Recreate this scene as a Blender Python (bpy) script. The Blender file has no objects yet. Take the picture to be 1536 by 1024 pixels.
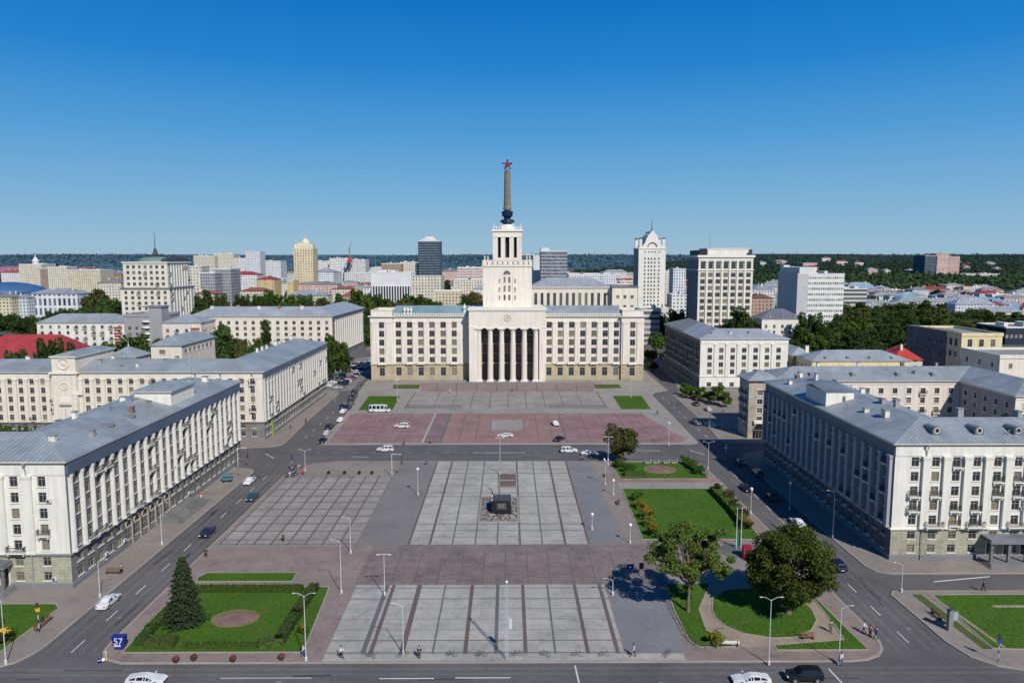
import bpy, math, random
import numpy as np
from mathutils import Matrix, Vector
R = random.Random(11)
NR = np.random.default_rng(5)
sc = bpy.context.scene
col = sc.collection
PI = math.pi
rad = math.radians
# ------------------------------------------------------------------ camera model (also used to read positions off the survey)
F = 1100.0; H0 = 55.0; PITCH = math.atan(124/F); YAW = math.atan(6/F)
def ray(px, py):
    x = (px-768)/F; y = -(py-512)/F
    d = (x, math.cos(PITCH)+y*math.sin(PITCH), -math.sin(PITCH)+y*math.cos(PITCH))
    c, s = math.cos(-YAW), math.sin(-YAW)
    return (d[0]*c-d[1]*s, d[0]*s+d[1]*c, d[2])
def G(px, py, z=0.0):
    d = ray(px, py); t = (z-H0)/d[2]; return (d[0]*t, d[1]*t)
def at(px, py, Y):
    d = ray(px, py); t = Y/d[1]; return (d[0]*t, H0+d[2]*t)
cam = bpy.data.cameras.new('camera'); co = bpy.data.objects.new('camera', cam); col.objects.link(co)
co.location = (0, 0, H0); co.rotation_euler = (PI/2-PITCH, 0, -YAW)
cam.sensor_width = 36; cam.lens = 36*F/1536; cam.clip_end = 30000; cam.clip_start = 1
sc.camera = co
sc.view_settings.view_transform = 'Standard'; sc.view_settings.look = 'None'; sc.view_settings.exposure = 0
# ------------------------------------------------------------------ light
SUNEL = rad(41); SX, SY = 0.44, -0.90
w = bpy.data.worlds.new('World'); sc.world = w; w.use_nodes = True
nt = w.node_tree; nt.nodes.clear()
out = nt.nodes.new('ShaderNodeOutputWorld'); bg = nt.nodes.new('ShaderNodeBackground')
sky = nt.nodes.new('ShaderNodeTexSky'); sky.sky_type = 'NISHITA'; sky.sun_disc = False
sky.sun_elevation = SUNEL; sky.sun_rotation = math.atan2(SX, SY)
sky.air_density = 1.0; sky.dust_density = 0.3; sky.ozone_density = 1.5
SKYS = 0.08
# the clear-air colours of this day, by elevation, laid over the physical sky
tc = nt.nodes.new('ShaderNodeTexCoord'); sp = nt.nodes.new('ShaderNodeSeparateXYZ'); nt.links.new(tc.outputs['Generated'], sp.inputs[0])
rp = nt.nodes.new('ShaderNodeValToRGB'); nt.links.new(sp.outputs[2], rp.inputs[0])
el = rp.color_ramp.elements; el[0].position = 0.0; el[0].color = (.33, .50, .63, 1); el[1].position = 1.0; el[1].color = (.003, .05, .20, 1)
for p_, c_ in ((.02, (.30, .49, .645)), (.08, (.19, .425, .67)), (.16, (.075, .325, .67)), (.24, (.014, .225, .62)), (.32, (.001, .165, .54)), (.55, (.004, .09, .32))):
    e = el.new(p_); e.color = (*c_, 1)
sc_ = nt.nodes.new('ShaderNodeVectorMath'); sc_.operation = 'SCALE'; nt.links.new(rp.outputs[0], sc_.inputs[0]); sc_.inputs['Scale'].default_value = 1/SKYS
mx = nt.nodes.new('ShaderNodeMix'); mx.data_type = 'RGBA'; mx.inputs[0].default_value = 0.965
nt.links.new(sky.outputs[0], mx.inputs[6]); nt.links.new(sc_.outputs[0], mx.inputs[7]); nt.links.new(mx.outputs[2], bg.inputs[0])
bg.inputs[1].default_value = SKYS
nt.links.new(bg.outputs[0], out.inputs[0])
sl = bpy.data.lights.new('sun', 'SUN'); so = bpy.data.objects.new('sun', sl); col.objects.link(so)
sl.energy = 5.0; sl.angle = rad(0.5); sl.color = (1.0, 0.955, 0.89)
v = Vector((SX*math.cos(SUNEL), SY*math.cos(SUNEL), math.sin(SUNEL)))
v = Vector((SX/math.hypot(SX, SY)*math.cos(SUNEL), SY/math.hypot(SX, SY)*math.cos(SUNEL), math.sin(SUNEL)))
so.rotation_euler = v.to_track_quat('Z', 'Y').to_euler()
# ------------------------------------------------------------------ materials
MATS = {}
AF = 0.87
def nd(nt, t, **k):
    n = nt.nodes.new(t)
    for a, b in k.items(): setattr(n, a, b)
    return n
def base_mat(name, rough=0.8, metal=0.0, spec=0.3):
    m = bpy.data.materials.new(name); m.use_nodes = True
    b = m.node_tree.nodes['Principled BSDF']
    b.inputs['Roughness'].default_value = rough; b.inputs['Metallic'].default_value = metal
    b.inputs['Specular IOR Level'].default_value = spec
    return m, m.node_tree, b
def math_n(nt, op, a, b=None, c=None):
    n = nd(nt, 'ShaderNodeMath', operation=op)
    for i, x in enumerate((a, b, c)):
        if x is None: continue
        if isinstance(x, (int, float)): n.inputs[i].default_value = x
        else: nt.links.new(x, n.inputs[i])
    return n.outputs[0]
def mixc(nt, f, a, b, bt='MIX'):
    n = nd(nt, 'ShaderNodeMix', data_type='RGBA', blend_type=bt)
    for i, x in ((0, f), (6, a), (7, b)):
        if isinstance(x, (int, float)): n.inputs[i].default_value = x
        elif isinstance(x, tuple): n.inputs[i].default_value = (*x[:3], 1)
        else: nt.links.new(x, n.inputs[i])
    return n.outputs[2]
def noise(nt, vec, scale, detail=4, rough=0.6):
    n = nd(nt, 'ShaderNodeTexNoise'); n.inputs['Scale'].default_value = scale
    n.inputs['Detail'].default_value = detail; n.inputs['Roughness'].default_value = rough
    nt.links.new(vec, n.inputs['Vector']); return n.outputs['Fac']
def mapr(nt, x, a, b, c, d):
    n = nd(nt, 'ShaderNodeMapRange'); nt.links.new(x, n.inputs[0])
    for i, q in enumerate((a, b, c, d)): n.inputs[i+1].default_value = q
    return n.outputs[0]
def dim(c, k): return tuple(x*k for x in c)
def objvec(nt, world=False):
    if world:
        g = nd(nt, 'ShaderNodeNewGeometry'); return g.outputs['Position']
    t = nd(nt, 'ShaderNodeTexCoord'); return t.outputs['Object']
def M_plain(name, c, rough=0.8, var=0.15, s1=0.15, s2=2.5, metal=0.0, spec=0.3, bump=0.0, streak=False, orand=0.0):
    if name in MATS: return MATS[name]
    m, nt, b = base_mat(name, rough, metal, spec)
    vec = objvec(nt)
    n1 = noise(nt, vec, s1, 5); n2 = noise(nt, vec, s2, 4)
    k = math_n(nt, 'ADD', mapr(nt, n1, .3, .7, -var, var), mapr(nt, n2, .3, .7, -var*.6, var*.6))
    if streak:
        mp = nd(nt, 'ShaderNodeMapping'); nt.links.new(vec, mp.inputs[0]); mp.inputs['Scale'].default_value = (1.2, 1.2, .09)
        n3 = noise(nt, mp.outputs[0], 1.0, 4); k = math_n(nt, 'ADD', k, mapr(nt, n3, .42, .72, .0, -var*2.4))
    if orand:
        oi = nd(nt, 'ShaderNodeObjectInfo'); k = math_n(nt, 'ADD', k, mapr(nt, oi.outputs['Random'], 0, 1, -orand, orand))
    k = math_n(nt, 'ADD', k, 1.0)
    vm = nd(nt, 'ShaderNodeVectorMath', operation='SCALE'); vm.inputs[0].default_value = dim(c[:3], AF); nt.links.new(k, vm.inputs['Scale'])
    nt.links.new(vm.outputs[0], b.inputs['Base Color'])
    if bump:
        bp = nd(nt, 'ShaderNodeBump'); bp.inputs['Strength'].default_value = bump; bp.inputs['Distance'].default_value = .05
        nt.links.new(n2, bp.inputs['Height']); nt.links.new(bp.outputs[0], b.inputs['Normal'])
    MATS[name] = m; return m
def M_brick(name, c1, c2, cm, bw, bh, wall=False, var=.12, mortar=.02, rough=.85, offs=.5):
    if name in MATS: return MATS[name]
    m, nt, b = base_mat(name, rough)
    vec = objvec(nt)
    v2 = vec
    if wall:
        sp = nd(nt, 'ShaderNodeSeparateXYZ'); nt.links.new(vec, sp.inputs[0])
        cb = nd(nt, 'ShaderNodeCombineXYZ'); nt.links.new(math_n(nt, 'ADD', sp.outputs[0], sp.outputs[1]), cb.inputs[0]); nt.links.new(sp.outputs[2], cb.inputs[1])
        v2 = cb.outputs[0]
    c1 = dim(c1, AF); c2 = dim(c2, AF); cm = dim(cm, AF); br = nd(nt, 'ShaderNodeTexBrick', offset=offs); nt.links.new(v2, br.inputs['Vector'])
    br.inputs['Color1'].default_value = (*c1, 1); br.inputs['Color2'].default_value = (*c2, 1); br.inputs['Mortar'].default_value = (*cm, 1)
    br.inputs['Scale'].default_value = 1; br.inputs['Mortar Size'].default_value = mortar; br.inputs['Brick Width'].default_value = bw; br.inputs['Row Height'].default_value = bh
    br.inputs['Mortar Smooth'].default_value = .3
    n1 = noise(nt, vec, .12, 6); n2 = noise(nt, vec, 1.6, 5)
    k = math_n(nt, 'ADD', mapr(nt, n1, .3, .7, 1-var, 1+var), mapr(nt, n2, .3, .7, -var*.7, var*.7))
    n3 = noise(nt, vec, .33, 9, .78); k = math_n(nt, 'ADD', k, mapr(nt, n3, .50, .70, .03, -.30)); n4 = noise(nt, vec, .045, 5, .6); k = math_n(nt, 'ADD', k, mapr(nt, n4, .35, .65, -.07, .07))
    vm = nd(nt, 'ShaderNodeVectorMath', operation='SCALE'); nt.links.new(br.outputs[0], vm.inputs[0]); nt.links.new(k, vm.inputs['Scale'])
    nt.links.new(vm.outputs[0], b.inputs['Base Color'])
    MATS[name] = m; return m
def M_roof(name, c, rough=.45, seam=.85, metal=.0, var=.12):
    if name in MATS: return MATS[name]
    m, nt, b = base_mat(name, rough, metal, .5)
    tc = nd(nt, 'ShaderNodeTexCoord'); sp = nd(nt, 'ShaderNodeSeparateXYZ'); nt.links.new(tc.outputs['UV'], sp.inputs[0])
    fu = math_n(nt, 'FRACT', math_n(nt, 'DIVIDE', sp.outputs[0], seam))
    line = math_n(nt, 'LESS_THAN', fu, .13)
    fv = math_n(nt, 'FRACT', math_n(nt, 'DIVIDE', sp.outputs[1], 2.3)); l2 = math_n(nt, 'MULTIPLY', math_n(nt, 'LESS_THAN', fv, .03), .5)
    wn = nd(nt, 'ShaderNodeTexWhiteNoise', noise_dimensions='2D')
    cb = nd(nt, 'ShaderNodeCombineXYZ'); nt.links.new(math_n(nt, 'FLOOR', math_n(nt, 'DIVIDE', sp.outputs[0], seam)), cb.inputs[0]); nt.links.new(math_n(nt, 'FLOOR', math_n(nt, 'DIVIDE', sp.outputs[1], 2.3)), cb.inputs[1])
    nt.links.new(cb.outputs[0], wn.inputs[0])
    n1 = noise(nt, tc.outputs['Object'], .12, 6, .65); n2 = noise(nt, tc.outputs['Object'], 1.1, 4)
    k = math_n(nt, 'ADD', mapr(nt, n1, .3, .7, 1-var*1.5, 1+var*1.5), mapr(nt, wn.outputs[0], 0, 1, -.07, .07))
    k = math_n(nt, 'ADD', k, mapr(nt, n2, .3, .7, -.06, .06))
    k = math_n(nt, 'SUBTRACT', k, math_n(nt, 'MULTIPLY', math_n(nt, 'MAXIMUM', line, l2), .55))
    vm = nd(nt, 'ShaderNodeVectorMath', operation='SCALE'); vm.inputs[0].default_value = dim(c, AF); nt.links.new(k, vm.inputs['Scale'])
    n5 = noise(nt, tc.outputs['Object'], .5, 7, .72)
    nt.links.new(mixc(nt, mapr(nt, n5, .56, .74, 0, .55), vm.outputs[0], (c[0]*.72, c[1]*.58, c[2]*.46)), b.inputs['Base Color'])
    bp = nd(nt, 'ShaderNodeBump'); bp.inputs['Strength'].default_value = .5; bp.inputs['Distance'].default_value = .08
    nt.links.new(line, bp.inputs['Height']); nt.links.new(bp.outputs[0], b.inputs['Normal'])
    MATS[name] = m; return m
def M_glass(name, dark=(.02, .028, .04), lite=(.25, .215, .165), frac=.42, rough=.12):
    if name in MATS: return MATS[name]
    m, nt, b = base_mat(name, rough, 0, .6)
    g = nd(nt, 'ShaderNodeNewGeometry'); oi = nd(nt, 'ShaderNodeObjectInfo')
    r = math_n(nt, 'FRACT', math_n(nt, 'ADD', math_n(nt, 'MULTIPLY', g.outputs['Random Per Island'], 7.31), math_n(nt, 'MULTIPLY', oi.outputs['Random'], 5.77)))
    f = mapr(nt, r, 1-frac, 1.0, 0, .9)
    nt.links.new(mixc(nt, f, dark, lite), b.inputs['Base Color'])
    MATS[name] = m; return m
def M_winwall(name, wall, win=(.05, .055, .065), pu=3.2, pz=3.1, fu=.42, fz=.5, var=.12, balc=None):
    """wall with a grid of windows, for houses far off"""
    if name in MATS: return MATS[name]
    wall = dim(wall, AF); balc = dim(balc, AF) if balc else None
    m, nt, b = base_mat(name, .75)
    tc = nd(nt, 'ShaderNodeTexCoord'); sp = nd(nt, 'ShaderNodeSeparateXYZ'); nt.links.new(tc.outputs['Object'], sp.inputs[0])
    g = nd(nt, 'ShaderNodeNewGeometry'); sn = nd(nt, 'ShaderNodeSeparateXYZ'); nt.links.new(g.outputs['Normal'], sn.inputs[0])
    u = math_n(nt, 'DIVIDE', math_n(nt, 'ADD', sp.outputs[0], sp.outputs[1]), pu); z = math_n(nt, 'DIVIDE', math_n(nt, 'ADD', sp.outputs[2], -.6), pz)
    cu = math_n(nt, 'LESS_THAN', math_n(nt, 'ABSOLUTE', math_n(nt, 'ADD', math_n(nt, 'FRACT', u), -.5)), fu/2)
    cz = math_n(nt, 'LESS_THAN', math_n(nt, 'ABSOLUTE', math_n(nt, 'ADD', math_n(nt, 'FRACT', z), -.5)), fz/2)
    side = math_n(nt, 'LESS_THAN', math_n(nt, 'ABSOLUTE', sn.outputs[2]), .5)
    mk = math_n(nt, 'MULTIPLY', math_n(nt, 'MULTIPLY', cu, cz), side)
    wn = nd(nt, 'ShaderNodeTexWhiteNoise', noise_dimensions='2D'); cb = nd(nt, 'ShaderNodeCombineXYZ')
    nt.links.new(math_n(nt, 'FLOOR', u), cb.inputs[0]); nt.links.new(math_n(nt, 'FLOOR', z), cb.inputs[1]); nt.links.new(cb.outputs[0], wn.inputs[0])
    wc = mixc(nt, mapr(nt, wn.outputs[0], .3, 1, 0, .55), win, dim(wall, .8))
    n1 = noise(nt, tc.outputs['Object'], .1, 5)
    oi = nd(nt, 'ShaderNodeObjectInfo')
    k = math_n(nt, 'ADD', mapr(nt, n1, .3, .7, 1-var, 1+var), mapr(nt, oi.outputs['Random'], 0, 1, -.08, .08))
    vm = nd(nt, 'ShaderNodeVectorMath', operation='SCALE'); vm.inputs[0].default_value = wall; nt.links.new(k, vm.inputs['Scale'])
    wallc = vm.outputs[0]
    if balc:
        bz = math_n(nt, 'LESS_THAN', math_n(nt, 'FRACT', z), .28)
        wallc = mixc(nt, math_n(nt, 'MULTIPLY', bz, side), wallc, balc)
    nt.links.new(mixc(nt, mk, wallc, wc), b.inputs['Base Color'])
    MATS[name] = m; return m
def M_leaf(name, c, var=.45, hue=(1.0, 1.0, 1.0)):
    if name in MATS: return MATS[name]
    m, nt, b = base_mat(name, .75, 0, .12)
    g = nd(nt, 'ShaderNodeNewGeometry'); oi = nd(nt, 'ShaderNodeObjectInfo')
    k = math_n(nt, 'MULTIPLY', mapr(nt, g.outputs['Random Per Island'], 0, 1, 1-var, 1+var), mapr(nt, oi.outputs['Random'], 0, 1, .68, 1.38))
    vm = nd(nt, 'ShaderNodeVectorMath', operation='SCALE'); vm.inputs[0].default_value = c; nt.links.new(k, vm.inputs['Scale'])
    c2 = (c[0]*1.9, c[1]*1.35, c[2]*.8)
    r2 = math_n(nt, 'FRACT', math_n(nt, 'MULTIPLY', g.outputs['Random Per Island'], 13.7))
    cc = mixc(nt, mapr(nt, r2, .6, 1, 0, .6), vm.outputs[0], c2)
    nt.links.new(cc, b.inputs['Base Color'])
    tr = nd(nt, 'ShaderNodeBsdfTranslucent'); nt.links.new(cc, tr.inputs[0])
    ms = nd(nt, 'ShaderNodeMixShader'); ms.inputs[0].default_value = .25
    o = nt.nodes['Material Output']; nt.links.new(b.outputs[0], ms.inputs[1]); nt.links.new(tr.outputs[0], ms.inputs[2]); nt.links.new(ms.outputs[0], o.inputs[0])
    MATS[name] = m; return m

plaster = M_plain('cream_plaster', (.745, .69, .585), .85, .07, .12, 1.4, streak=True)
plaster_w = M_plain('white_plaster', (.77, .745, .675), .85, .07, .12, 1.4, streak=True)
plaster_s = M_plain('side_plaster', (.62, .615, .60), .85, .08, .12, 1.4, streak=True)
plaster_m = M_plain('warm_ivory_plaster', (.765, .705, .615), .85, .07, .1, 1.2, streak=True)
plaster_p = M_plain('pinkish_plaster', (.72, .655, .58), .85, .06, .12, 1.4, streak=True)
plaster_y = M_plain('yellow_plaster', (.72, .62, .38), .85, .06, .12, 1.4, streak=True)
plaster_sh = M_plain('shade_toned_side_plaster', (.235, .235, .245), .85, .10, .12, 1.4, streak=True)  # white plaster with the street side's shade painted into the colour
plaster_d = M_plain('shaded_bay_plaster', (.19, .185, .175), .85, .12, .12, 1.4, streak=True)  # shade between the columns painted into the wall colour
plaster_c = M_plain('grey_column_plaster', (.66, .645, .60), .85, .12, .12, 1.4, streak=True)
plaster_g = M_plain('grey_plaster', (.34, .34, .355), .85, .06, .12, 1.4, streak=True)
trim = M_plain('trim_plaster', (.77, .735, .655), .8, .06)
stone = M_brick('rusticated_stone', (.37, .35, .26), (.31, .30, .225), (.2, .19, .15), 1.3, .55, wall=True, var=.22)
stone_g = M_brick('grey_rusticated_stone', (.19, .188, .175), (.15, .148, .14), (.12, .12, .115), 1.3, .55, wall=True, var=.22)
stone_m = M_brick('ochre_stone', (.47, .40, .27), (.42, .36, .25), (.3, .26, .19), 1.5, .6, wall=True, var=.12)
stone_d = M_brick('buff_ashlar', (.46, .40, .31), (.36, .32, .26), (.25, .22, .18), 1.2, .6, wall=True, var=.25)
plinth_m = M_plain('grey_plinth', (.20, .20, .21), .85, .12)
roofm = M_roof('blue_grey_sheet_roof', (.29, .325, .35), var=.16)
roofl = M_roof('light_grey_sheet_roof', (.33, .36, .40))
roofd = M_roof('grey_felt_roof', (.23, .225, .22))
rooft = M_roof('teal_sheet_roof', (.21, .31, .34))
roofr = M_roof('red_sheet_roof', (.36, .045, .05))
roofb = M_plain('flat_felt_roof', (.26, .27, .28), .8, .2)
slate = M_plain('dark_slate_frieze', (.095, .125, .185), .6, .12)
wframe = M_plain('window_frame_paint', (.33, .29, .24), .6, .2)
wframe_w = M_plain('pale_window_frame', (.60, .57, .52), .6, .1)
glass = M_glass('window_glass')
glassd = M_glass('dark_window_glass', frac=.12)
iron = M_plain('dark_iron', (.05, .05, .055), .5, .1)
white_p = M_plain('white_paint', (.56, .57, .58), .5, .08)
steel = M_plain('galvanised_steel', (.42, .44, .46), .4, .1, metal=.4)
black_g = M_plain('black_granite', (.018, .018, .02), .25, .3, spec=.5)
bark = M_plain('bark', (.17, .125, .09), .9, .3, 1, 8)
# ------------------------------------------------------------------ mesh builder
class MB:
    def __init__(s): s.v = []; s.f = []; s.mi = []; s.mats = []; s.uv = []
    def m(s, mat):
        if mat not in s.mats: s.mats.append(mat)
        return s.mats.index(mat)
    def face(s, pts, mat, uv=None):
        n = len(s.v); s.v += [tuple(p) for p in pts]; s.f.append(tuple(range(n, n+len(pts)))); s.mi.append(s.m(mat))
        s.uv += uv if uv else [(0, 0)]*len(pts)
    def idx(s, vs, fs, mat):
        n = len(s.v); s.v += [tuple(p) for p in vs]; k = s.m(mat)
        for f in fs: s.f.append(tuple(i+n for i in f)); s.mi.append(k); s.uv += [(0, 0)]*len(f)
    def box(s, x0, x1, y0, y1, z0, z1, mat, T=None):
        vs = [(x, y, z) for z in (z0, z1) for y in (y0, y1) for x in (x0, x1)]
        if T is not None: vs = [tuple(T @ Vector(p)) for p in vs]
        s.idx(vs, [(0, 2, 3, 1), (4, 5, 7, 6), (0, 1, 5, 4), (2, 6, 7, 3), (0, 4, 6, 2), (1, 3, 7, 5)], mat)
    def tube(s, p0, p1, r0, r1, mat, n=8, caps=True):
        p0 = Vector(p0); p1 = Vector(p1); d = (p1-p0).normalized()
        a = d.orthogonal().normalized(); b = d.cross(a)
        vs = []
        for p, r in ((p0, r0), (p1, r1)):
            for i in range(n):
                t = 2*PI*i/n; vs.append(tuple(p+a*math.cos(t)*r+b*math.sin(t)*r))
        fs = [(i, (i+1) % n, n+(i+1) % n, n+i) for i in range(n)]
        if caps: fs += [tuple(range(n-1, -1, -1)), tuple(range(n, 2*n))]
        s.idx(vs, fs, mat)
    def lathe(s, prof, mat, n=16, c=(0, 0, 0)):
        vs = []; 
        for r, z in prof:
            for i in range(n):
                t = 2*PI*i/n; vs.append((c[0]+r*math.cos(t), c[1]+r*math.sin(t), c[2]+z))
        fs = []
        for k in range(len(prof)-1):
            for i in range(n): fs.append((k*n+i, k*n+(i+1) % n, (k+1)*n+(i+1) % n, (k+1)*n+i))
        fs.append(tuple(range((len(prof)-1)*n, len(prof)*n))); fs.append(tuple(range(n-1, -1, -1)))
        s.idx(vs, fs, mat)
    def ball(s, c, r, mat, n=12, m=8, sc_=(1, 1, 1)):
        vs = [(c[0], c[1], c[2]-r*sc_[2])]
        for j in range(1, m):
            p = PI*j/m
            for i in range(n):
                t = 2*PI*i/n; vs.append((c[0]+r*sc_[0]*math.sin(p)*math.cos(t), c[1]+r*sc_[1]*math.sin(p)*math.sin(t), c[2]-r*sc_[2]*math.cos(p)))
        vs.append((c[0], c[1], c[2]+r*sc_[2])); L = len(vs)-1; fs = []
        for i in range(n):
            fs.append((0, 1+(i+1) % n, 1+i)); fs.append((L, L-n+i, L-n+(i+1) % n))
            for j in range(m-2): a = 1+j*n; fs.append((a+i, a+(i+1) % n, a+n+(i+1) % n, a+n+i))
        s.idx(vs, fs, mat)
    def prism(s, poly, z0, z1, mat, mtop=None):
        n = len(poly)
        s.face([(x, y, z1) for x, y in poly], mtop or mat)
        for i in range(n):
            a = poly[i]; b = poly[(i+1) % n]
            s.face([(a[0], a[1], z0), (b[0], b[1], z0), (b[0], b[1], z1), (a[0], a[1], z1)], mat)
    def mesh(s, name, smooth=False):
        me = bpy.data.meshes.new(name); me.from_pydata(s.v, [], s.f)
        for m in s.mats: me.materials.append(m)
        if s.f:
            me.polygons.foreach_set('material_index', s.mi)
            ul = me.uv_layers.new(name='UVMap'); ul.data.foreach_set('uv', np.array(s.uv, dtype=np.float32).ravel())
            if smooth: me.polygons.foreach_set('use_smooth', [True]*len(s.f))
        me.update(); return me
    def build(s, name, parent=None, smooth=False, loc=None):
        return link(name, s.mesh(name, smooth), parent, loc)
def link(name, me, parent=None, loc=None, M=None):
    o = bpy.data.objects.new(name, me); col.objects.link(o)
    if parent: o.parent = parent
    if loc: o.location = loc
    if M is not None: o.matrix_basis = M
    return o
USED = {}
def tag(o, label, cat, group=None, kind=None):
    if label:
        n = len(label.split())
        if n > 16 or n < 4: print('LABEL LEN', n, label)
        if label in USED: print('DUP LABEL', label)
        USED[label] = 1; o['label'] = label
    if cat: o['category'] = cat
    if group: o['group'] = group
    if kind: o['kind'] = kind
    return o
def thing(name, label, cat, loc=(0, 0, 0), rz=0, group=None):
    o = bpy.data.objects.new(name, None); col.objects.link(o); o.location = loc; o.rotation_euler = (0, 0, rz)
    o.empty_display_size = .5
    return tag(o, label, cat, group)
def struct(name, mb, smooth=False, kind='structure', label=None):
    o = mb.build(name, None, smooth); o['kind'] = kind
    if label: o['label'] = label
    return o
ORD = ['first', 'second', 'third', 'fourth', 'fifth', 'sixth', 'seventh', 'eighth', 'ninth', 'tenth', 'eleventh', 'twelfth']
def ordw(i): return ORD[i] if i < 12 else (str(i+1)+('st' if (i+1) % 10 == 1 and i != 10 else 'nd' if (i+1) % 10 == 2 and i != 11 else 'rd' if (i+1) % 10 == 3 and i != 12 else 'th'))
CHILD = {}
def kids(o): return CHILD.get(o.name, [])
def reg(parent, *ch): CHILD.setdefault(parent.name, []).extend(ch)
def dup(proto, loc, rz=0, label=None, cat=None, group=None, scale=None, mats=None, name=None):
    """copy a thing with its parts and sub-parts; mats = {part name: {slot: material}}"""
    r = proto.copy(); col.objects.link(r); r.location = loc; r.rotation_euler = (0, 0, rz)
    if name: r.name = name
    if scale: r.scale = (scale,)*3 if isinstance(scale, (int, float)) else scale
    for k in ('label', 'category', 'group'):
        if k in r: del r[k]
    tag(r, label, cat, group)
    def rec(a, b):
        for ch in a.children:
            c = ch.copy(); col.objects.link(c); c.parent = b
            if mats:
                key = ch.name.split('.')[0]
                for sl_, mm in mats.get(key, {}).items():
                    c.material_slots[sl_].link = 'OBJECT'; c.material_slots[sl_].material = mm
            rec(ch, c)
    rec(proto, r)
    return r
def remove_tree(o):
    for c in list(o.children): remove_tree(c)
    bpy.data.objects.remove(o)
# ------------------------------------------------------------------ buildings
def offs(poly, d):
    n = len(poly); res = []
    for i in range(n):
        p0, p1, p2 = poly[i-1], poly[i], poly[(i+1) % n]
        d1 = Vector((p1[0]-p0[0], p1[1]-p0[1])).normalized(); d2 = Vector((p2[0]-p1[0], p2[1]-p1[1])).normalized()
        n1 = Vector((d1.y, -d1.x)); n2 = Vector((d2.y, -d2.x)); k = n1+n2; k = k/(1+n1.dot(n2)) if abs(1+n1.dot(n2)) > 1e-4 else n1
        res.append((p1[0]+k.x*d, p1[1]+k.y*d))
    return res
def ring(mb, poly, prof, mat):
    """sweep a profile [(out, z)...] round a polygon"""
    P = [[(x, y, z) for x, y in offs(poly, o)] for o, z in prof]
    n = len(poly)
    for k in range(len(prof)-1):
        for i in range(n):
            j = (i+1) % n; mb.face([P[k][i], P[k][j], P[k+1][j], P[k+1][i]], mat)
_wm = {}
def win_mesh(w, h, fr=wframe, kind='std', gl=glass):
    k = (round(w, 2), round(h, 2), fr.name, kind, gl.name)
    if k in _wm: return _wm[k]
    a = MB(); t = .09
    y0, y1 = .13, .24
    a.box(-w/2, -w/2+t, y0, y1, 0, h, fr); a.box(w/2-t, w/2, y0, y1, 0, h, fr)
    a.box(-w/2+t, w/2-t, y0, y1, 0, t, fr); a.box(-w/2+t, w/2-t, y0, y1, h-t, h, fr)
    if kind == 'std':
        a.box(-.04, .04, y0+.02, y1, t, h-t, fr); a.box(-w/2+t, -.04, y0+.02, y1, h*.68, h*.68+.07, fr); a.box(.04, w/2-t, y0+.02, y1, h*.68, h*.68+.07, fr)
        a.box(-w/2-.12, w/2+.12, -.16, .1, -.14, -.003, trim)
    elif kind == 'trim':
        a.box(-.04, .04, y0+.02, y1, t, h-t, fr); a.box(-w/2+t, -.04, y0+.02, y1, h*.68, h*.68+.07, fr); a.box(.04, w/2-t, y0+.02, y1, h*.68, h*.68+.07, fr)
        a.box(-w/2-.2, w/2+.2, -.22, .1, -.2, -.003, trim)
        a.box(-w/2-.18, -w/2, -.08, .04, 0, h, trim); a.box(w/2, w/2+.18, -.08, .04, 0, h, trim); a.box(-w/2-.25, w/2+.25, -.2, .04, h+.003, h+.2, trim)
    fm = a.mesh('window')
    b = MB(); b.face([(-w/2+t/2, .21, t/2), (w/2-t/2, .21, t/2), (w/2-t/2, .21, h-t/2), (-w/2+t/2, .21, h-t/2)], gl)
    _wm[k] = (fm, b.mesh('pane')); return _wm[k]
_pm = {}
def pil_mesh(w, d, h, mat, rnd=False):
    k = (w, d, round(h, 2), mat.name, rnd)
    if k in _pm: return _pm[k]
    a = MB()
    if rnd:
        n = 9; pts = [(-w/2*math.cos(PI*i/n), -d*math.sin(PI*i/n)) for i in range(n+1)]
        levels = [(1.15, 0), (1.15, .4), (1, .45), (.96, h*.6), (.88, h-1.2), (.95, h-1.1), (.9, h-.9), (1.15, h-.25), (1.2, h)]
        for q in range(len(levels)-1):
            s0, z0 = levels[q]; s1, z1 = levels[q+1]
            for i in range(n):
                p, r = pts[i], pts[i+1]
                a.face([(p[0]*s0, p[1]*s0, z0), (r[0]*s0, r[1]*s0, z0), (r[0]*s1, r[1]*s1, z1), (p[0]*s1, p[1]*s1, z1)], mat)
    else:
        a.box(-w/2, w/2, -d, 0, .35, h-.7, mat); a.box(-w/2-.1, w/2+.1, -d-.1, 0, 0, .35, mat)
        a.box(-w/2-.06, w/2+.06, -d-.06, 0, h-.7, h-.55, mat); a.box(-w/2-.14, w/2+.14, -d-.12, 0, h-.4, h, mat); a.box(-w/2, w/2, -d, 0, h-.55, h-.4, mat)
    _pm[k] = a.mesh('pilaster', rnd); return _pm[k]
_bm = {}
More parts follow.
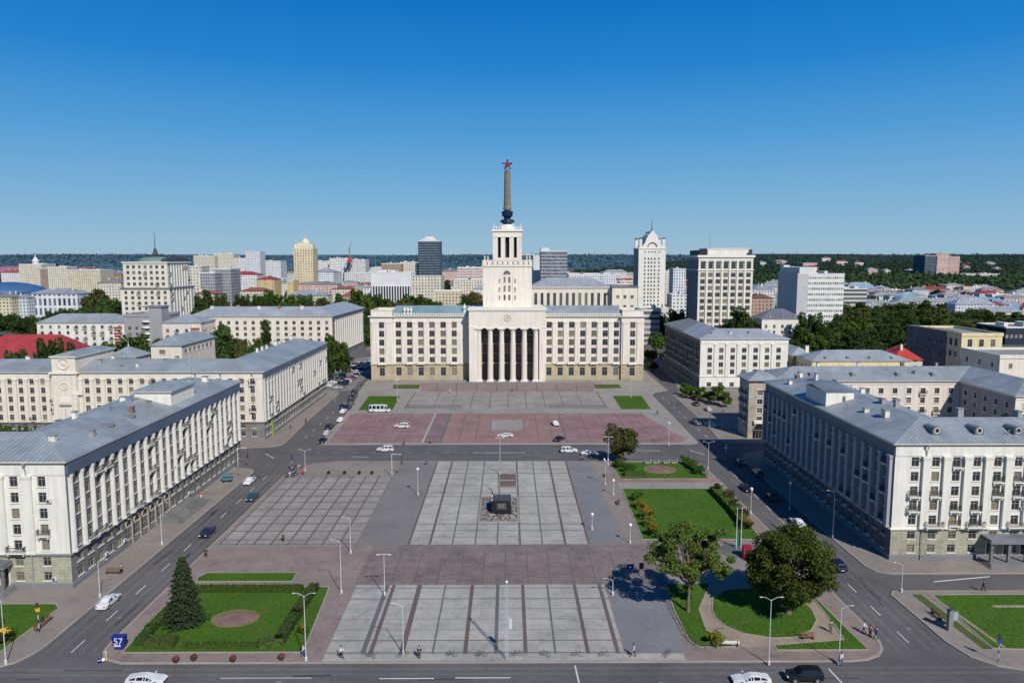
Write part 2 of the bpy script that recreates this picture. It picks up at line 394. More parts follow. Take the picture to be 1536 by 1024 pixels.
def balc_mesh(w=2.0, d=.95, solid=False):
    k = (w, d, solid)
    if k in _bm: return _bm[k]
    a = MB(); a.box(-w/2, w/2, -d, -.003, -.2, 0, trim); a.box(-w/2+.15, -w/2+.35, -d*.8, -.003, -.6, -.2, trim); a.box(w/2-.35, w/2-.15, -d*.8, -.003, -.6, -.2, trim)
    rm = trim if solid else iron
    a.box(-w/2, w/2, -d, -d+.08, .9, .98, rm); a.box(-w/2, -w/2+.08, -d+.08, -.003, .9, .98, rm); a.box(w/2-.08, w/2, -d+.08, -.003, .9, .98, rm)
    if solid: a.box(-w/2+.01, w/2-.01, -d+.01, -d+.07, 0, .9, rm)
    else:
        n = int(w/.22)
        for i in range(n+1): x = -w/2+.02+(w-.08)*i/n; a.box(x, x+.04, -d+.01, -d+.05, 0, .9, rm)
        for i in range(1, 4): y = -d+i*d/4; a.box(-w/2+.01, -w/2+.05, y, y+.04, 0, .9, rm); a.box(w/2-.05, w/2-.01, y, y+.04, 0, .9, rm)
    _bm[k] = a.mesh('balcony'); return _bm[k]
CAMV = Vector((0, 0, H0))
class Bld:
    def __init__(s, name, label, cat, org, group=None, rz=0):
        s.root = thing(name, label, cat, (org[0], org[1], 0), rz, group); s.o = org; s.p = {}; s.i = {}; s.rz = rz
        s.W = Matrix.Translation((org[0], org[1], 0)) @ Matrix.Rotation(rz, 4, 'Z')
    def P(s, k):
        if k not in s.p: s.p[k] = MB()
        return s.p[k]
    def inst(s, kind, me, T, size=1.0, sub=()):
        s.i.setdefault(kind, []).append((me, T, size, sub))
    def done(s, cap=100):
        for k, mb in s.p.items():
            if mb.f: mb.build(k, s.root)
        for kind, L in s.i.items():
            def score(e):
                T = s.W @ e[1]; p = T.translation; n = -(T.to_3x3() @ Vector((0, 1, 0))); c = CAMV-p; d = c.length
                f = n.dot(c.normalized())
                vis = 1.0 if (f > .02 and p.y > 60 and abs(p.x) < p.y*.71) else 0.001
                return -e[2]*max(f, .05)/d/d*vis
            if len(L) > cap: L = sorted(L, key=score)
            for me, T, sz, sub in L[:cap]:
                o = link(kind, me, s.root, M=T)
                for nm, sm in sub: link(nm, sm, o)
            rest = L[cap:]
            if rest:
                V = []; Fc = []; MI = []; ms = []
                for me, T, sz, sub in rest:
                    for q in (me,)+tuple(x[1] for x in sub):
                        n0 = len(V); V += [tuple(T @ x.co) for x in q.vertices]
                        mp = []
                        for mt in q.materials:
                            if mt not in ms: ms.append(mt)
                            mp.append(ms.index(mt))
                        for pl in q.polygons: Fc.append(tuple(i+n0 for i in pl.vertices)); MI.append(mp[pl.material_index])
                me = bpy.data.meshes.new(kind+'s'); me.from_pydata(V, [], Fc)
                for mt in ms: me.materials.append(mt)
                me.polygons.foreach_set('material_index', MI); me.update()
                link(kind+'s', me, s.root)['kind'] = 'stuff'
        return s.root
def facade(B, p0, p1, Hh, st, z0=0.0, bw=None):
    """one wall from p0 to p1 (local coords), outside on the right hand"""
    p0 = Vector(p0); p1 = Vector(p1); d = p1-p0; L = d.length; d = d/L
    T0 = Matrix(((d.x, -d.y, 0, p0.x), (d.y, d.x, 0, p0.y), (0, 0, 1, 0), (0, 0, 0, 1)))
    wall = B.P('wall')
    def q(s0, s1, a, b, mat, y=0.0):
        wall.face([tuple(T0 @ Vector(x)) for x in ((s0, y, a), (s1, y, a), (s1, y, b), (s0, y, b))], mat)
    mw = st.get('wall', plaster); zb = st.get('base', 0); ms = st.get('stone', stone)
    ww = st.get('ww', 1.3); first = st.get('first', 3.6); pitch = st.get('pitch', 3.6)
    rows = sorted(st.get('rows', []))
    if st.get('cols') is not None: cols = st['cols']
    elif L > 2*first: n = max(1, int(round((L-2*first)/pitch)))+1; cols = [first+(L-2*first)*i/(n-1) for i in range(n)]
    else: cols = [L/2] if L > ww+1 and not st.get('blank') else []
    if st.get('blank'): cols = []
    zs = sorted(set([z0, Hh]+([zb] if z0 < zb < Hh else [])+[r[0] for r in rows if z0 <= r[0] < Hh]+[r[0]+r[1] for r in rows if z0 < r[0]+r[1] < Hh]))
    ss = [0]+[x for c in cols for x in (c-ww/2, c+ww/2)]+[L]
    dep = st.get('depth', .26)
    for k in range(len(zs)-1):
        a, b = zs[k], zs[k+1]; mat = ms if b <= zb+.01 else mw
        isrow = any(abs(r[0]-a) < .01 and abs(r[0]+r[1]-b) < .01 for r in rows) and cols
        if not isrow: q(0, L, a, b, mat); continue
        for j in range(len(ss)-1):
            if j % 2 == 0: q(ss[j], ss[j+1], a, b, mat)
            else:
                s0, s1 = ss[j], ss[j+1]
                for x in (((s0, 0, a), (s0, dep, a), (s0, dep, b), (s0, 0, b)), ((s1, dep, a), (s1, 0, a), (s1, 0, b), (s1, dep, b)),
                          ((s0, 0, b), (s0, dep, b), (s1, dep, b), (s1, 0, b)), ((s0, dep, a), (s0, 0, a), (s1, 0, a), (s1, dep, a))):
                    wall.face([tuple(T0 @ Vector(y)) for y in x], mat)
                fm, pm = win_mesh(ww, b-a, st.get('frame', wframe), st.get('wk', 'std'), st.get('glass', glass))
                B.inst('window', fm, T0 @ Matrix.Translation(((s0+s1)/2, 0, a)), (b-a)*ww, (('pane', pm),) if st.get('sub', True) else (('pane', pm),))
                if st.get('ac') and R.random() < st['ac']: B.inst('air_conditioner', aircon(), T0 @ Matrix.Translation(((s0+s1)/2+ww*.5+.5, 0, a+.1)), 1)
                if a > zb and R.random() < st.get('balc', 0):
                    B.inst('balcony', balc_mesh(round(ww+.7, 1), .8), T0 @ Matrix.Translation(((s0+s1)/2, 0, a-.02)), 2)
    if st.get('pil') and len(cols) > 1:
        pw = st.get('pw', .9); pd = st.get('pd', .5); ztop = Hh-st.get('fr', 2.6)
        xs = [(cols[i]+cols[i+1])/2 for i in range(st.get('pskip', 0), len(cols)-1)]
        if st.get('pend'): xs = [cols[0]-(cols[1]-cols[0])/2]+xs+[cols[-1]+(cols[1]-cols[0])/2]
        zb2 = zb+.25 if zb else z0+.2
        for x in xs:
            B.inst('pilaster', pil_mesh(pw, pd, ztop-zb2, st.get('pm', trim), st.get('rnd', False)), T0 @ Matrix.Translation((x, 0, zb2)), pw*4)
    if st.get('fr'):
        zt = Hh-st['fr']; fm_ = st.get('frm', mw); o = st.get('fo', .12)
        for x in (((0, -o, zt), (L, -o, zt), (L, -o, Hh-.3), (0, -o, Hh-.3)), ((0, 0, zt), (L, 0, zt), (L, -o, zt), (0, -o, zt)), ((0, 0, zt), (0, -o, zt), (0, -o, Hh-.3), (0, 0, Hh-.3)), ((L, -o, zt), (L, 0, zt), (L, 0, Hh-.3), (L, -o, Hh-.3))):
            B.P('frieze').face([tuple(T0 @ Vector(y)) for y in x], fm_)
    return T0, cols
def path_outline(path, hw):
    n = len(path); Rr = []; Ll = []
    for i in range(n):
        p = Vector(path[i])
        if i == 0: d = (Vector(path[1])-p).normalized(); nn = Vector((d.y, -d.x)); k = nn
        elif i == n-1: d = (p-Vector(path[i-1])).normalized(); nn = Vector((d.y, -d.x)); k = nn
        else:
            d1 = (p-Vector(path[i-1])).normalized(); d2 = (Vector(path[i+1])-p).normalized()
            n1 = Vector((d1.y, -d1.x)); n2 = Vector((d2.y, -d2.x)); k = (n1+n2)/(1+n1.dot(n2))
        Rr.append(tuple(p+k*hw)); Ll.append(tuple(p-k*hw))
    return Rr, Ll
def path_roof(mb, path, hw, z, rise, mat, over=.75, hips=(True, True)):
    hw2 = hw+over; pth = [Vector(p) for p in path]
    d0 = (pth[1]-pth[0]).normalized(); d1 = (pth[-1]-pth[-2]).normalized()
    ext = [p.copy() for p in pth]; ext[0] -= d0*over; ext[-1] += d1*over
    Rr, Ll = path_outline([tuple(p) for p in ext], hw2)
    C = [p.copy() for p in ext]
    if hips[0]: C[0] += d0*hw2
    if hips[1]: C[-1] -= d1*hw2
    sl_ = math.hypot(hw2, rise)
    for i in range(len(C)-1):
        d = (pth[i+1]-pth[i]).normalized(); dt = lambda p: Vector(p).dot(d)
        mb.face([(*Rr[i], z), (*Rr[i+1], z), (*C[i+1], z+rise), (*C[i], z+rise)], mat, [(dt(Rr[i]), 0), (dt(Rr[i+1]), 0), (dt(C[i+1]), sl_), (dt(C[i]), sl_)])
        mb.face([(*Ll[i+1], z), (*Ll[i], z), (*C[i], z+rise), (*C[i+1], z+rise)], mat, [(dt(Ll[i+1]), 0), (dt(Ll[i]), 0), (dt(C[i]), sl_), (dt(C[i+1]), sl_)])
    mb.face([(*Ll[0], z), (*Rr[0], z), (*C[0], z+rise)], mat, [(-hw2, 0), (hw2, 0), (0, sl_)])
    mb.face([(*Rr[-1], z), (*Ll[-1], z), (*C[-1], z+rise)], mat, [(-hw2, 0), (hw2, 0), (0, sl_)])
def path_bld(B, path, hw, Hh, rise, styles, default, roof=roofm, cornice=trim, over=.75, base=0, plinth=True, corn2=None):
    Rr, Ll = path_outline(path, hw)
    poly = Rr+Ll[::-1]; n = len(poly); res = []
    for i in range(n):
        res.append(facade(B, poly[i], poly[(i+1) % n], Hh, {**default, **styles.get(i, {})}))
    ring(B.P('cornice'), poly, [(.0, Hh-.62), (.3, Hh-.5), (.3, Hh-.3), (over-.05, Hh-.14), (over-.05, Hh+.06), (over-.2, Hh+.1)], cornice)
    if base:
        ring(B.P('ledge'), poly, [(0, base-.12), (.28, base-.05), (.28, base+.15), (0, base+.25)], corn2 or cornice)
    if plinth: ring(B.P('plinth'), poly, [(.14, 0), (.14, 1.0), (0, 1.08)], plinth_m)
    path_roof(B.P('roof'), path, hw, Hh+.08, rise, roof, over)
    return poly, res
def chimney(B, x, y, z, w=.9, d=.7, h=1.6, mat=None):
    mat = mat or R.choice([trim, trim, plaster_g, plaster_p, M_plain('sooty_brick', (.22, .13, .10), .9, .25)]); w *= R.uniform(.7, 1.5); d *= R.uniform(.7, 1.5); h *= R.uniform(.7, 1.25); m = MB(); m.box(-w/2, w/2, -d/2, d/2, -1.2, h, mat); m.box(-w/2-.12, w/2+.12, -d/2-.12, d/2+.12, h, h+.15, roofb)
    B.inst('chimney', m.mesh('chimney'), Matrix.Translation((x, y, z)), 5)
_dm = []
def dormer(B, x, y, z, rz=0, s=1.0):
    if not _dm:
        m = MB(); n = 8; w = .8
        prof = [(-w, 0), (w, 0)]+[(w*math.cos(PI*i/n), .9+w*.75*math.sin(PI*i/n)) for i in range(n+1)]
        k = len(prof)
        m.idx([(p[0], 0, p[1]) for p in prof]+[(p[0], 3.2, p[1]) for p in prof], [tuple(range(k))]+[(i, i+k, (i+1) % k+k, (i+1) % k) for i in range(k)], roofl)
        m.lathe([(.5, 0), (.5, .05)], trim, 14); m2 = MB()
        vs = [(.42*math.cos(2*PI*i/14), -.03, .85+.42*math.sin(2*PI*i/14)) for i in range(14)]
        m2.idx(vs, [tuple(range(14))[::-1]], glassd)
        mm = MB(); mm.idx([(p[0], 0, p[1]) for p in prof]+[(p[0], 3.2, p[1]) for p in prof], [tuple(range(k))]+[(i, i+k, (i+1) % k+k, (i+1) % k) for i in range(k)], roofl)
        mm.idx(vs, [tuple(range(14))[::-1]], glassd)
        vs2 = [((.55*math.cos(2*PI*i/14)), -.02, .85+.55*math.sin(2*PI*i/14)) for i in range(14)]
        mm.idx(vs2, [tuple(range(14))[::-1]], trim)
        _dm.append(mm.mesh('dormer'))
    B.inst('dormer', _dm[0], Matrix.Translation((x, y, z)) @ Matrix.Rotation(rz, 4, 'Z') @ Matrix.Scale(s, 4), 4)
def drainpipe(B, T0, s, ztop, zbot=0.0, o=.75):
    m = MB(); m.tube((0, -.3, 0), (0, -.3, ztop-zbot-1.2), .09, .09, steel, 6); m.tube((0, -.3, ztop-zbot-1.2), (0, -o, ztop-zbot-.2), .09, .09, steel, 6); m.lathe([(.1, 0), (.28, .4), (.28, .5)], steel, 8, (0, -o, ztop-zbot-.3))
    B.inst('drainpipe', m.mesh('drainpipe'), T0 @ Matrix.Translation((s, 0, zbot)), 4)
def emblem(B, x, y, z, r, mat=None):
    """round relief wreath with a small star, on a south wall"""
    mat = mat or trim; m = MB(); n = 20
    for i in range(n):
        a0 = 2*PI*i/n; a1 = 2*PI*(i+1)/n
        m.tube((r*math.cos(a0), -.1, r*math.sin(a0)), (r*math.cos(a1), -.1, r*math.sin(a1)), r*.13, r*.13, mat, 6, False)
    pts = []
    for i in range(10):
        a = PI/2+PI*i/5; q = r*.62 if i % 2 == 0 else r*.25; pts.append((q*math.cos(a), q*math.sin(a)))
    m.idx([(p[0], -.12, p[1]) for p in pts]+[(p[0], 0, p[1]) for p in pts]+[(0, -.3, 0)], [(10+i, 10+(i+1) % 10, (i+1) % 10, i) for i in range(10)]+[(20, (i+1) % 10, i) for i in range(10)], mat)
    B.inst('emblem', m.mesh('emblem'), Matrix.Translation((x, y, z)), 5)

def M_grass(name, c1, c2, dry):
    m, nt, b = base_mat(name, .95, 0, .1); vec = objvec(nt, True)
    n1 = noise(nt, vec, .11, 5); n2 = noise(nt, vec, 2.6, 6, .7); n3 = noise(nt, vec, .28, 7, .7)
    c = mixc(nt, mapr(nt, n1, .35, .65, 0, 1), dim(c1, AF), dim(c2, AF)); c = mixc(nt, mapr(nt, n3, .56, .72, 0, .75), c, dim(dry, AF))
    vm = nd(nt, 'ShaderNodeVectorMath', operation='SCALE'); nt.links.new(c, vm.inputs[0]); nt.links.new(mapr(nt, n2, .3, .7, .72, 1.3), vm.inputs['Scale'])
    nt.links.new(vm.outputs[0], b.inputs['Base Color']); bp = nd(nt, 'ShaderNodeBump'); bp.inputs['Strength'].default_value = .5; bp.inputs['Distance'].default_value = .06
    nt.links.new(n2, bp.inputs['Height']); nt.links.new(bp.outputs[0], b.inputs['Normal']); MATS[name] = m; return m
_ac = []
def aircon():
    if not _ac:
        m = MB(); m.box(-.42, .42, -.38, -.02, 0, .55, white_p); m.box(-.3, .1, -.395, -.38, .08, .47, iron); _ac.append(m.mesh('air_conditioner'))
    return _ac[0]

def clutter(B, n, x0, x1, y0, y1, zf):
    """vents, pipes and aerials standing on a roof"""
    for i in range(n):
        x = R.uniform(x0, x1); y = R.uniform(y0, y1); k = MB(); q = R.random()
        if q < .45: k.tube((0, 0, -.3), (0, 0, .8), .1, .1, steel, 6); k.lathe([(.2, .75), (.02, 1.0)], plinth_m, 8); nm = 'vent_pipe'
        elif q < .75:
            k.tube((0, 0, -.3), (0, 0, 2.6), .03, .02, iron, 5); nm = 'aerial'
            for j in range(4): k.tube((-.5, 0, 1.6+.25*j), (.5, 0, 1.6+.25*j), .015, .015, iron, 4)
        else: k.box(-.5, .5, -.4, .4, -.3, .55, roofb); k.box(-.56, .56, -.46, .46, .55, .62, plinth_m); nm = 'roof_hatch'
        B.inst(nm, k.mesh(nm), Matrix.Translation((x, y, zf(x, y))) @ Matrix.Rotation(R.uniform(0, 3), 4, 'Z'), 1)
# ------------------------------------------------------------------ the big blocks round the square
ROWS7 = [(1.5, 1.5), (4.05, 1.45)]+[(6.75+2.72*i, 1.75) for i in range(5)]
def steps(mb, x0, x1, y0, y1, n, h, mat, side='s'):
    for i in range(n):
        t = i/n; z0 = h*i/n; z1 = h*(i+1)/n; dx = 0
        if side == 's': mb.box(x0+.4*i*.5, x1-.4*i*.5, y0+(y1-y0)*t, y1, z0, z1, mat)
        else: mb.box(x0, x0+(x1-x0)*(1-t), y0+.4*i, y1-.4*i, z0, z1, mat)
def porch(B, T0, s0, s1, dep=3.0, h=4.2):
    m = B.P('porch'); w_ = s1-s0
    m.box(s0-.3, s1+.3, -dep-.3, -.01, h, h+.25, plinth_m, T0); m.box(s0-.1, s1+.1, -dep-.1, -.01, h+.25, h+.7, roofl, T0)
    k = max(2, int(w_/2.8))
    for i in range(k+1):
        x = s0+.25+(w_-.5)*i/k; m.box(x-.22, x+.22, -dep+.05, -dep+.5, .75, h, stone_g, T0)
    for i in range(3): m.box(s0-.9+.3*i, s1+.9-.3*i, -dep-1.6+.4*i, -.01, .25*i, .25*(i+1), plinth_m, T0)
    for i in range(k):
        x = s0+.25+(w_-.5)*(i+.5)/k; B.inst('door', _door(1.5, 3.0), T0 @ Matrix.Translation((x, -.02, .75)), 4)
_dr = {}
def _door(w, h):
    if (w, h) in _dr: return _dr[(w, h)]
    m = MB(); fr = M_plain('door_wood', (.11, .07, .045), .6, .2)
    m.box(-w/2, w/2, -.04, .05, 0, h, fr); m.box(-w/2+.15, -.08, -.07, -.04, h*.45, h-.2, glassd); m.box(.08, w/2-.15, -.07, -.04, h*.45, h-.2, glassd)
    m.box(-w/2-.15, -w/2, -.12, .05, 0, h+.15, trim); m.box(w/2, w/2+.15, -.12, .05, 0, h+.15, trim); m.box(-w/2, w/2, -.12, .05, h, h+.15, trim)
    _dr[(w, h)] = m.mesh('door'); return _dr[(w, h)]
_ar = {}
def arch_door(w=2.3, h=5.0):
    if w in _ar: return _ar[w]
    m = MB(); n = 10; pts = [(-w/2, 0), (w/2, 0)]+[(w/2*math.cos(PI*i/n), h-w/2+w/2*math.sin(PI*i/n)) for i in range(n+1)]
    k = len(pts); m.idx([(p[0], -.06, p[1]) for p in pts], [tuple(range(k))], black_g)
    for i in range(1, k-1):
        a, b = pts[i], pts[i+1]
        if abs(a[0]) < w: m.tube((a[0], -.1, a[1]), (b[0], -.1, b[1]), .14, .14, stone_d, 6)
    for x in (-w/4, 0, w/4): m.box(x-.04, x+.04, -.12, -.07, 0, h-w/2, wframe)
    m.box(-w/2, w/2, -.12, -.07, 2.5, 2.62, wframe); _ar[w] = m.mesh('archway'); return _ar[w]
# ---- A: near left
A = Bld('colonnaded_block', 'white corner block nearest on the left with round columns along the street', 'building', (-82, 127), 'long office blocks framing the square')
rA = lambda x, y: (x+82, y-127)
sty = dict(wall=plaster_w, base=5.9, rows=ROWS7, pitch=4.6, first=4.0, pil=True, pw=1.5, pd=.4, fr=2.4, ww=1.35, balc=.22, ac=.09, stone=stone, pm=plaster_w)
poly, res = path_bld(A, [rA(-150, 127), rA(-82, 127), rA(-82, 196)], 9, 22, 2.7,
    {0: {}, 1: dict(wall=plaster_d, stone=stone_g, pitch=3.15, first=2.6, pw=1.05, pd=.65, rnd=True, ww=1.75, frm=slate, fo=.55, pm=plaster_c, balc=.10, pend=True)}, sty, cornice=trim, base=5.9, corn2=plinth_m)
T0, cs = res[0]; L0 = 77
drainpipe(A, T0, L0-6.3, 21.6); drainpipe(A, T0, L0-15.5, 21.6)
porch(A, T0, L0-14.6, L0-9.9, 2.2, 4.4)
for i in (1, 2): A.inst('balcony', balc_mesh(3.0, 1.1), T0 @ Matrix.Translation((cs[-1-i], 0, 6.65)), 9)
T1, c1 = res[1]
for j in (5, 6, 7, 8, 9, 10): A.inst('archway', arch_door(2.2, 5.2), T1 @ Matrix.Translation((c1[j]+.0, -.02, .2)), 8)
m = A.P('steps')
for i in range(7): m.box(9.0, 14.0-.45*i, 21+.3*i, 36.5-.3*i, .12+.17*i, .12+.17*(i+1), stone_g)
for x, y, z in ((-75.6, 131, 23), (-78.5, 124.2, 24.0), (-84.5, 141, 24.4), (-84, 158, 24.2), (-79.2, 181, 24.1), (-78, 187, 23.8), (-77.5, 149, 23.6), (-99, 130, 24.1), (-97, 129, 24.2), (-106, 127, 24.5)): chimney(A, *rA(x, y), z, .9, .9, 1.0)
# attic box on the roof above the street side
m = A.P('attic'); m.box(*[q+82 for q in (-82.5, -74.5)], *[q-127 for q in (160, 172)], 22.6, 26.0, plaster_w)
path_roof(A.P('roof'), [rA(-78.5, 160), rA(-78.5, 172)], 4, 26.0, 1.1, roofm, .6)
ring(A.P('cornice'), [rA(-82.5, 160), rA(-74.5, 160), rA(-74.5, 172), rA(-82.5, 172)], [(0, 25.5), (.5, 25.8), (.5, 26.05)], trim)
for y in (138, 146): dormer(A, *rA(-75.4, y), 22.6, rad(90), .8)
clutter(A, 12, -7, 7, 12, 66, lambda x, y: 22.1+2.7*(1-abs(x)/9.75)); clutter(A, 5, -30, -5, -7, 6, lambda x, y: 22.1+2.7*(1-abs(y)/9.75)); A.done()
# ---- B: left, further
B = Bld('colonnaded_block', 'long cream block with crest tower on its roof, middle left of square', 'building', (-83, 228), 'long office blocks framing the square')
rB = lambda x, y: (x+83, y-228)
sty = dict(wall=plaster, base=5.6, rows=[(1.4, 1.5), (3.9, 1.3)]+[(6.4+2.75*i, 1.8) for i in range(5)], pitch=3.35, first=3.2, pil=True, pw=1.25, pd=.45, fr=2.1, ww=1.35, balc=.12, stone=stone_g, pm=plaster)
poly, res = path_bld(B, [rB(-190, 228), rB(-83, 228), rB(-83, 296)], 9, 21.2, 2.7,
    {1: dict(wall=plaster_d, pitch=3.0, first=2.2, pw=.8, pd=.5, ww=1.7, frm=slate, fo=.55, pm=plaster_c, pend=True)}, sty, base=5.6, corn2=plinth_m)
T0, cs = res[0]
drainpipe(B, T0, 113, 20.9); drainpipe(B, T0, 96, 20.9); drainpipe(B, T0, 103.5, 20.9)
m = B.P('crest_tower'); x0, x1 = -136.8+83, -129.3+83
m.box(x0, x1, -10.2, -1, 0, 21.25, plaster); m.box(x0+.2, x1-.2, -10.0, 12, 21.25, 26.0, plaster)
ring(B.P('cornice'), [(x0, -10.2), (x1, -10.2), (x1, -9), (x0, -9)], [(0, 20.5), (.5, 20.8), (.5, 21.3), (0, 21.35)], trim)
ring(B.P('cornice'), [(x0+.2, -10), (x1-.2, -10), (x1-.2, 12), (x0+.2, 12)], [(0, 25.4), (.45, 25.7), (.45, 26.1)], trim)
path_roof(B.P('roof'), [((x0+x1)/2, -10), ((x0+x1)/2, 12)], 3.55, 26.0, 1.2, roofm, .5)
emblem(B, (x0+x1)/2, -10.2, 17, 1.0, plaster); emblem(B, (x0+x1)/2, -10.0, 23.8, 1.6, plaster)
m = B.P('lintel'); m.box(x0+2, x1-2, -10.5, -10.2, 11.0, 11.4, plinth_m); m.box(x0+2.2, x1-2.2, -10.35, -10.2, 11.9, 13.6, trim)
B.inst('balcony', balc_mesh(3.0, 1.3, True), T0 @ Matrix.Translation((60.5, 0, 14.6)), 9); B.inst('balcony', balc_mesh(3.0, 1.3, True), T0 @ Matrix.Translation((85.5, 0, 14.6)), 9)
for x, y, z in ((-126, 225, 23.2), (-124, 229, 23.8), (-113, 222, 22.3), (-104, 229, 23.6), (-150, 228, 23.8)): chimney(B, *rB(x, y), z, .8, .8, 1.2)
for y in range(250, 295, 5): chimney(B, *rB(-86, y), 23.0, .7, .7, 1.4)
m = B.P('shopfront'); clutter(B, 12, -7, 7, 12, 64, lambda x, y: 21.3+2.7*(1-abs(x)/9.75)); clutter(B, 10, -70, -5, -7, 6, lambda x, y: 21.3+2.7*(1-abs(y)/9.75)); awn = M_plain('green_hoarding', (.25, .40, .08), .7, .4, .5, 1)
m.box(9.15, 9.3, -3, -1, .2, 5.2, awn)
B.done()
# ---- C: near right
C = Bld('pilastered_block', 'white corner block nearest on the right with shaded street side and dormered roof', 'building', (79, 138), 'long office blocks framing the square')
rC = lambda x, y: (x-79, y-138)
sty = dict(wall=plaster_w, base=5.9, rows=ROWS7, pitch=3.78, first=3.7, pil=True, pw=1.35, pd=.55, fr=2.4, ww=1.4, balc=.34, ac=.12, stone=stone, pm=plaster_w)
poly, res = path_bld(C, [rC(160, 138), rC(79, 138), rC(79, 196)], 9, 22, 2.7,
    {3: dict(wall=plaster_sh, stone=M_plain('shade_toned_base_stone', (.13, .13, .14), .9, .2), pitch=3.2, first=2.6, pw=1.1, pd=.75, balc=.15, pend=True, pm=M_plain('shade_toned_pilaster', (.40, .40, .42), .85, .08, .12, 1.4, streak=True)), 1: dict(pil=False), 0: dict(pil=False)}, sty, base=5.9)  # west side: wall, base and pilasters coloured dark to paint in its shade
T0, cs = res[4]
drainpipe(C, T0, 5.55, 21.7); porch(C, T0, 16.6, 26.5, 3.0, 4.3)
for i in (1, 3): C.inst('balcony', balc_mesh(3.3, 1.2), T0 @ Matrix.Translation((cs[i], 0, 6.6)), 9)
for i in (5, 6): C.inst('balcony', balc_mesh(3.3, 1.2), T0 @ Matrix.Translation((cs[i], 0, 6.6)), 9)
for x in (78.6, 86.4, 93.6, 101, 108): dormer(C, *rC(x, 131.2), 22.9)
for x, y, z in ((74.2, 149, 23.2), (75.2, 143.2, 23.6), (79, 152, 24.6), (81, 150, 24.5), (72.6, 186, 22.6), (76, 190, 23.3), (78, 183, 24.4), (80.5, 178, 24.3), (84, 171, 23.3), (77.5, 192, 24.0), (88.0, 140, 24.4), (99, 139.5, 24.4)): chimney(C, *rC(x, y), z, .8, 1.1, 1.5)
m = C.P('attic'); m.box(70.6-79, 76.8-79, 160-138, 171-138, 22.2, 25.6, plaster_w)
m.face([(70.4-79, 159.8-138, 25.6), (77-79, 159.8-138, 25.6), (77-79, 171.2-138, 26.4), (70.4-79, 171.2-138, 26.4)], roofl)
C.inst('window', win_mesh(.6, 1.3)[0], Matrix.Translation((74.6-79, 160-138-.25, 23.4)), 1, (('pane', win_mesh(.6, 1.3)[1]),))
clutter(C, 14, -7, 7, 12, 54, lambda x, y: 22.1+2.7*(1-abs(x)/9.75)); clutter(C, 8, 5, 40, -7, 6, lambda x, y: 22.1+2.7*(1-abs(y)/9.75)); C.done()
# ---- D: right, behind C
D = Bld('stone_courtyard_block', 'buff stone courtyard block with hipped grey roof behind the near right block', 'building', (74, 230), None)
rD = lambda x, y: (x-74, y-230)
sty = dict(wall=stone_d, base=4.2, rows=[(1.3, 1.6)]+[(4.9+2.95*i, 1.8) for i in range(4)], pitch=4.15, first=3.2, ww=1.45, frame=wframe, stone=stone_d, fr=1.2, balc=.18, wk='trim')
path_bld(D, [rD(147.5, 197), rD(147.5, 230.5), rD(74, 230.5)], 8.5, 17.8, 3.2,
    {3: dict(wall=plaster_p, stone=plaster_p, cols=[2.9+1.0]+[12+4.15*i for i in range(11)]), 4: dict(wall=plaster_p), 5: dict(wall=plaster, stone=plaster, rows=[(6, 1.8), (10, 1.8)], cols=[3.5])}, sty, roof=roofm, plinth=False) if False else None
P_ = [rD(147.5, 197), rD(147.5, 230.5), rD(82, 230.5)]
# edges: 0 R0>R1 (+y, east face), 1 R1>R2 (-x, north face), 2 cap west, 3 L2>L1 (+x, south face), 4 L1>L0 (-y, west face of wing), 5 cap south
poly, res = path_bld(D, P_, 8.5, 17.8, 3.2, {2: dict(wall=plaster_g, stone=plaster_g, pitch=5), 3: dict(wall=plaster_p, stone=plaster_p, pitch=4.3, first=2.6), 4: dict(wall=M_plain('shade_toned_pink_side', (.40, .34, .33), .85, .1), stone=plinth_m), 5: dict(wall=plaster, stone=plaster, cols=[3.0])}, sty, roof=roofm, plinth=False)  # west walls carry their shade in the darker grey and pink
clutter(D, 12, 14, 70, -7, 7, lambda x, y: 17.9+3.2*(1-abs(y)/9.3))
for x in (20, 33, 47, 58): dormer(D, x, -6.2, 18.6, 0, .8); chimney(D, x+5, 1.5, 20.3)
D.done()
DW = Bld('stone_gatehouse', 'narrow buff stone house front with arched doorway at the right street corner', 'building', (79.7, 222))
mt = dict(wall=stone_d, stone=stone_d, base=0, rows=[(5.2+2.75*i, 1.7) for i in range(4)], cols=[3.4], ww=1.7, wk='trim', balc=.5)
poly = [(-6, -1.2), (3.6, -1.2), (3.6, 8), (-6, 8)]
facade(DW, poly[0], poly[1], 18.0, mt)
for i in (1, 2, 3): facade(DW, poly[i], poly[(i+1) % 4], 18.0, dict(mt, blank=(i != 3), cols=[2.5, 6.5]))
ring(DW.P('cornice'), poly, [(0, 17.4), (.4, 17.7), (.7, 17.9), (.7, 18.15), (0, 18.2)], plinth_m)
path_roof(DW.P('roof'), [(-6, 3.4), (3.6, 3.4)], 4.6, 18.1, 2.7, roofm, .75)
DW.inst('archway', arch_door(3.6, 4.4), Matrix.Translation((-2.6, -1.25, .15)), 9)
DW.inst('balcony', balc_mesh(3.4, .8, True), Matrix.Translation((-2.6, -1.2, 5.0)), 9)
Td = Matrix.Translation((0, -1.2, 0)); drainpipe(DW, Td, .8, 17.8)
DW.done()
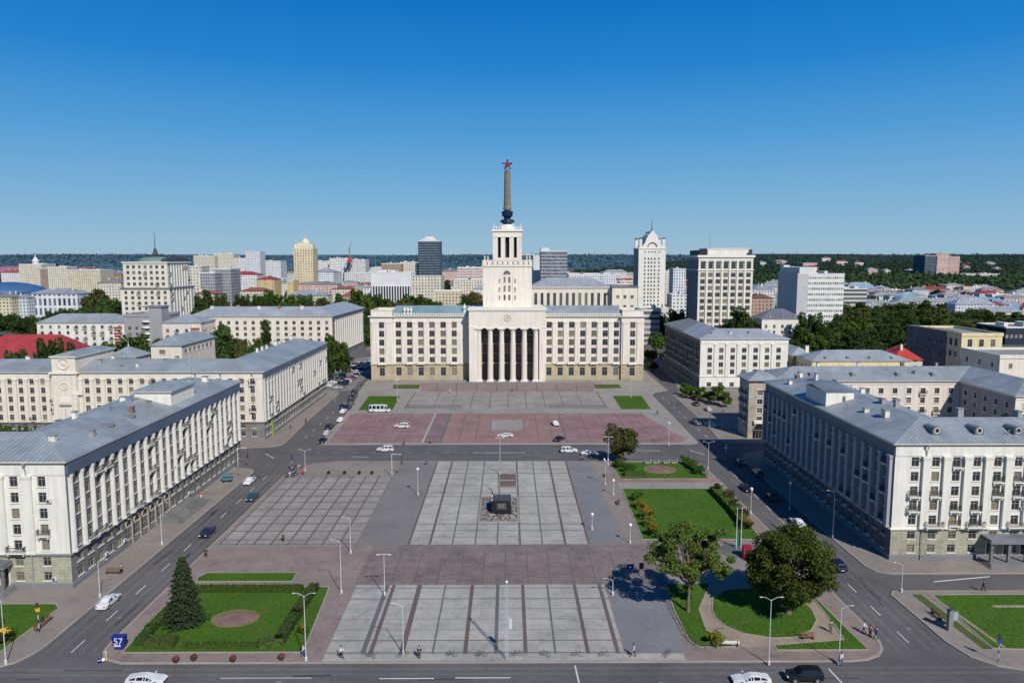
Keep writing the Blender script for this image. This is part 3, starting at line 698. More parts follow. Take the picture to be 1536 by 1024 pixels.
# ---- E: right, beyond D
E_ = Bld('hipped_roof_block', 'whitish hipped roof block with shaded long side, right of the spired building', 'building', (81, 306))
sty = dict(wall=plaster_w, base=5.5, rows=[(1.2, 1.9)]+[(6.6+3.05*i, 2.0) for i in range(4)], pitch=5.0, first=4.0, ww=1.9, pil=True, pw=1.2, pd=.35, fr=2.2, balc=.35, stone=plaster_w, pm=plaster_w)
path_bld(E_, [(37, 9.5), (9.5, 9.5), (9.5, 70)], 9.5, 21.6, 3.4, {3: dict(wall=stone_g, stone=stone_g, pm=stone_g)}, sty, roof=roofl, base=5.5)  # west side's shade put in by the dark grey stone colour
path_roof(E_.P('roof'), [(0.5+9, 30), (9.5, 69)], 9.3, 22.0, 3.5, roofd, .7)
for x, y in ((6, 4), (14, 5), (22, 4.5), (31, 6), (8, 40), (11, 52)): chimney(E_, x, y, 23.3, .9, .9, 1.0)
E_.done()
# ---- F: far left long block
F_ = Bld('long_ivory_block', 'long ivory block with wavy grey roof behind trees, left of the spired building', 'building', (-92, 384))
sty = dict(wall=plaster, base=4.5, rows=[(1.2, 1.8)]+[(5.2+3.1*i, 1.8) for i in range(6)], pitch=4.2, first=3.0, ww=1.7, fr=1.3, stone=plaster, frame=wframe)
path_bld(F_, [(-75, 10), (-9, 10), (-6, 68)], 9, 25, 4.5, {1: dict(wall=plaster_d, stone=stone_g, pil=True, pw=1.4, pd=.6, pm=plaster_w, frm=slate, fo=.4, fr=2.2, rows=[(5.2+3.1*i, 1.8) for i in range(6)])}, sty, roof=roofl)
for x in (-66, -52, -41, -30, -18): chimney(F_, x, 8, 29, 1.2, 1.0, 1.0)
F_.done()
# ---- the spired building
Z = Bld('spired_palace', 'monumental ivory building with portico, stepped tower and star topped spire', 'building', (-.3, 330))
rows = [(8.2+3.95*i, 2.75) for i in range(5)]; rows[0] = (8.3, 2.5)
sty = dict(wall=plaster_m, base=7.4, stone=stone_m, rows=[(2.2, 3.8)]+rows, ww=2.35, pil=True, pw=2.0, pd=.55, fr=2.6, wk='std', pm=plaster_m, frame=wframe, depth=.35, glass=glass)
ZH = 29.3
def wing(sx):
    xs = sorted([sx*17.0, sx*51.5]); L = xs[1]-xs[0]
    if sx < 0: cols = [2.2+i*5.07 for i in range(6)]+[]
    else: cols = [L-2.2-i*5.07 for i in range(6)][::-1]; cols = [1.9+i*5.07 for i in range(7)]
    if sx < 0: cols = [2.2+i*5.05 for i in range(6)]
    T, c = facade(Z, (xs[0], 0), (xs[1], 0), ZH, dict(sty, cols=cols))
    for x in c[1:]:
        if R.random() < .7: Z.inst('balcony', balc_mesh(3.2, 1.1, True), T @ Matrix.Translation((x, 0, 7.7)), 6)
    facade(Z, (xs[1], 17), (xs[0], 17), ZH, dict(sty, pil=False))
    p = [(xs[0], 0), (xs[1], 0), (xs[1], 17), (xs[0], 17)]
    prof = [(0, ZH-.9), (.35, ZH-.6), (.35, ZH-.4), (.95, ZH-.15), (.95, ZH+.15), (0, ZH+.2)]
    for k in range(len(prof)-1):
        (o0, z0_), (o1, z1_) = prof[k], prof[k+1]
        Z.P('cornice').face([(xs[0], -o0, z0_), (xs[1], -o0, z0_), (xs[1], -o1, z1_), (xs[0], -o1, z1_)], trim)
    for i in range(int(L/1.1)): x = xs[0]+.5+i*1.1; Z.P('balustrade').box(x, x+.45, -.75, -.45, ZH+.2, ZH+1.0, trim)
    Z.P('balustrade').box(xs[0], xs[1], -.85, -.35, ZH+1.0, ZH+1.25, trim)
    rm = rooft if sx < 0 else roofm
    sl_ = math.hypot(9, 3.6)
    Z.P('roof').face([(xs[0], .3, ZH+.3), (xs[1], .3, ZH+.3), (xs[1], 8.5, ZH+4.3), (xs[0], 8.5, ZH+4.3)], rm, [(xs[0], 0), (xs[1], 0), (xs[1], sl_), (xs[0], sl_)])
    Z.P('roof').face([(xs[1], 17, ZH), (xs[0], 17, ZH), (xs[0], 8.5, ZH+4.3), (xs[1], 8.5, ZH+4.3)], rm, [(xs[1], 0), (xs[0], 0), (xs[0], sl_), (xs[1], sl_)])
    ring(Z.P('ledge'), p, [(0, 7.2), (.3, 7.3), (.3, 7.6), (0, 7.75)], stone_m)
    # end pavilion
    q = sorted([sx*51.5, sx*61.6]); pp = [(q[0], -1.4), (q[1], -1.4), (q[1], 18), (q[0], 18)]
    for i in range(4):
        d_ = dict(sty, pil=False)
        if i == 0: d_['cols'] = [5.0]
        elif i in (1, 3): d_['first'] = 3
        facade(Z, pp[i], pp[(i+1) % 4], ZH, d_)
    for x in (q[0]+1.9, q[0]+8.2): Z.inst('pilaster', pil_mesh(2.6, .4, ZH-2.6-7.7, plaster_m), Matrix.Translation((x, -1.4, 7.65)), 9)
    Z.inst('balcony', balc_mesh(3.6, 1.2, True), Matrix.Translation((q[0]+5, -1.4, 7.7)), 6)
    ring(Z.P('cornice'), pp, prof, trim)
    ring(Z.P('ledge'), pp, [(0, 7.2), (.3, 7.3), (.3, 7.6), (0, 7.75)], stone_m)
    at_ = offs(pp, -.3); ring(Z.P('parapet'), at_, [(0, ZH+.1), (0, ZH+2.4), (.15, ZH+2.5), (.15, ZH+2.8), (-.5, ZH+2.8), (-.5, ZH+1.6)], plaster_m)
    Z.P('roof').face([(*a, ZH+1.6) for a in offs(at_, -.5)], roofb)
    return xs
wing(-1); wing(1)
# little roof sculptures
def urn(B, x, y, z, s=1.0):
    m = MB(); m.box(-.35*s, .35*s, -.35*s, .35*s, 0, .7*s, trim); m.lathe([(.15*s, .7*s), (.4*s, 1.1*s), (.5*s, 1.6*s), (.25*s, 2.0*s), (.3*s, 2.15*s), (.05*s, 2.6*s)], trim, 8)
    B.inst('finial', m.mesh('finial'), Matrix.Translation((x, y, z)), 3)
for x in (-46.5, -45, -43.6): urn(Z, x, 1.5, ZH+.8, 1.3)
urn(Z, -19.5, 3, ZH+1.5, 1.5)
# portico
PX = 17.0; py0 = -6.5; PH = 33.0
m = Z.P('portico')
m.box(-PX, PX, py0, 9, 25.0, 32.4, plaster_m); m.box(-PX-.5, PX+.5, py0-.5, 9, 32.4, 33.1, trim); m.box(-PX-.2, PX+.2, py0-.2, 9, 31.9, 32.4, trim)
m.box(-PX-.15, PX+.15, py0-.15, -1, 24.5, 25.0, trim)
m.box(-PX, -14.2, py0+.0, 0, 0, 24.5, plaster_m); m.box(14.2, PX, py0+.0, 0, 0, 24.5, plaster_m)
m.box(-14.2, 14.2, 0, .3, 0, 24.5, M_plain('portico_recess', (.22, .15, .13), .8, .25, .2, 1))
m.box(-14.2, 14.2, py0-.2, 0, 0, .45, plinth_m)
for i in range(3): m.box(-19-.6*i, 19+.6*i, py0-2.2-.6*i, py0-.3, 0.0, .45-.13*i-.01, plinth_m)
for i in range(5):
    x = -10.15+i*5.07
    for z in (1.0, 8.4, 12.6, 16.8, 20.9):
        fm, pm = win_mesh(2.2, 6.2 if z == 1.0 else 2.9, wframe, 'std', glass); Z.inst('window', fm, Matrix.Translation((x, -.26, z)), 6, (('pane', pm),))
    Z.inst('balcony', balc_mesh(2.9, .9), Matrix.Translation((x, -.02, 8.2)), 3)
def column(h, r):
    c = MB(); n = 20; fl = []
    c.box(-r*1.35, r*1.35, -r*1.35, r*1.35, 0, .5, plaster_m)
    c.lathe([(r*1.25, .5), (r*1.25, .8), (r*1.05, .9), (r*1.0, h*.35), (r*.86, h-2.2), (r*.95, h-2.1), (r*.86, h-1.9), (r*.95, h-1.5), (r*1.25, h-.7), (r*1.3, h-.5)], plaster_m, n)
    c.box(-r*1.4, r*1.4, -r*1.4, r*1.4, h-.5, h, plaster_m); return c.mesh('column', False)
cm = column(24.05, 1.22)
for i in range(6): Z.inst('column', cm, Matrix.Translation((-12.7+i*5.07, py0+1.4, .45)), 20)
m.box(-14.2, -13.4, py0+.3, py0+2.4, .45, 24.5, plaster_m)
emblem(Z, 0, py0, 29.0, 1.35, M_plain('emblem_stone', (.5, .46, .38), .8, .1))
# tower
def shaft(name, x0, x1, y0, y1, z0, z1, mat):
    k = Z.P(name); k.box(x0, x1, y0, y1, z0, z1, mat)
Z.P('tower_roof_deck').box(-PX, PX, 9.01, 30, 0.1, 32.6, plaster_m)
TY0, TY1 = 8, 30
mt = dict(wall=plaster_m, stone=plaster_m, base=0, fr=0)
tw = [(-11.2, TY0), (11.2, TY0), (11.2, TY1), (-11.2, TY1)]
T, _ = facade(Z, tw[0], tw[1], 52.0, dict(mt, rows=[(36.0, 2.5), (40.0, 2.7), (44.0, 2.7)], cols=[9.9, 12.1], ww=1.0, frame=wframe), z0=32.5)
for i in (1, 2, 3): facade(Z, tw[i], tw[(i+1) % 4], 52.0, dict(mt, rows=[(36.0, 2.5), (40.0, 2.7), (44.0, 2.7)], cols=[10, 12.2], ww=1.0), z0=32.5)
for z in (36.5, 40.3, 44.3):
    for x in (7.6, 14.8):
        fm, pm = win_mesh(.55, 1.6, wframe, 'std', glass); Z.inst('window', fm, T @ Matrix.Translation((x, -.3, z)), 2, (('pane', pm),))
m = MB(); n = 12; r = 1.6
vs = [(r*math.cos(PI*i/n), -.05, r*1.15*math.sin(PI*i/n)) for i in range(n+1)]
m.idx(vs, [tuple(range(n+1))], glassd)
for i in range(n): m.tube(vs[i], vs[i+1], .14, .14, wframe, 6)
for a in (.25, .5, .75): m.tube((0, -.1, 0), (r*math.cos(PI*a), -.1, r*1.15*math.sin(PI*a)), .07, .07, trim, 5)
m.tube(vs[0], vs[-1], .12, .12, trim, 6)
Z.inst('arched_window', m.mesh('arched_window'), T @ Matrix.Translation((11, -.02, 47.7)), 9)
Z.P('surround').box(-2.7, -2.45, TY0-.2, TY0-.01, 34.5, 47.5, trim); Z.P('surround').box(2.45, 2.7, TY0-.2, TY0-.01, 34.5, 47.5, trim)
ring(Z.P('cornice'), tw, [(0, 51.0), (.3, 51.3), (.5, 51.6), (.5, 51.9), (0, 52)], trim)
ring(Z.P('parapet'), tw, [(.2, 52), (.2, 54.0), (.35, 54.1), (.35, 54.4), (-.4, 54.4), (-.4, 52)], plaster_m)
Z.P('tower_roof_deck').face([(-11, TY0+.2, 52.2), (11, TY0+.2, 52.2), (11, TY1-.2, 52.2), (-11, TY1-.2, 52.2)], roofb)
for i in range(19): x = -10.6+i*1.18; Z.P('balustrade').box(x, x+.5, TY0-.32, TY0-.2, 52.3, 53.6, plinth_m if i % 2 else trim)
for x in (-10.3, -8.9, 10.3, 8.9): urn(Z, x, TY0+.6, 54.3, .8)
x2 = 6.7; ty = TY0+3.6; ty1 = ty+14
k = Z.P('belvedere')
k.box(-x2, x2, ty, ty1, 52.2, 55.5, plaster_m); k.box(-x2, x2, ty, ty1, 65.2, 67.5, plaster_m)
k.box(-x2-.25, x2+.25, ty-.25, ty1+.25, 64.9, 65.2, trim); k.box(-x2-.5, x2+.5, ty-.5, ty1+.5, 67.5, 68.3, trim)
op = [(-4.4, -3.0), (-.95, .95), (3.0, 4.4)]
ed = [-x2]+[v_ for o_ in op for v_ in o_]+[x2]
for i in range(0, 8, 2):
    k.box(ed[i], ed[i+1], ty, ty+1.2, 55.5, 65.2-.3, plaster_m); k.box(ed[i], ed[i+1], ty1-1.2, ty1, 55.5, 64.9, plaster_m)
k.box(-x2, -x2+1.2, ty+1.2, ty1-1.2, 55.5, 64.9, plaster_m); k.box(x2-1.2, x2, ty+1.2, ty1-1.2, 55.5, 64.9, plaster_m)
k.box(-x2+1.3, x2-1.3, ty+2.2, ty+2.4, 55.5, 64.8, M_plain('dark_backing', (.035, .035, .04), .8, .2))  # plain dark sheet behind the belvedere openings
for i in range(10): x = -6.6+i*1.37; k.box(x, x+.45, ty-.35, ty+.05, 68.3, 69.5, trim); k.box(x, x+.45, ty1-.05, ty1+.35, 68.3, 69.5, trim)
k.box(-6.7, 6.7, ty-.3, ty-.0, 69.5, 69.7, trim)
for sx in (-1, 1): k.box(sx*6.7-.15, sx*6.7+.15, ty, ty1, 68.3, 69.6, trim)
for x in (-6.2, -2.8, 2.8, 6.2): urn(Z, x, ty+.2, 69.3, .7)
yc = (ty+ty1)/2
s_ = MB(); navy = M_plain('navy_metal', (.012, .02, .06), .35, .2); spm = M_plain('bronze_spire_cladding', (.21, .165, .115), .45, .2, .3, 1.0)
s_.lathe([(4.2, 68.3), (3.6, 70.2), (3.0, 70.6), (1.9, 71.2)], trim, 8, (0, yc, 0))
s_.lathe([(1.7, 71.2), (3.4, 72.0), (3.2, 73.0), (1.6, 73.4), (1.6, 74.3), (2.5, 74.8), (2.7, 77.0), (1.5, 77.3), (1.4, 77.7)], navy, 12, (0, yc, 0))
s_.lathe([(1.9, 77.7), (1.95, 78.8), (1.7, 79.2), (1.55, 84), (1.35, 95.4)], spm, 8, (0, yc, 0))
s_.lathe([(1.3, 95.4), (1.35, 95.7), (.4, 96.2), (.35, 96.6)], spm, 8, (0, yc, 0))
Z.inst('spire', s_.mesh('spire'), Matrix.Identity(4), 50)
st_ = MB(); red = M_plain('ruby_star_glass', (.36, .035, .035), .25, .2); pts = []
for i in range(10):
    a = PI/2+PI*i/5; q = 2.1 if i % 2 == 0 else .92; pts.append((q*math.cos(a), q*math.sin(a)))
st_.idx([(p[0], 0, p[1]) for p in pts]+[(0, -.55, 0), (0, .55, 0)], [(10, (i+1) % 10, i) for i in range(10)]+[(11, i, (i+1) % 10) for i in range(10)], red)
for i in range(10): a, b = pts[i], pts[(i+1) % 10]; st_.tube((a[0], 0, a[1]), (b[0], 0, b[1]), .17, .17, navy, 5)
for i in range(0, 10, 2): a = pts[i]; st_.ball((a[0], 0, a[1]), .42, navy, 6, 4)
Z.inst('star', st_.mesh('star'), Matrix.Translation((0, yc, 98.4)), 9)
for x in (-19.6, 19.6, -13.0, -8, -3, 3, 8):  # lanterns on the portico pillars
    pass
# rear wings
rb = dict(wall=plaster, base=0, stone=plaster, rows=[(8, 2), (12, 2), (16, 2), (20.5, 2.2), (24.2, 2.2), (29, 8.6)], ww=1.5, cols=None, first=3, pitch=3.2, fr=0, frame=wframe)
zz = Z
p = [(11.5, 46), (53, 46), (53, 64), (11.5, 64)]
for i in range(4): facade(zz, p[i], p[(i+1) % 4], 40.5, rb)
ring(zz.P('cornice'), p, [(0, 39.8), (.6, 40.2), (.6, 40.6), (0, 40.7)], trim); path_roof(zz.P('roof'), [(11.5, 55), (53, 55)], 9, 40.6, 4.6, roofl, .6)
p = [(53.2, 42), (66, 42), (66, 66), (53.2, 66)]
for i in range(4): facade(zz, p[i], p[(i+1) % 4], 41.0, dict(rb, rows=[(20, 1.6), (25, 1.6), (30, 1.6), (35, 1.6)], first=2.8, pitch=3.6, wall=plaster))
ring(zz.P('cornice'), p, [(0, 40.4), (.5, 40.7), (.5, 41.2), (-.3, 41.2), (-.3, 40.6)], plinth_m)
zz.P('roof').face([(*a, 40.7) for a in p], roofb)
Z.done()
# ------------------------------------------------------------------ ground, roads, pavements, paving
asph = M_plain('asphalt', (.112, .106, .108), .9, .20, .07, 1.1, bump=.2)
pave = M_brick('pavement_slabs', (.26, .225, .20), (.235, .205, .185), (.17, .15, .135), .8, .4, var=.10, mortar=.012, offs=.5)
pavebrown = M_brick('brown_grey_paving', (.26, .205, .185), (.235, .185, .17), (.16, .13, .12), .6, .3, var=.14, mortar=.012)
pavel = M_brick('light_pavement', (.30, .28, .25), (.27, .25, .23), (.2, .18, .17), 1.0, .5, var=.10, mortar=.012)
brickp = M_brick('mauve_brick_paving', (.225, .175, .165), (.185, .148, .142), (.10, .085, .085), 1.2, .6, var=.20, mortar=.02)
slab = M_brick('pale_concrete_slabs', (.385, .372, .345), (.335, .325, .302), (.265, .258, .24), 2.175, 1.1, var=.13, mortar=.012, offs=0)
slabw = M_brick('warm_concrete_slabs', (.30, .275, .255), (.265, .245, .23), (.2, .18, .17), 3.3, 4.5, var=.14, mortar=.02, offs=0)
strip = M_plain('brown_strip_paving', (.135, .102, .096), .9, .14)
stripg = M_plain('grey_strip_paving', (.125, .125, .135), .9, .14)
bluea = M_plain('blue_grey_asphalt', (.19, .195, .205), .9, .14, .1, .9)
greya = M_plain('warm_grey_asphalt', (.20, .185, .182), .9, .14, .1, .9)
redp = M_brick('dusty_purple_paving', (.27, .165, .165), (.235, .145, .148), (.19, .13, .13), 1.6, .8, var=.2, mortar=.02)
redo = M_brick('terracotta_paving', (.30, .18, .16), (.265, .165, .15), (.2, .14, .13), 2.4, 1.2, var=.14, mortar=.02)
kerbm = M_plain('kerb_stone', (.34, .30, .265), .85, .12)
grass = M_grass('mown_grass', (.048, .115, .013), (.068, .135, .018), (.11, .125, .035))
grass2 = M_plain('olive_grass', (.075, .095, .025), .95, .25, .2, 3.0)
soil = M_plain('bed_soil', (.20, .13, .11), .95, .25, .5, 3.0)
cityg = M_plain('city_ground', (.085, .10, .07), .95, .35, .02, .2)
paint = M_plain('worn_road_paint', (.62, .62, .60), .7, .12)
def arc_pts(c, r, a0, a1, n=6): return [(c[0]+r*math.cos(rad(a0+(a1-a0)*i/n)), c[1]+r*math.sin(rad(a0+(a1-a0)*i/n))) for i in range(n+1)]
def rrect(x0, x1, y0, y1, r=(4, 4, 4, 4)):
    """CCW, corner radii SW SE NE NW"""
    P = []
    for (cx, cy, a, q) in ((x0+r[0], y0+r[0], 180, r[0]), (x1-r[1], y0+r[1], 270, r[1]), (x1-r[2], y1-r[2], 0, r[2]), (x0+r[3], y1-r[3], 90, r[3])):
        P += arc_pts((cx, cy), q, a, a+90, 6) if q > .05 else [(cx, cy)]
    return P
def island(name, poly, mat, h=.14):
    k = MB(); inner = offs(poly, -.28); n = len(poly)
    for i in range(n):
        j = (i+1) % n; a, b = poly[i], poly[j]; c, d = inner[i], inner[j]
        k.face([(*a, 0), (*b, 0), (*b, h), (*a, h)], kerbm); k.face([(*a, h), (*b, h), (*d, h), (*c, h)], kerbm)
    k.face([(*p, h) for p in inner], mat)
    return struct(name, k)
def sheet(name, poly, z, mat, kind='structure'):
    k = MB(); k.face([(*p, z) for p in poly], mat); return struct(name, k, kind=kind)
def rect(x0, x1, y0, y1): return [(x0, y0), (x1, y0), (x1, y1), (x0, y1)]
g_ = MB()
g_.face([(-9000, -300, -.3), (9000, -300, -.3), (9000, 12000, -.3), (-9000, 12000, -.3)], cityg); struct('ground', g_)
# asphalt as one road sheet with finer grain
rd = MB(); rd.face([(-230, 30, 0), (230, 30, 0), (230, 560, 0), (-230, 560, 0)], asph); struct('road', rd)
Z1 = .14; Z2 = Z1+.004; Z3 = Z1+.008; Z4 = Z1+.012
# left front corner block
island('pavement', [(-260, 93.6), (-71.5, 93.6)]+[(-69.0, 94.0), (-67.4, 95.2), (-66.5, 97)]+[(-66, 186)]+arc_pts((-71, 190), 5, 0, 90)[0:]+[(-71, 197), (-260, 197)][0:] if False else
       [(-260, 93.4), (-72, 93.4), (-69.2, 94.0), (-67.5, 95.2), (-66.4, 97.6), (-66, 100), (-66, 181)]+arc_pts((-70, 185), 4, 0, 90)+[(-75, 191), (-76, 199), (-260, 199)], pave)
island('pavement', [(-260, 210.5), (-74, 210.5), (-69.5, 211.2), (-67.3, 213.5), (-67, 217), (-68.5, 250), (-69.2, 297), (-72, 303), (-260, 303)], pave)
island('pavement', [(-260, 93.4-26), (-20, 93.4-26-.5), (-20, 60), (-260, 60)][::-1] if False else rect(-260, 260, 30, 66), pave)
# central square
cen = [(-53, 94.9), (47, 94.9), (49.6, 95.3), (51.8, 96.4), (53.2, 98.2), (53.9, 100.5), (54.1, 104), (53.2, 150), (52.4, 188)]+arc_pts((48.4, 191.2), 4, 0, 90, 5)+[(-46, 195.6), (-52, 193.6), (-55.5, 189.5), (-57.2, 183), (-57.4, 101), (-57.1, 98), (-55.8, 96)]
island('square_pavement', cen, pavebrown)
# upper square, widening round the palace
up = [(-55.5, 213.8), (54.5, 213.8), (57, 215), (57.2, 217.5), (57.8, 250), (58.4, 293), (61, 299), (67, 303), (67, 352), (71, 420), (-66, 420), (-64, 330), (-62, 300), (-60.3, 291), (-57.2, 250), (-56.8, 216), (-56.4, 214.4)]
island('upper_square_pavement', up, pavel)
island('pavement', [(64.2, 126), (65, 124), (67, 123), (260, 123), (260, 205.5), (72, 205.5), (66.5, 202), (64.4, 196), (64, 150)], pave)
island('pavement', [(66.5, 93.6), (69.5, 92.6), (260, 92.6), (260, 116.4), (64, 116.4), (63.0, 115), (63.2, 100), (64.2, 96)], pave)
island('pavement', [(64.5, 216.5), (66, 215.2), (68, 214.8), (260, 214.8), (260, 420), (80, 420), (76, 330), (71, 300), (66.8, 292), (66.0, 240)], pave)
# slab field in the front
def grid_field(name, x0, x1, y0, y1, xs, ys, base, z=Z2):
    sheet(name, rect(x0, x1, y0, y1), z, base)
    k = MB()
    for i, (x, w_, mt) in enumerate(xs): k.face([(x-w_/2, y0+.02, z+.006), (x+w_/2, y0+.02, z+.006), (x+w_/2, y1-.02, z+.006), (x-w_/2, y1-.02, z+.006)], mt)
    for y, w_, mt in ys: k.face([(x0, y-w_/2, z+.011), (x1, y-w_/2, z+.011), (x1, y+w_/2, z+.011), (x0, y+w_/2, z+.011)], mt)
    struct('paving_bands', k)
sheet('brick_paving', rect(-26, 26.5, 119, 136.6), Z2, brickp)
k = MB()
for i in range(14):
    x = -24+i*3.9; k.face([(x, 119.1, Z3), (x+.22, 119.1, Z3), (x+.22, 133, Z3), (x, 133, Z3)], stripg)
for y in (126, 133): k.face([(-25.8, y, Z4), (26.3, y, Z4), (26.3, y+.12, Z4), (-25.8, y+.12, Z4)], stripg)
struct('paving_bands', k)
grid_field('slab_paving', -25.6, 16.3, 97.1, 119,
    [(-20.4, .7, stripg), (-19.3, .6, strip), (-14.95, .8, strip), (-10.6, .25, stripg), (-6.05, .6, strip), (-1.75, .55, stripg), (2.45, .55, strip), (6.6, .3, stripg), (11.2, .55, strip), (15.4, .6, strip)],
    [(117.7, .22, stripg), (113.8, .22, strip), (110.4, .09, stripg), (107.1, .09, stripg), (103.8, .09, stripg), (100.7, .22, strip), (97.4, .25, stripg)], slab)
sheet('kerbside_paving', rect(-25.6, 24.5, 95.3, 97.05), Z2, slab)
sheet('asphalt_panel', [(16.5, 97.2), (24.8, 97.2), (26.2, 113), (24.6, 119), (16.5, 119)], Z2, bluea)
grid_field('slab_paving', -19.6, 16.0, 136.7, 195.2,
    [(-19.3, .5, strip), (-15.2, .5, strip), (-10.8, .28, stripg), (-6.4, .28, stripg), (-2.1, .3, stripg), (2.3, .45, stripg), (6.65, .28, stripg), (11.1, .5, strip), (15.7, .5, strip)],
    [(187.9, .3, stripg), (183.9, .3, stripg), (168, .3, stripg), (165.4, .3, stripg), (160, .12, stripg), (154, .12, stripg), (174, .12, stripg), (179, .12, stripg), (140.5, .12, stripg), (191, .12, stripg), (147.6, .3, stripg), (143.9, .3, stripg)], slab)
sheet('asphalt_path', rect(-29.2, -19.7, 136.7, 195.2), Z2, greya)
sheet('asphalt_panel', rect(16.1, 22.3, 136.8, 195.2), Z2, bluea)
sheet('paving_panel', rect(22.4, 26.6, 136.8, 195.2), Z2, pave)
grid_field('tile_paving', -56.2, -29.3, 136.2, 182,
    [(-55.9+3.32*i, .42, stripg) for i in range(9)], [(137.0, .3, strip), (139.2, .35, stripg), (143.8, .4, strip), (148, .4, strip), (152.5, .4, strip), (157, .4, strip), (161.5, .4, strip), (165.8, .4, strip), (171, .4, strip), (176.3, .4, strip), (181.0, .3, strip)], slabw)
k = MB(); k.box(-29.5, -29.2, 136.7, 182, Z1, Z1+.16, plinth_m); k.box(-56.3, -29.55, 135.9, 136.2, Z1, Z1+.16, plinth_m); struct('kerb_edging', k)
sheet('paving_panel', [(-53, 182.3), (-30, 182.3), (-30, 195), (-46, 195), (-51, 192.5)], Z2, pave)
# upper square: purple, terracotta and centre panel
sheet('purple_paving', [(-54, 215.5), (-26, 215.5), (-26, 257.5), (-56, 257.5)], Z2, redp)
sheet('purple_paving', [(-25.6, 215.5), (-20.5, 215.5), (-20.5, 257.5), (-25.6, 257.5)], Z2, M_brick('dull_mauve_paving', (.22, .15, .155), (.19, .13, .14), (.15, .1, .11), 1.6, .8, var=.2))
sheet('terracotta_paving', rect(-20.2, 17.6, 215.5, 257.5), Z2, redo)
sheet('purple_paving', [(18, 215.5), (50, 215.5)]+arc_pts((50, 220), 4.5, -90, 20)+[(50.5, 240), (47.5, 257.5), (18, 257.5)], Z2, redp)
k = MB()
def bar(x0, y0, x1, y1, w_, mt, z=Z3):
    d = Vector((x1-x0, y1-y0)).normalized(); n_ = Vector((-d.y, d.x))*w_/2
    k.face([(x0+n_.x, y0+n_.y, z), (x0-n_.x, y0-n_.y, z), (x1-n_.x, y1-n_.y, z), (x1+n_.x, y1+n_.y, z)], mt)
for x in (-15, -10, 9.4, 13.6): bar(x, 215.6, x, 257.4, .25, stripg)
for x in (-48, -41, -34, -26, 25, 31.5, 38, 44): bar(x, 215.6, x+(0 if x < 0 else .3), 257.4, .22, strip)
for y in (228, 243): bar(-54.5, y, -20.3, y, .25, slab, Z4)
for y in (224, 231.5, 246): bar(-20.2, y, 17.6, y, .25, stripg, Z4)
bar(-25.8, 215.6, -25.8, 257.4, .7, slab, Z4); bar(-20.4, 215.6, -20.4, 257.4, .6, stripg, Z4); bar(17.8, 215.6, 17.8, 257.4, .5, stripg, Z4)
struct('paving_bands', k)
sheet('centre_panel', rect(-5.6, 5.0, 231, 247), Z4+.004, slabw)
k = MB(); 
for (a, b, c, d) in ((-5.9, -5.6, 230.7, 247.3), (5.0, 5.3, 230.7, 247.3), (-5.6, 5.0, 230.7, 231), (-5.6, 5.0, 247, 247.3)): k.face([(x, y, Z4+.006) for x, y in rect(a, b, c, d)], stripg)
struct('paving_bands', k)
grid_field('grey_terrace', -38.5, 37, 266, 300, [(-38.2, .5, strip)]+[(-28+7*i, .3, strip) for i in range(9)]+[(36.7, .5, strip)], [(273, .4, strip), (290, .4, strip)], slabw)
sheet('brown_panel', rect(-38, -17.2, 266.3, 272.6), Z4+.006, greya); sheet('brown_panel', rect(15.2, 36.4, 266.3, 272.6), Z4+.006, greya)
sheet('forecourt_paving', [(-36, 300), (35, 300), (39, 322.5), (-39, 322.5)], Z2, pavebrown)
k = MB()
for i in range(8): x = -30+i*8.4; bar(x, 300.2, x*1.05, 322.3, .35, strip)
for y in (306, 314): bar(-36, y, 36, y, .3, strip, Z4)
struct('paving_bands', k)
# terrace steps along the palace
k = MB(); 
for i in range(3): k.box(-61, 61, 325.8+.8*i, 327.4+.01*i, Z1+.18*i, Z1+.18*(i+1), pavel)
struct('terrace_steps', k)
# road markings
k = MB()
def dash(x, y0, y1, w_=.15): bar(x, y0, x, y1, w_, paint, .006)
for y in range(98, 184, 9): dash(-61.5, y, y+3.4)
for y in range(222, 300, 9): dash(-62.8, y, y+3.4, .13)
for y in range(100, 196, 8): dash(57.8+.02*(y-100)/10, y, y+3.2)
for y in range(222, 292, 9): dash(61.8, y, y+3.2)
bar(-17, 91.3, -9.8, 91.3, .22, paint, .006); bar(-7, 91.4, .3, 91.4, .22, paint, .006)
bar(9.3, 88.4, 9.1, 94.3, .22, paint, .006); bar(43.8, 87.5, 43.3, 93.3, .22, paint, .006); bar(-26, 91.5, -38, 91.5, .15, paint, .006)
bar(-10, 204.6, 5, 204.6, .35, paint, .006); bar(20, 204.5, 30, 204.5, .3, paint, .006); bar(-44, 200.6, -39, 200.2, .25, paint, .006)
bar(33, 207, 44, 206.6, .3, paint, .006); bar(52.5, 207, 55.5, 202, .3, paint, .006); bar(-69, 204, -65, 199, .25, paint, .006); bar(-34, 195.9, -22, 195.9, .3, paint, .006)
bar(84, 122, 73, 120, .3, paint, .006); bar(70, 238, 74, 226, .3, paint, .006)
for i in range(24): bar(-60+i*5.2, 204.6, -58.5+i*5.2, 204.6, .12, paint, .006)
struct('road_markings', k)
k = MB()
tar = M_plain('tar_patch', (.055, .053, .058), .9, .1)
for i in range(26):
    x = R.uniform(-66, 63); y = R.choice([R.uniform(84, 94), R.uniform(197, 212)]); l = R.uniform(2, 9)
    bar(x, y, x+l, y+R.uniform(-.3, .3), R.uniform(.15, .5), tar, .005)
for sx in (-63.8, -59.4, 55.6, 60.3):
    for i in range(5): y = R.uniform(97, 180); bar(sx+R.uniform(-.6, .6), y, sx+R.uniform(-.6, .6), y+R.uniform(3, 12), R.uniform(.12, .5), tar, .005)
struct('road_repairs', k)
k = MB(); tk_ = M_plain('polished_wheel_path', (.135, .128, .13), .85, .2, .07, 1.1)
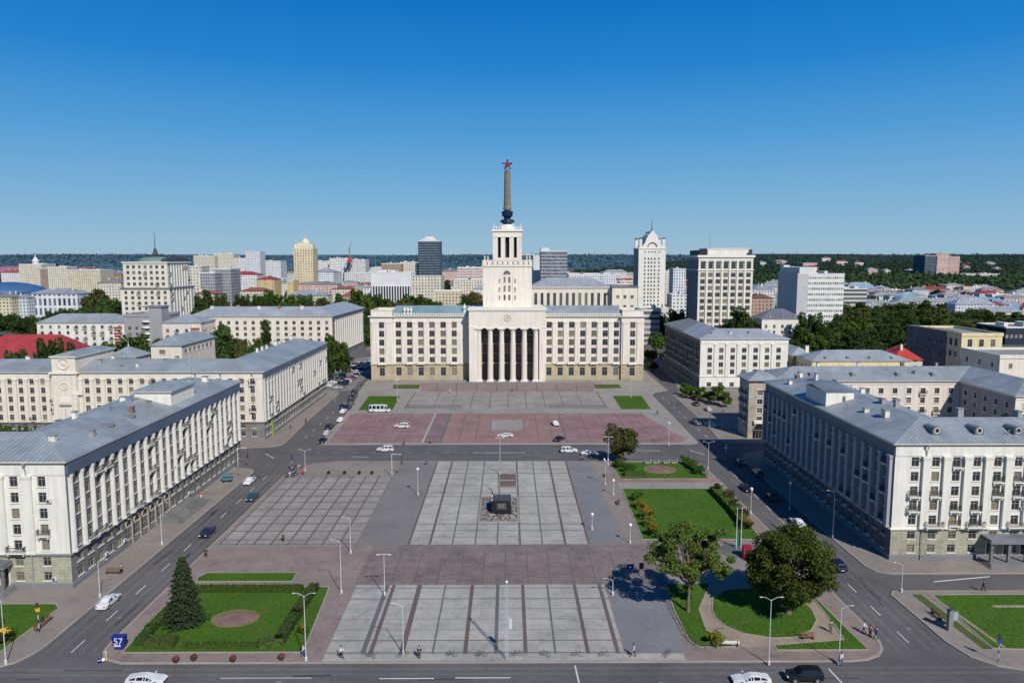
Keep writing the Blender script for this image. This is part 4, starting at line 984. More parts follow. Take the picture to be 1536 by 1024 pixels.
for x in (-64.9, -63.2, -60.2, -58.6, 55.2, 56.8, 59.6, 61.3): bar(x, 98, x+(1 if x > 0 else 0), 194, .55, tk_, .0025)
for y in (87.2, 89.0, 92.3, 93.6, 199.2, 201, 207, 209): bar(-66 if y > 100 else -150, y, 66 if y > 100 else 150, y, .6, tk_, .003)
struct('wheel_paths', k)
k = MB()
for x, y in ((-60, 108), (-44, 88), (-63, 130), (58, 133), (20, 90), (-5, 203), (44, 200), (60, 104), (-30, 90.5)):
    k.idx([(x+.4*math.cos(i*PI/6), y+.4*math.sin(i*PI/6), .009) for i in range(12)], [tuple(range(12))], plinth_m)
struct('manhole_covers', k)
# lawns -----------------------------------------------------------
def lawn(poly, lab=None, z=.2, mat=grass):
    k = MB(); n = len(poly); inn = offs(poly, -.18)
    for i in range(n):
        j = (i+1) % n; a, b, c, d = poly[i], poly[j], inn[i], inn[j]
        k.face([(*a, Z1), (*b, Z1), (*b, z+.03), (*a, z+.03)], kerbm); k.face([(*a, z+.03), (*b, z+.03), (*d, z+.03), (*c, z+.03)], kerbm)
        k.face([(*c, z+.03), (*d, z+.03), (*d, z), (*c, z)], kerbm)
    struct('lawn_edging', k)
    k = MB(); k.face([(*p, z) for p in inn], mat); struct('lawn', k)
    # blades: uncountable tufts
    xs = [p[0] for p in inn]; ys = [p[1] for p in inn]; A_ = (max(xs)-min(xs))*(max(ys)-min(ys))
    near = sum(ys)/len(ys) < 140
    N = int(min(5200, A_*(9 if near else 2.5))); t = MB(); pts = []
    while len(pts) < N:
        x = R.uniform(min(xs), max(xs)); y = R.uniform(min(ys), max(ys)); c = False
        for i in range(n):
            (x1, y1), (x2, y2) = inn[i], inn[(i+1) % n]
            if (y1 > y) != (y2 > y) and x < (x2-x1)*(y-y1)/(y2-y1)+x1: c = not c
        if c: pts.append((x, y))
        else: N -= 1 if R.random() < .3 else 0
    mt = M_leaf('grass_blade', (.048, .108, .014), .4)
    s = .16 if near else .3
    for x, y in pts:
        a = R.uniform(0, PI); dx, dy = s*math.cos(a), s*math.sin(a); h = R.uniform(.03, .09)*(1 if near else 1.2)
        t.face([(x-dx, y-dy, z), (x+dx, y+dy, z), (x+dx*.5+R.uniform(-.1, .1), y+dy*.5+R.uniform(-.1, .1), z+h)], mt)
    struct('grass_tufts', t, kind='stuff')
lawn([(-54.2, 97.5), (-28.7, 97.5), (-30.0, 118.3), (-54.5, 118.3), (-54.8, 108)])
lawn([(-53.4, 120.3), (-36.8, 120.3), (-37.1, 124.0), (-53.0, 124.0), (-53.9, 122)])
lawn([(-110, 97), (-71.3, 97.5), (-71, 111), (-72.4, 112.4), (-110, 112.4)])
lawn([(27.4, 98.6), (32.5, 98.6), (29.6, 103.6), (30.2, 110), (34.2, 118.6), (34.2, 119.2), (26.8, 119.2), (26.0, 110), (26.1, 101), (26.5, 99.4)])
lawn(arc_pts((39.9, 109.0), 8.0, 200, 560, 30)[:-1] if False else [(33.2, 113.8), (31.9, 109.5), (31.9, 107), (32.6, 104.6), (34.6, 102.4), (38.3, 101.0), (42, 101.2), (45.2, 103.3), (47.3, 106.4), (48, 110), (47.3, 113.6), (45, 116.3), (41, 117.4), (36.5, 116.9)])
lawn([(37.9, 97.7), (51.0, 97.7), (50.6, 104), (50.2, 113.5), (49.5, 113.5), (49.1, 104), (48.6, 100.6), (37.9, 99.2)])
lawn([(26.4, 138.8), (50.0, 138.8), (51.2, 171), (27.3, 171)])
lawn([(28.2, 178.8), (50.7, 178.8), (50.0, 194), (27.4, 194)])
lawn([(-54.8, 262.8), (-42, 262.8), (-43.3, 291), (-56.2, 291)]); lawn([(41.4, 263.9), (52.6, 263.9), (54.0, 291), (42, 291)])
lawn([(-49, 307), (-37.5, 307), (-38.5, 318), (-50.5, 318)], mat=grass2); lawn([(37, 307), (48.6, 308), (49, 318), (37.5, 318)], mat=grass2)
lawn([(68.6, 98.0), (74, 97.6), (130, 97.6), (130, 114.8), (69.6, 114.8)])
sheet('verge', [(66.4, 115), (68, 115), (68.6, 98), (67.2, 98)], Z2, grass2)
# paths in the south-east garden
sheet('garden_path', [(26.4, 119.3), (51, 119.3), (50, 137.5), (27, 137.5)], Z2, M_plain('warm_grey_path', (.24, .215, .20), .9, .12))
tanp = M_plain('tan_path', (.30, .245, .19), .9, .15, .3, 2)
sheet('garden_path', [(28, 98.6), (37.8, 98.6), (37.8, 97.5), (49.4, 97.5), (49.4, 119.2), (30, 119.2)], Z2, tanp)
sheet('garden_path', rect(77, 110, 110.2, 111.0), .206, tanp); sheet('garden_path', [(69.0, 115), (69.5, 115), (70.8, 98.3), (70.2, 98.3)], .207, tanp)
def bed(x, y, rx, ry, zz=.205):
    ot = [(x+rx*1.18*math.cos(i*PI/14), y+ry*1.18*math.sin(i*PI/14)) for i in range(28)]; sheet('flower_bed_rim', ot, zz, M_plain('dry_grass_rim', (.22, .17, .08), .95, .3))
    k = MB(); 
    for q in range(6):
        r0 = 1-q/6; r1 = 1-(q+1)/6
        for i in range(28):
            j = (i+1) % 28; hh = lambda r: zz+.005+.18*(1-r*r)
            P4 = [(x+rx*r*math.cos(t*PI/14), y+ry*r*math.sin(t*PI/14), hh(r)) for r, t in ((r0, i), (r0, j), (r1, j), (r1, i))]
            k.face(P4 if r1 > 0 else P4[:3], soil)
    struct('flower_bed', k)
bed(-41.9, 107.4, 3.1, 2.4); bed(39.8, 187.1, 3.6, 3.4)
sheet('brick_path', rect(27, 53, 176.2, 178.6), Z2, redo); sheet('paving_panel', rect(26.9, 53, 171.2, 176.1), Z2, pavel)
# far streets and lots
sheet('parking_lot', [(-100, 303.2), (-66, 303.2), (-66, 430), (-100, 384)], .02, greya)
sheet('far_lawn', [(-98, 450), (-88, 450), (-83, 490), (-100, 490)], .06, grass); sheet('far_paving', [(-86, 440), (-66, 440), (-88, 560), (-110, 560)], .05, redp)
sheet('far_verge', [(-79, 412), (-66, 412), (-66, 436), (-80, 436)], .07, grass)
# hills ----------------------------------------------------------
def hill(name, mat, prof, ylist, x0, x1, nx=60, amp=4, seed=1, ramp=None):
    rr = random.Random(seed); k = MB(); V_ = []; ph = [rr.uniform(0, 6) for _ in range(6)]
    for j, (y, z) in enumerate(zip(ylist, prof)):
        for i in range(nx+1):
            x = x0+(x1-x0)*i/nx; t = sum(math.sin(x/(260*(q+1))+ph[q]+y*.0007*q) for q in range(6))/3
            f_ = ramp(x/y) if ramp else 1
            V_.append((x, y, -.5+(z+.5+amp*t*(z/90 if z > 0 else 0))*f_))
    m_ = len(ylist); F_l = [(j*(nx+1)+i, j*(nx+1)+i+1, (j+1)*(nx+1)+i+1, (j+1)*(nx+1)+i) for j in range(m_-1) for i in range(nx)]
    k.idx(V_, F_l, mat); struct(name, k, True)
hz1 = M_plain('hazy_blue_woods', (.055, .125, .175), 1.0, .34, .0016, .012)  # both hill colours have the distance haze painted in
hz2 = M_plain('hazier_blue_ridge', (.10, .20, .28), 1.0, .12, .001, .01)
wood = M_plain('dark_woodland_floor', (.018, .035, .018), 1.0, .4, .01, .1)
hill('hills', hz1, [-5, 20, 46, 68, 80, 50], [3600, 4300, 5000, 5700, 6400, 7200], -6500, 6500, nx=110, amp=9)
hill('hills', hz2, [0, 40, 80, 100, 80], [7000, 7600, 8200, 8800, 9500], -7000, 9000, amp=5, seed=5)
def wramp(q): t = max(0.0, min(1.0, (q-.10)/.24)); return t*t*(3-2*t)
hill('wooded_hills', wood, [-.4, 12, 30, 50, 66, 76, 50], [1250, 1700, 2350, 3000, 3450, 3900, 4500], 100, 4200, nx=90, amp=7, seed=3, ramp=wramp)
# ------------------------------------------------------------------ trees
leaf_a = M_leaf('leaves_mid', (.055, .095, .018)); leaf_b = M_leaf('leaves_dark', (.038, .072, .019)); leaf_c = M_leaf('leaves_olive', (.070, .085, .024))
leaf_l = M_leaf('leaves_fresh', (.07, .13, .02)); leaf_s = M_leaf('spruce_needles', (.042, .070, .036), .35); leaf_r = M_leaf('leaves_rusty', (.075, .085, .03))
leaf_f = M_leaf('leaves_far', (.022, .044, .022), .5)
def quads_mesh(name, P, Nn, size, mat, asp=1.0, jit=.6, extra=None):
    """many leaf quads at points P, roughly facing along Nn"""
    n = len(P); Nn = Nn+NR.normal(0, jit, (n, 3)); Nn /= np.linalg.norm(Nn, axis=1)[:, None]+1e-9
    t = NR.normal(0, 1, (n, 3)); t -= (t*Nn).sum(1)[:, None]*Nn; t /= np.linalg.norm(t, axis=1)[:, None]+1e-9
    b = np.cross(Nn, t); s = (size*NR.uniform(.6, 1.35, n))[:, None]
    bend = Nn*s*.25
    V = np.stack([P-t*s, P-b*s*asp*.6+bend, P+t*s, P+b*s*asp*.6-bend], 1).reshape(-1, 3)
    me = bpy.data.meshes.new(name); me.vertices.add(4*n); me.vertices.foreach_set('co', V.ravel().astype(np.float32))
    me.loops.add(4*n); me.loops.foreach_set('vertex_index', np.arange(4*n, dtype=np.int32)); me.polygons.add(n)
    me.polygons.foreach_set('loop_start', np.arange(0, 4*n, 4, dtype=np.int32)); me.materials.append(mat); me.update(calc_edges=True); return me
def crown_pts(n, rx, ry, rz, cz, nclump, cr, seed, shape='round', hollow=.55):
    g = np.random.default_rng(seed); C = []
    while len(C) < nclump:
        p = g.normal(0, 1, 3); p /= np.linalg.norm(p); r = g.uniform(hollow, 1.0); p = p*r
        if shape == 'round' and p[2] < -.75: continue
        if shape == 'open' and p[2] < -.55: continue
        k = 1.0
        if shape == 'cone': z = (p[2]+1)/2; k = (1-z)*1.15+.08
        C.append((p[0]*rx*k, p[1]*ry*k, cz+p[2]*rz))
    C = np.array(C); rr = cr*g.uniform(.6, 1.3, nclump); per = max(1, n//nclump); P = []; N_ = []
    for c, r in zip(C, rr):
        d = g.normal(0, 1, (per, 3)); d /= np.linalg.norm(d, axis=1)[:, None]; q = r*g.uniform(.55, 1.05, per)[:, None]
        dd = d*q; dd[:, 2] *= .75; P.append(c+dd); N_.append(d*.8+np.array([0, 0, .5]))
    return np.concatenate(P), np.concatenate(N_), C
def trunk_mesh(h, r, C, nb, seed=0, lean=0.0):
    rr = random.Random(seed); t = MB(); top = Vector((lean, 0, h)); n = 5; pts = [Vector((lean*(i/n)**2+rr.uniform(-.1, .1)*(i > 0), rr.uniform(-.1, .1)*(i > 0), h*i/n)) for i in range(n+1)]
    for i in range(n): t.tube(pts[i], pts[i+1], r*(1.25 if i == 0 else 1-.13*i), r*(1-.13*(i+1)), bark, 8, False)
    if len(C):
        idx = list(range(len(C))); rr.shuffle(idx)
        for k in idx[:nb]:
            c = Vector(C[k]); st_ = pts[rr.randint(3, n)]; mid = st_.lerp(c, .5)+Vector((0, 0, -.1*abs(c.x)))
            t.tube(st_, mid, r*.42, r*.26, bark, 5, False); t.tube(mid, c, r*.26, r*.08, bark, 5, False)
            for q in range(2):
                e = c+Vector((rr.uniform(-1, 1), rr.uniform(-1, 1), rr.uniform(-.3, 1)))*r*3.5; t.tube(mid, e, r*.16, r*.05, bark, 4, False)
    return t.mesh('trunk', True)
def tree_thing(name, loc, crown, trunk, label, cat='tree', group=None, scale=1.0, rz=0):
    t = thing(name, label, cat, loc, rz, group); t.scale = (scale,)*3 if isinstance(scale, (int, float)) else scale
    link('crown', crown, t); link('trunk', trunk, t); return t
# four near trees, each its own
P, N_, C = crown_pts(15500, 6.7, 5.6, 4.9, 9.6, 60, 1.1, 21, 'open', .6)
tree_thing('open_crowned_tree', (28.2, 109.3, .2), quads_mesh('crown', P, N_, .19, M_leaf('leaves_pale_green', (.075, .115, .022), .5)), trunk_mesh(6.6, .30, C, 34, 2), 'open crowned tree with pale forked trunk on the small lawn beside the slabs')
P, N_, C = crown_pts(42000, 5.9, 5.7, 5.6, 7.8, 85, 1.75, 24, 'round', .72)
tree_thing('round_crowned_tree', (43.6, 108.5, .2), quads_mesh('crown', P, N_, .20, M_leaf('leaves_olive_green', (.072, .105, .02), .5)), trunk_mesh(6.0, .42, C, 25, 3), 'largest round leafy tree on the oval lawn of the corner garden')
P, N_, C = crown_pts(9000, 4.3, 4.0, 5.2, 6.2, 46, 1.25, 23, 'round', .3)
tree_thing('slender_crowned_tree', (30.9, 194.0, .2), quads_mesh('crown', P, N_, .26, leaf_r), trunk_mesh(5.0, .2, C, 18, 4), 'brownish green tree standing alone by the cross street at the lawn corner')
def spruce(h, r, n, seed, size):
    g = np.random.default_rng(seed); P = []; N_ = []; lay = int(h/.42)
    for i in range(lay):
        z = .5+(h-.6)*i/lay+g.normal(0, .06); rad_ = (r*(1-z/h)**.8+.1)*g.uniform(.82, 1.14); nb = int(10+rad_*7); per = max(6, n//(lay*nb))
        for b in range(nb):
            a = 2*PI*(b+g.uniform(-.4, .4))/nb; L = rad_*g.uniform(.62, 1.2); t = g.uniform(.12, 1, per)**.7
            P.append(np.stack([L*t*math.cos(a)+g.normal(0, .11, per), L*t*math.sin(a)+g.normal(0, .11, per), z-.34*L*t*.8+.25*(t**3)*L*.4+g.normal(0, .07, per)], 1))
            N_.append(np.tile([math.cos(a)*.5, math.sin(a)*.5, .9], (per, 1)))
    return quads_mesh('crown', np.concatenate(P), np.concatenate(N_), size, leaf_s, .7, .35)
tree_thing('spruce_tree', (-48.9, 105.8, .2), spruce(10.6, 3.1, 26000, 4, .17), trunk_mesh(9, .22, [], 0, 4), 'tall dark blue green spruce at the left edge of the front lawn', 'spruce')
# mid and far prototypes
def proto_tree(n, rx, rz, cz, ncl, cr, size, mat, seed, shape='round', tr=.22):
    P, N_, C = crown_pts(n, rx, rx*.95, rz, cz, ncl, cr, seed, shape, .45)
    return quads_mesh('crown', P, N_, size, mat), trunk_mesh(cz*.75, tr, C, 6, seed)
MID = [proto_tree(3600, 5.0, 4.2, 6.2, 46, 1.5, .42, leaf_b, 31), proto_tree(3600, 4.6, 4.6, 6.6, 44, 1.4, .42, leaf_a, 32), proto_tree(3200, 5.4, 3.9, 5.8, 40, 1.6, .44, leaf_c, 33),
       proto_tree(2800, 3.0, 6.0, 7.2, 36, 1.1, .40, leaf_b, 34, 'cone'), proto_tree(3200, 4.8, 4.4, 6.3, 42, 1.4, .42, leaf_l, 35)]
FAR = [proto_tree(700, 5.0, 4.0, 5.8, 26, 1.9, .95, m_, 41+i) for i, m_ in enumerate((leaf_b, leaf_f, leaf_c, leaf_f))]
TH = {0: 10.6, 1: 11.4, 2: 10.0, 3: 13.4, 4: 10.9}; TW = {0: 11.4, 1: 10.6, 2: 12.2, 3: 6.6, 4: 11}
KN = ['tree', 'tree', 'spreading tree', 'pointed tree', 'fresh green tree']
def tree_row(where, L, group, far=False, kinds=None):
    """L of (px, top px, width px, distance[, kind])"""
    L = sorted(L, key=lambda a: a[0]/1.0)
    for i, a in enumerate(L):
        px, ty, wp, Y = a[:4]; kd = a[4] if len(a) > 4 else (kinds or [0, 1, 2])[R.randrange(len(kinds or [0, 1, 2]))]
        X, z = at(px, ty, Y); X1, _ = at(px+wp, ty, Y); z = max(z, 4.0); wd = max(3.0, X1-X)
        if far: cr, tr = FAR[kd % 4]; hh, ww = 10.0, 11.5; sz = 1
        else: cr, tr = MID[kd]; hh, ww = TH[kd], TW[kd]
        lab = f'{ordw(i)} {"tree" if far else KN[kd]} from the left {where}'
        if len(L) == 1: lab = f'{KN[kd]} {where}'
        sx_ = wd/ww
        tree_thing('leafy_tree', (X, Y, -.1), cr, tr, lab, 'tree', group, (sx_, sx_, z/hh), R.uniform(0, 6))
tree_row('peeping over the near left roof in its courtyard', [(6, 632, 34, 172, 1), (33, 637, 22, 170, 0), (50, 640, 18, 172, 0)], 'courtyard trees behind the near left block')
tree_row('between the crest tower block and the red roof', [(24, 523, 42, 286, 0), (72, 506, 50, 292, 0), (108, 509, 26, 296, 2), (46, 530, 26, 283, 0)], 'trees behind the crest tower block')
tree_row('behind the pyramid roofed pavilion', [(170, 512, 48, 335, 0), (203, 500, 56, 330, 0), (232, 506, 40, 340, 1)], 'trees behind the pyramid roof')
tree_row('in front of the long ivory block', [(331, 487, 62, 322, 0), (368, 506, 36, 318, 2), (396, 470, 28, 330, 3), (384, 506, 30, 316, 1), (312, 505, 30, 330, 0)], 'trees before the long ivory block')
tree_row('by the parking lot behind the colonnaded block', [(500, 500, 42, 322, 1), (514, 514, 30, 330, 0), (491, 512, 26, 318, 0)], 'trees by the parking lot')
tree_row('along the left edge behind the blue roofed hall', [(8, 470, 42, 520, 0), (36, 473, 38, 500, 0), (62, 478, 30, 470, 1), (80, 466, 34, 560, 0), (100, 462, 34, 580, 0), (120, 459, 36, 570, 1), (146, 432, 46, 600, 2), (164, 447, 40, 560, 0), (178, 452, 30, 540, 0), (134, 464, 34, 540, 0), (155, 466, 34, 520, 1)], 'trees behind the white apartment houses')
tree_row('right of the cream tower block', [(291, 440, 30, 560, 0), (309, 428, 34, 555, 3), (300, 446, 40, 520, 0), (330, 440, 26, 600, 0), (288, 462, 24, 500, 1)], 'trees beside the cream tower block')
tree_row('behind the roof of the long ivory block', [(362, 441, 30, 640), (386, 441, 30, 620), (408, 434, 38, 600), (432, 441, 34, 610), (456, 441, 36, 640), (482, 444, 34, 600), (508, 434, 28, 560, 3), (536, 432, 34, 560), (549, 444, 30, 540), (552, 462, 22, 480, 0), (547, 486, 22, 470, 1), (555, 505, 16, 466, 0), (575, 446, 34, 640), (600, 446, 44, 620), (622, 441, 44, 640), (646, 446, 40, 620), (700, 441, 30, 640), (716, 436, 26, 640), (670, 416, 22, 900, 3), (560, 440, 30, 700), (520, 446, 30, 620), (444, 446, 30, 560), (398, 446, 30, 560)], 'trees behind the long ivory block')
tree_row('in the shaded lane right of the spired building', [(985, 498, 26, 420, 1), (976, 524, 24, 388, 0), (1000, 492, 26, 470, 0), (1016, 463, 36, 455, 0), (990, 470, 24, 500, 0), (978, 545, 20, 360, 0), (994, 530, 18, 400, 0)], 'trees in the lane')
tree_row('in the shaded gap behind the street saplings', [(1110, 461, 44, 402, 0), (1088, 478, 26, 420, 1), (1130, 478, 26, 404, 0)], 'trees below the ten storey block')
tree_row('on the pavement before the whitish hipped roof block', [(1026, 573, 18, 292, 4), (1036, 578, 22, 286, 4), (1052, 580, 26, 281, 4), (1066, 586, 22, 276, 4), (1078, 577, 28, 272, 4), (1090, 588, 20, 268, 4)], 'street trees')
tree_row('beside the white house with mansard roof', [(1214, 468, 48, 390, 0), (1200, 490, 40, 372, 1), (1232, 480, 34, 384, 0), (1192, 506, 30, 360, 0), (1222, 500, 40, 362, 1)], 'trees beside the mansard roofed house')
L = []
rt = random.Random(8)
for row, (Y, yt) in enumerate(((392, 508), (420, 494), (460, 480), (500, 470), (550, 461), (600, 454))):
    x = 1238+row*4+rt.uniform(0, 10); lim = 1392 if row < 2 else 1470
    while x < lim:
        yy = yt+rt.uniform(-5, 6)+(max(0, (x-1400))*.18); L.append((x, yy, rt.uniform(30, 44), Y+rt.uniform(-12, 12), rt.choice([0, 1, 2, 0]))); x += rt.uniform(20, 28)
tree_row('in the big grove behind the red gabled roof', L, 'grove of trees on the right')
L = []
for Y, yt in ((560, 468), (520, 478), (480, 492)):
    x = 1462+rt.uniform(0, 8)
    while x < 1536: L.append((x, yt+rt.uniform(-5, 5), rt.uniform(24, 36), Y)); x += rt.uniform(17, 24)
tree_row('beside the dark blue glass building', L, 'trees by the dark blue building')
# trees scattered in the town beyond
L = []
for i in range(64):
    Y = rt.uniform(620, 1350); px = rt.uniform(285, 1010); 
    if 722 < px < 805: continue
    L.append((px, 388+(55-rt.uniform(8, 13))*1100/Y, 9*1100/Y+rt.uniform(0, 6), Y, rt.randrange(4)))
tree_row('scattered among the distant town roofs', L, 'trees among the distant roofs', far=True)
L = []
for i in range(70):
    Y = rt.uniform(620, 1250); px = rt.uniform(1130, 1536); L.append((px, 388+(55-rt.uniform(8, 13))*1100/Y, 11*1100/Y+rt.uniform(0, 6), Y, rt.randrange(4)))
tree_row('scattered among the low roofs of the right hand suburb', L, 'trees in the suburb on the right', far=True)
# woods on the hills: one mass nobody could count
def woods(name, n, y0, y1, mat, seed):
    g = np.random.default_rng(seed); P = []; N_ = []
    for i in range(n):
        y = g.uniform(y0, y1); x = g.uniform(.09, .78)*y
        # clearings: leave out clumps where a slow pattern says so
        if math.sin(x*.011+1.3)*math.sin(y*.0062+x*.003+.4) > .62 and g.uniform() < .85: continue
        hh = np.interp(y, [1250, 1700, 2350, 3000, 3450, 3900], [-.4, 12, 30, 50, 66, 76])*wramp(x/y)
        s = g.uniform(4, 12)*g.uniform(.7, 1.1); k = 14; d = g.normal(0, 1, (k, 3)); d[:, 2] = abs(d[:, 2])*g.uniform(.6, 1.2)
        P.append(np.array([x, y, hh+1+g.uniform(-1, 3)])+d*s*.5); N_.append(d+np.array([0, -.4, .8]))
    me = quads_mesh(name, np.concatenate(P), np.concatenate(N_), 3.0, mat, 1.2, .6); o = link(name, me); o['kind'] = 'stuff'; return o
woods('woodland', 2300, 1250, 1800, M_leaf('wood_leaves_near', (.030, .056, .022), .55), 3)  # leaf colour turns bluer band by band, painting in the distance haze
woods('woodland', 2600, 1800, 2500, M_leaf('wood_leaves_mid', (.026, .052, .032), .5), 4)
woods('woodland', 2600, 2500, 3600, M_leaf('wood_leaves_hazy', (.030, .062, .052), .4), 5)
def ridge_woods(n, mat, seed):
    g = np.random.default_rng(seed); P = []; N_ = []
    for i in range(n):
        y = g.uniform(3900, 6500); x = g.uniform(-.74, .74)*y; hh = np.interp(y, [3600, 4300, 5000, 5700, 6400, 7200], [-5, 20, 46, 68, 80, 50])+6*math.sin(x*.0016+1)*min(1, (y-3600)/2000)
        hh = -.5+(hh+.5); s = g.uniform(10, 26); k = 9; d = g.normal(0, 1, (k, 3)); d[:, 2] = abs(d[:, 2])*.5; P.append(np.array([x, y, hh-3+g.uniform(-2, 3)])+d*s*np.array([1, 1, .55])); N_.append(d+np.array([0, -.4, .8]))
    o = link('distant_woods', quads_mesh('distant_woods', np.concatenate(P), np.concatenate(N_), 9.0, mat, 1.0, .5)); o['kind'] = 'stuff'
ridge_woods(5200, M_leaf('ridge_leaves', (.06, .125, .175), .14), 9)  # blue of the distance haze put into the leaf colour
# ------------------------------------------------------------------ hedges, shrubs
def hedge(name, label, path, wd, h, mat, cat='hedge', group=None, dens=60):
    t = thing(name, label, cat, (path[0][0], path[0][1], .2), 0, group); ox, oy = path[0]
    core = MB(); P = []; N_ = []
    for a, b in zip(path[:-1], path[1:]):
        a = Vector(a)-Vector((ox, oy)); b = Vector(b)-Vector((ox, oy)); d = b-a; L_ = d.length; d = d/L_; nn = Vector((-d.y, d.x)); k = int(L_*dens)
        T = Matrix(((d.x, nn.x, 0, a.x), (d.y, nn.y, 0, a.y), (0, 0, 1, 0), (0, 0, 0, 1)))
        core.box(-wd*.3, L_+wd*.3, -wd/2+.1, wd/2-.1, -.05, h-.12, leaf_b, T)
        for i in range(k):
            s = R.uniform(-wd*.35, L_+wd*.35); f = R.random()
            if f < .5: u, z, n3 = R.uniform(-wd/2, wd/2), h+R.gauss(0, .05), (0, 0, 1)
            elif f < .75: u, z, n3 = -wd/2+R.gauss(0, .04), R.uniform(0, h), (-nn.x, -nn.y, .2)
            else: u, z, n3 = wd/2+R.gauss(0, .04), R.uniform(0, h), (nn.x, nn.y, .2)
            q = a+d*s+nn*u; P.append((q.x, q.y, z)); N_.append(n3)
    link('foliage', quads_mesh('foliage', np.array(P), np.array(N_), .13, mat, 1, .5), t); core.build('stems', t); return t
hedge_m = M_leaf('hedge_leaves', (.055, .115, .02), .4); hedge_o = M_leaf('hedge_brownish', (.05, .055, .02), .4); flow_o = M_leaf('orange_flowers', (.28, .13, .03), .4); flow_y = M_leaf('yellow_green_leaves', (.16, .18, .025), .4)
hedge('clipped_hedge', 'clipped green hedge along the far side of the front left lawn', [(-53, 116.6), (-34.5, 116.6)], 1.3, 1.0, hedge_m)
hedge('clipped_hedge', 'clipped green hedge along the street side of the front left lawn', [(-52.6, 111.5), (-53.0, 104), (-52.6, 99.8)], 1.6, 1.0, hedge_m)
hedge('clipped_hedge', 'low green hedge along the near edge of the front left lawn', [(-46.0, 98.9), (-34, 98.9)], .9, .7, hedge_m)
hedge('clipped_hedge', 'brownish hedge along the plaza side of the front left lawn', [(-32.4, 117), (-32.7, 108), (-32.8, 100), (-35, 98.9)], 1.6, 1.1, hedge_o)
hedge('clipped_hedge', 'rounded dark hedge clump at the left corner of the front left lawn', [(-50.8, 99.6), (-48.2, 99.6)], 2.4, 1.1, hedge_o)
hedge('clipped_hedge', 'long sunlit hedge along the street side of the big right lawn', [(48.8, 168), (49.2, 156), (48.9, 147)], 2.2, 1.4, M_leaf('bright_hedge', (.09, .16, .018), .4))
hedge('clipped_hedge', 'low hedge bordering the far right bed of the upper lawn', [(47.5, 191), (49.0, 184)], 1.5, 1.0, hedge_m)
hedge('clipped_hedge', 'short square hedge at the near left corner of the upper lawn', [(30.2, 181.6), (34.2, 181.6)], 2.0, 1.1, hedge_m)
def shrub_mesh(r, seed, mat, top=None):
    P, N_, C = crown_pts(1500, r, r, r*.8, r*.75, 20, r*.4, seed, 'x', .5)
    a = quads_mesh('foliage', P, N_, .13, mat); b = None
    if top:
        g = np.random.default_rng(seed); n = 260; th = g.uniform(0, 2*PI, n); ph = g.uniform(0, .9, n); P2 = np.stack([r*1.05*np.sin(ph)*np.cos(th), r*1.05*np.sin(ph)*np.sin(th), r*.8+r*.82*np.cos(ph)], 1); b = quads_mesh('blossom', P2, P2-np.array([0, 0, r*.7]), .12, top)
    return a, b
def shrub(label, x, y, r, mat, top=None, group=None, name='shrub', s=1):
    t = thing(name, label, 'shrub', (x, y, .18), R.uniform(0, 6), group); a, b = shrub_mesh(r, R.randrange(999), mat, top)
    link('foliage', a, t)
    if b: link('blossom', b, t)
    k = MB(); k.tube((0, 0, 0), (0, 0, r*.8), .09, .04, bark, 6); k.build('stem', t)
for i, (px, py, tp) in enumerate(((953, 748, None), (960, 762, flow_y), (969, 777, flow_o), (975, 789, flow_y), (979, 803, flow_o))):
    x, y = G(px, py); shrub(f'{ordw(i)} rounded shrub from the far end of the big lawn\'s left edge', x, y-.8, 1.45, flow_y if i % 2 else hedge_m, tp, 'rounded shrubs along the big lawn')
for i, (px, py, w_) in enumerate(((1080, 742, 1.6), (1092, 752, 1.6), (1103, 765, 1.5), (1112, 778, 1.3))):
    x, y = G(px, py); shrub(f'{ordw(i)} dark shrub from the far end beside the big lawn\'s street hedge', x, y, w_, hedge_o, None, 'dark shrubs by the street hedge')
x, y = G(1118, 794); shrub('orange flowering shrub at the near right corner of the big lawn', x, y, 1.4, hedge_m, flow_o)
for i, (px, py, w_) in enumerate(((930, 702, 1.5), (944, 709, 1.7), (1027, 696, 1.5), (1038, 703, 1.6), (1050, 712, 1.7))):
    x, y = G(px, py); shrub(f'{ordw(i)} low green shrub from the left around the upper lawn bed', x, y, w_, hedge_m, None, 'low shrubs round the upper lawn')
for i, (px, py, w_) in enumerate(((1000, 700, .5), (984, 699, .5), (972, 698, .5), (1012, 699, .5))):
    x, y = G(px, 697+0*py); k = thing('stone_block', f'{ordw(i)} pale stone block from the left on the upper lawn edge', 'stone block', (x, y+1.0, .2), 0, 'pale stone blocks'); mb = MB(); mb.box(-.7, .5, -.35, .35, 0, .6, pavel); mb.box(-.8, .6, -.45, .45, .6, .72, plinth_m); mb.box(.65, 1.0, -.3, .3, 0, 1.1, pavel); mb.build('block', k)
x, y = G(14, 966); shrub('yellow flowering shrub at the near left lawn corner', x-1, y+.5, 1.2, hedge_o, M_leaf('yellow_flowers', (.6, .42, .03), .3))
x, y = G(1074, 968); shrub('pale leafy bush beside the white bench in the corner garden', x, y, 1.1, flow_y)
x, y = G(455, 950); shrub('small dark bush by the hedge at the lamp', x, y, .8, hedge_m, flow_y)
x, y = G(22, 925); shrub('small round bush on the near left lawn', x-.8, y-3, .9, hedge_m)
